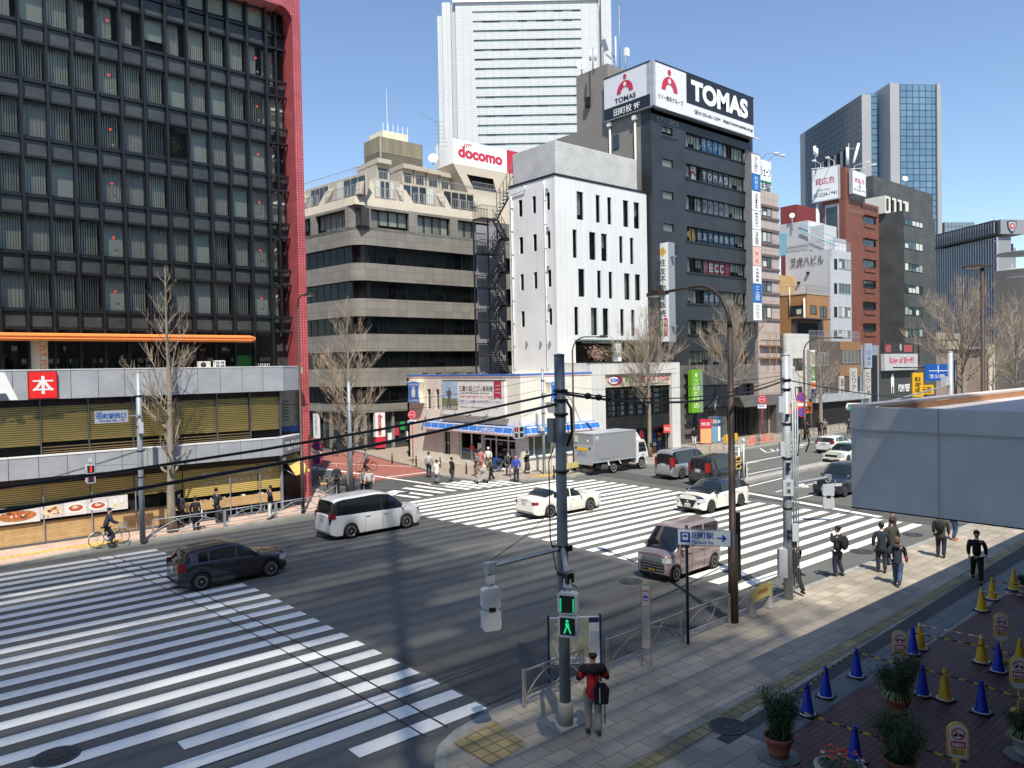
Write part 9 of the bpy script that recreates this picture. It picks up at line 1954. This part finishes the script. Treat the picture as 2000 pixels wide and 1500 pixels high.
ms,M=person(*Z2(690,890),55,'man in a navy suit leaning at the wooden counter','navy','navy','front',1.74,mask=1); th=thing('suitcase','small black suitcase beside the man at the counter','suitcase',G(437,1020,PH)); mb=MB(NAT[th.name]); mb.box((-.2,-.12,.05),(.2,.12,.5),BLACK); mb.build('case',th); mb=MB(NAT[th.name]); mb.tube([(-.1,.1,.5),(-.1,.1,.9),(.1,.1,.9),(.1,.1,.5)],.012,STEEL,5); mb.build('handle',th)
person(*Z2(1272,855),-95,'man in a navy jumper and white trousers drinking','navy','white','phone',1.72)
person(0,0,0,'masked cyclist in a navy cap and jacket on the cream bicycle','navy','navy',h=1.68,P=Vector((BK1.x-.15,BK1.y,PH)),rz=R(3),ride=True,hat=True,mask=1)
person(0,0,0,'cyclist in a grey jacket on the orange-red bicycle','grey','navy',h=1.68,P=Vector((BK2.x+.14,BK2.y,.02)),rz=R(165),ride=True)
person(658,960,178,'man in a blue jumper walking towards the guard rail by the ginkgo','navy','black',h=1.7,bald=True,mask=1)
person(711,968,165,'man in grey walking beside the one in a pale shirt, behind the people carrier','grey','navy','walk',1.7,z=0)
person(722,970,-170,'man in a pale checked shirt behind the white people carrier','pale','navy','walk',1.72,z=0,mask=1)
for px,py,f,lab,a,b_ in((627,893,30,'dark clad walker by the grey shopfront beyond the cafe','black','navy'),(655,889,-40,'dark clad walker in the side street behind the ginkgo','charcoal','black'),(1356,870,175,'man in a dark jacket and white shirt at the foot of the dark tower','black','white'),(1554,857,20,'person with a white shoulder strap by the orange shop','navy','black'),(1577,855,-30,'person in black with a bag beside the bus stop lamp','black','charcoal'),(1601,851,10,'person in dark clothes in the shade of the brown shop','black','black'),(1611,850,170,'person in grey in the shade of the brown shop','grey','charcoal'),(1658,849,175,'person standing by the canopy corner across the road','navy','charcoal')):person(px,py,f,lab,a,b_,'walk' if f in(30,-40,-30)else 'stand',1.7)
# pushchairs
for(x,y,lab)in((885,1240,'pale pushchair in front of the masked woman'),(1060,1135,'dark pushchair near the shop door')):
 P=G(*Z(x,y),0); t=thing('pushchair',lab,'pushchair',P,view_az(P)+R(110)); M=NAT[t.name]; c1=SW if y>1200 else CL['navy']; mb=MB(M); mb.plate([(-.25,.35),(.3,.35),(.35,.5),(-.1,.6),(-.35,1.0),(-.42,.95)],-.2,.2,c1); mb.build('seat',t); mb=MB(M); mb.ball((-.15,0,.85),.26,c1,12,8,(1,.85,.7)); mb.build('hood',t); mb=MB(M)
 for s in(-.2,.2):mb.tube([(.35,s,.1),(-.2,s,.5),(-.55,s,1.0)],.014,GREYM,5); mb.tube([(-.35,s,.1),(.1,s,.55)],.014,GREYM,5)
 mb.tube([(-.55,-.2,1.0),(-.55,.2,1.0)],.016,BLACK,5); mb.build('frame',t)
 for a in(.35,-.35):
  for s in(-.22,.22):mb=MB(M@Matrix.Translation((a,s,.1))); mb.lathe([(.04,-.02),(.1,-.02),(.1,.02),(.04,.02)],BLACK,14,axis='y'); mb.build('wheel',t)
# ------------------------------------------------------------------ plaza: cones, bars, signs, plants
PLZ=PH+.006; CB=mat('blue_cone_plastic',(.005,.035,.42),rough=.4,var=.06); CY=mat('yellow_cone_plastic',(.78,.44,.015),rough=.4,var=.08); random.seed(12)
cn={}
for k,px,py,c,lab in(('a',1577,1396,'b','blue cone nearest the potted shrub at the plaza edge'),('b',1613,1361,'b','second blue cone along the plaza edge'),('c',1673,1322,'b','third blue cone along the plaza edge'),('d',1802,1358,'b','blue cone right of the twin potted shrubs'),('e',1845,1367,'y','yellow cone between two blue cones in the middle row'),('f',1917,1392,'b','blue cone right of the lone yellow one in the middle row'),('g',1670,1488,'b','blue cone behind the flower planter'),('h',1783,1277,'b','blue cone leaning on a yellow cone at the upper plaza edge'),('i',1797,1268,'y','yellow cone paired with a blue one at the upper plaza edge'),('j',1917,1294,'y','yellow cone at the end of the orange and white bar'),('k',1950,1312,'b','blue cone behind the upper round topped sign'),('l',1992,1302,'y','yellow cone at the right edge behind the sign'),('m',1917,1193,'y','yellow cone with an orange and white bar at the far plaza edge'),('n',1938,1171,'y','second yellow cone at the far plaza edge'),('o',1980,1152,'y','farthest yellow cone, next to a small planter')):P=G(px,py,PLZ); cn[k]=P; cone(P,lab,CB if c=='b' else CY,BLACK,.7,'blue plaza cones' if c=='b' else 'yellow plaza cones')
OW=mat('orange_band',(.70,.28,.06),rough=.5)
def bar(a,b,label,m1,m2,z=.60,r=.017):
 a=Vector((a[0],a[1],PLZ+z)); b=Vector((b[0],b[1],PLZ+z)); L_=(b-a).length; n=max(4,int(L_/.14)); mb=MB()
 for i in range(n):mb.tube([a.lerp(b,i/n),a.lerp(b,(i+1)/n)],r,m1 if i%2 else m2,7)
 for p in(a,b):mb.lathe([(.05,-.012),(.06,0),(.05,.012)],m2,12,T=Matrix.Translation(p))
 return tag(mb.build('cone_bar'),label,'cone bar','striped cone bars')
g_=lambda px,py:G(px,py,PLZ+.6); NVB=mat('bar_black',(.02,.02,.035),rough=.4)
bar(cn['a'],cn['b'],'black and yellow bar between the first two blue edge cones',CY,NVB); bar(cn['b'],cn['c'],'black and yellow bar between the second and third blue edge cones',CY,NVB); bar(cn['a'],g_(1545,1360),'short bar running from the nearest blue cone towards the shrub',CY,NVB); bar(cn['c'],g_(1758,1298),'bar running from the third blue cone behind the twin shrubs',CY,NVB); bar(cn['d'],g_(1765,1296)*.0+g_(1750,1288),'bar leaving the blue cone right of the shrubs to the left',CY,NVB)
bar(cn['d'],cn['f'],'long black and yellow bar over the lone yellow cone',CY,NVB); bar(cn['f'],g_(2006,1368),'bar running off the right edge from the middle row',CY,NVB); bar(g_(1558,1388),cn['g'],'near black and yellow bar crossing the brick plaza',CY,NVB); bar(cn['g'],g_(1880,1486),'near bar passing behind the twin potted shrubs',CY,NVB)
bar(cn['h'],cn['k'],'long black and yellow bar of the upper row',CY,NVB,z=.55); bar(cn['i'],cn['j'],'orange and white bar of the upper row',OW,SIGNWHITE,z=.64); bar(cn['k'],g_(2010,1292),'bar running off the right edge from the upper row',CY,NVB,z=.55); bar(cn['m'],g_(2010,1164),'orange and white bar at the far plaza edge',OW,SIGNWHITE); bar(cn['n'],g_(2010,1146),'black and yellow bar at the far plaza edge',CY,NVB)
def nosign(px,py,hz,label,yaw=0):
 P=G(px,py,PLZ); t=thing('notice_stand',label,'notice stand',(P.x,P.y,PLZ),view_az(P)-R(90)+R(yaw),'yellow no cycling stands'); M=NAT[t.name]; mb=MB(M); mb.lathe([(.17,0),(.16,.05),(.05,.09),(.025,.12),(.025,.55)],mat('stand_yellow',(.66,.44,.10)),14); mb.build('foot',t)
 def cap(w,h,z0):return[(w*cos(a*pi/10),z0+h-w+w*sin(a*pi/10))for a in range(11)]+[(w*cos(pi+a*pi/10),z0+w+w*sin(pi+a*pi/10))for a in range(11)]
 mb=MB(M); mb.plate(cap(.17,.72,.5),-.03,.03,MATS['stand_yellow']); mb.plate(cap(.14,.66,.53),-.04,-.03,mat('board_white',(.62,.60,.56))); z=1.03
 mb.disc((0,-.045,z),.11,SREDT,22); mb.disc((0,-.048,z),.088,MATS['board_white'],22); T=Matrix.Translation((0,-.055,z))@Matrix.Rotation(R(45),4,'Y')
 for s in(-.045,.045):mb.lathe([(.026,-.001),(.03,0),(.026,.001)],INK,12,axis='y',T=Matrix.Translation((s,-.052,z-.02)))
 mb.box((-.045,-.054,z-.02),(.03,-.051,z-.012),INK); mb.box((-.09,-.0005,-.008),(.09,.0005,.008),SREDT,T); mb.box((-.115,-.046,.78),(.115,-.042,.90),SREDT); mb.text('駐輪禁止',0,.84,w=.19,h=.07,m=SIGNWHITE,y=-.048); mb.box((-.115,-.046,.66),(.115,-.042,.765),MATS['stand_yellow']); mb.text('自転車・バイクは',0,.735,w=.18,h=.03,m=INK,y=-.048); mb.text('撤去します',0,.69,w=.15,h=.03,m=INK,y=-.048); mb.build('board',t)
nosign(1758,1332,0,'yellow no cycling stand above the twin shrubs, beside a blue cone',8); nosign(1956,1292,0,'yellow no cycling stand in the upper row by a blue cone',10); nosign(1990,1392,0,'yellow no cycling stand at the right edge of the middle row',12); nosign(1871,1545,0,'yellow no cycling stand at the bottom edge',14)
TERR=mat('terracotta',(.30,.105,.065),rough=.85,var=.2,scale=4); SOIL=mat('dark_soil',(.03,.022,.015),rough=.95)
LF1=mat('dark_feathery_leaf',(.035,.065,.028),rough=.7,var=.4,scale=6); LF2=mat('mid_green_leaf',(.075,.125,.045),rough=.65,var=.35,scale=6); LF3=mat('strap_leaf',(.22,.26,.10),rough=.6)
def potted(P,label,r,h,top,n,spread,seed,saucer=False,pm=None,strap=False,tall=0):
 rnd=random.Random(seed); t=thing('potted_shrub',label,'potted plant',(P.x,P.y,PH+.006),rnd.random()*3,'potted shrubs on the plaza'); M=NAT[t.name]; mb=MB(M); mb.lathe([(r*.62,0),(r*.68,h*.2),(r*.74,h*.22),(r*.72,h*.27),(r*.92,h*.8),(r*1.02,h*.82),(r*1.04,h),(r*.93,h),(r*.9,h*.85),(.01,h*.85)],pm or TERR,26)
 mb.build('pot',t)
 if saucer:mb=MB(M); mb.lathe([(r*1.45,0),(r*1.5,.02),(r*1.45,.035),(.01,.03)],GRANITE,32); mb.build('saucer',t)
 mb=MB(M); fb=MB(M); mb.lathe([(r*.9,h*.86),(.01,h*.88)],SOIL,16)
 for i in range(16):
  a=rnd.uniform(0,6.28); L_=(top-h)*rnd.uniform(.5,1.0); tip=Vector((cos(a)*spread*rnd.uniform(.3,1),sin(a)*spread*rnd.uniform(.3,1),h+L_)); b0=Vector((cos(a)*r*.3,sin(a)*r*.3,h*.85)); pts=[b0,b0.lerp(tip,.5)+Vector((0,0,.1)),tip]; mb.tube(pts,[.010,.007,.003],BROWN,4,cap=False)
  for j in range(int(n/16)):
   u=rnd.random()**.7; p=(pts[0].lerp(pts[1],u*2)if u<.5 else pts[1].lerp(pts[2],u*2-1))+Vector((rnd.gauss(0,spread*.2),rnd.gauss(0,spread*.2),rnd.gauss(0,spread*.16))); s=rnd.uniform(.012,.03)
   T=Matrix.Translation(p)@Matrix.Rotation(rnd.uniform(0,6.28),4,'Z')@Matrix.Rotation(rnd.gauss(0,.8),4,'Y'); fb.add([(-s*1.5,0,0),(0,-s*.45,0),(s*1.5,0,-s*.3),(0,s*.45,0)],[(0,1,2,3)],LF1 if rnd.random()<.6 else LF2,T)
 if strap:
  for i in range(40):a=rnd.uniform(0,6.28); l=rnd.uniform(.2,.42); c,s_=cos(a),sin(a); w=.012; q=[(c*r*.4,s_*r*.4,h*.9),(c*(r*.4+l*.5),s_*(r*.4+l*.5),h+l*.55),(c*(r*.4+l),s_*(r*.4+l),h+l*.15)]; fb.add([(x-s_*w,y+c*w,z)for x,y,z in q]+[(x+s_*w,y-c*w,z)for x,y,z in q],[(0,1,4,3),(1,2,5,4)],LF3)
 mb.build('stem',t); fb.build('foliage',t); return t
potted(G(1521,1478,PLZ),'potted shrub in terracotta on a round slab at the near plaza corner',.27,.42,1.35,6500,.38,3,saucer=True)
potted(G(1752,1396,PLZ),'farther of the twin potted shrubs, with strappy leaves',.27,.40,1.35,6500,.42,5,strap=True); potted(G(1757,1524,PLZ),'nearer of the twin potted shrubs at the bottom edge',.26,.40,1.25,7000,.46,7)
potted(G(2003,1478,PLZ),'white pot with grassy leaves at the right bottom edge',.24,.40,.95,3500,.34,9,saucer=True,pm=mat('white_pot',(.45,.42,.37),rough=.8),strap=True)
P=G(2000,1160,PLZ); potted(P,'small white planter beside the farthest yellow cone',.2,.3,.6,900,.2,10,pm=MATS['white_pot'])
P=G(1642,1540,PLZ); t=thing('flower_planter','cream planter full of red, white and yellow flowers at the bottom edge','planter',(P.x,P.y,PH),view_az(P)-R(90)); M=NAT[t.name]; mb=MB(M); o=[(.42*cos(a*pi/8+pi/8)*1.0,.32*sin(a*pi/8+pi/8))for a in range(16)]; mb.prism(o,.02,.36,mat('cream_planter',(.55,.52,.44),rough=.7)); mb.prism([(x*1.07,y*1.07)for x,y in o],.36,.42,MATS['cream_planter']); mb.text('花壇',-.25,.3,w=.12,h=.06,m=BLUE,y=-.34); mb.build('trough',t); mb=MB(M); random.seed(40)
for _ in range(1500):a=random.uniform(0,6.28); q=math.sqrt(random.random()); p=Vector((cos(a)*.38*q,sin(a)*.28*q,.42+random.uniform(0,.14)*(1.2-q))); s=random.uniform(.01,.022); mb.add([(-s*1.4,0,0),(0,-s*.5,0),(s*1.4,0,0),(0,s*.5,0)],[(0,1,2,3)],random.choice([LF1,LF2,mat('silver_leaf',(.25,.29,.27))]),Matrix.Translation(p)@Matrix.Rotation(a*3,4,'Z')@Matrix.Rotation(random.gauss(0,.7),4,'Y'))
mb.build('foliage',t)
for _ in range(46):
 a=random.uniform(0,6.28); q=math.sqrt(random.random()); c=random.choice([RED,RED,SIGNWHITE,YELLOW,ORANGE]); r_=random.uniform(.018,.04); mb=MB(M@Matrix.Translation((cos(a)*.36*q,sin(a)*.26*q,.55+random.uniform(0,.07)+(.05 if c is RED else 0))));
 for i in range(5):mb.ball((r_*.6*cos(i*1.257),r_*.6*sin(i*1.257),0),r_*.55,c,6,4,(1,1,.5))
 mb.ball((0,0,.008),r_*.3,YELLOW,6,4); mb.build('flower',t)
# cafe chairs, kerb block, boards and machines on the far side
for i,(px,py,rz_,lab)in enumerate(((632,958,1.2,'yellow cafe chair at the terrace end'),(617,962,4.0,'brown cafe chair by the red pillar'))):P=G(px,py,PH); t=thing('cafe_chair',lab,'chair',P,rz_); M=NAT[t.name]; c=mat('yellow_seat',(.60,.38,.10))if i==0 else BROWN; mb=MB(M); mb.box((-.22,-.22,.42),(.22,.22,.46),c); mb.build('seat',t); mb=MB(M); mb.plate([(-.2,.5),(.2,.5),(.24,.85),(-.24,.85)],.2,.23,c); mb.build('backrest',t); [MB(M).tube([(x,y,0),(x*.9,y*.9,.42)],.014,GREYM,5).build('leg',t)for x in(-.2,.2)for y in(-.2,.2)]
def board(px,py,w,h,label,c,txt,name='sign_board',m2=None,dp=.08):P=G(px,py,PH); t=thing(name,label,'sign',P,view_az(P)-R(90)+R(12)); mb=MB(NAT[t.name]); mb.box((-w/2,0,.06),(w/2,dp,h),c); mb.box((-w/2+.05,-.012,.12),(w/2-.05,-.001,h*.62),m2 or SIGNWHITE); mb.text(txt,0,h*.8,w=w*.75,h=h*.13,m=SIGNWHITE if c is not WHITE else SREDT,y=-.01,bold=.02); mb.box((-w/2-.03,-.1,0),(w/2+.03,.2,.06),BLACK); mb.build('board',t)
board(1379,868,1.1,2.4,'red promotional board at the foot of the dark tower',SREDT,'野菜',m2=mat('board_orange',(.70,.40,.18))); board(1393,866,.9,2.6,'dark advertising column beside the red promotional board',mat('board_dark',(.10,.11,.13)),'三田',m2=mat('board_blue',(.15,.35,.5))); board(1403,864,.5,2.5,'blue upright board beside the bare tree trunk',BLUE,'営業中'); board(1309,880,.8,1.9,'white and orange stand beside the drug store pillar',WHITE,'薬',m2=mat('board_orange',(.7,.4,.18))); board(543,992,.5,1.25,'pale menu board leaning outside the cafe',mat('pale_board',(.5,.47,.42)),'CAFE')
P=G(1447,868,PH);
for i,(px,py)in enumerate(((1465,866),(1472,864),(1490,862),(1496,861),(1506,861))):cone(G(px,py,PH),['leftmost','second from left','middle','second from right','rightmost'][i]+' of the small red cones at the foot of the dark tower',mat('red_cone',(.75,.08,.03)),MATS['red_cone'],.75,'small red cones by the dark tower')
P=G(1552,850,PH); t=thing('bus_stop_post','bus stop post with a yellow disc and orange and blue panel','bus stop',P,YAW-R(90)); mb=MB(NAT[t.name]); mb.tube([(0,0,0),(0,0,3.2)],.04,GREYM,6); mb.build('shaft',t); mb=MB(NAT[t.name]); mb.disc((0,-.06,3.1),.34,YELLOW); mb.box((-.28,-.06,1.5),(.28,-.04,2.6),ORANGE); mb.box((-.28,-.06,.5),(.28,-.04,1.5),MATS['board_blue']); mb.build('panel',t)
a=G(1118,925,PH); t=thing('barrier','small faded yellow barrier at the foot of the lamp by the truck','barrier',(a.x,a.y,PH)); mb=MB(NAT[t.name]); mb.plate([(-.9,.4),(-.6,.8),(.6,.8),(.9,.4)],-.03,.03,mat('faded_yellow_board',(.5,.45,.2))); mb.build('board',t); cone(a+Vector((-.8,0,0)),'grey cone left of the lamp by the truck',CG,CG); cone(a+Vector((.9,.1,0)),'grey cone right of the lamp by the truck',CG,CG)
a=G(1430,866,PH); t=thing('barrier','yellow road barrier on the pavement behind the silver people carrier','barrier',(a.x,a.y,PH),R(5)); mb=MB(NAT[t.name]); mb.box((-1.3,-.1,.1),(.9,.1,.9),YELLOW); mb.box((-.3,-.12,.3),(.3,-.101,.7),SIGNWHITE); mb.build('board',t)
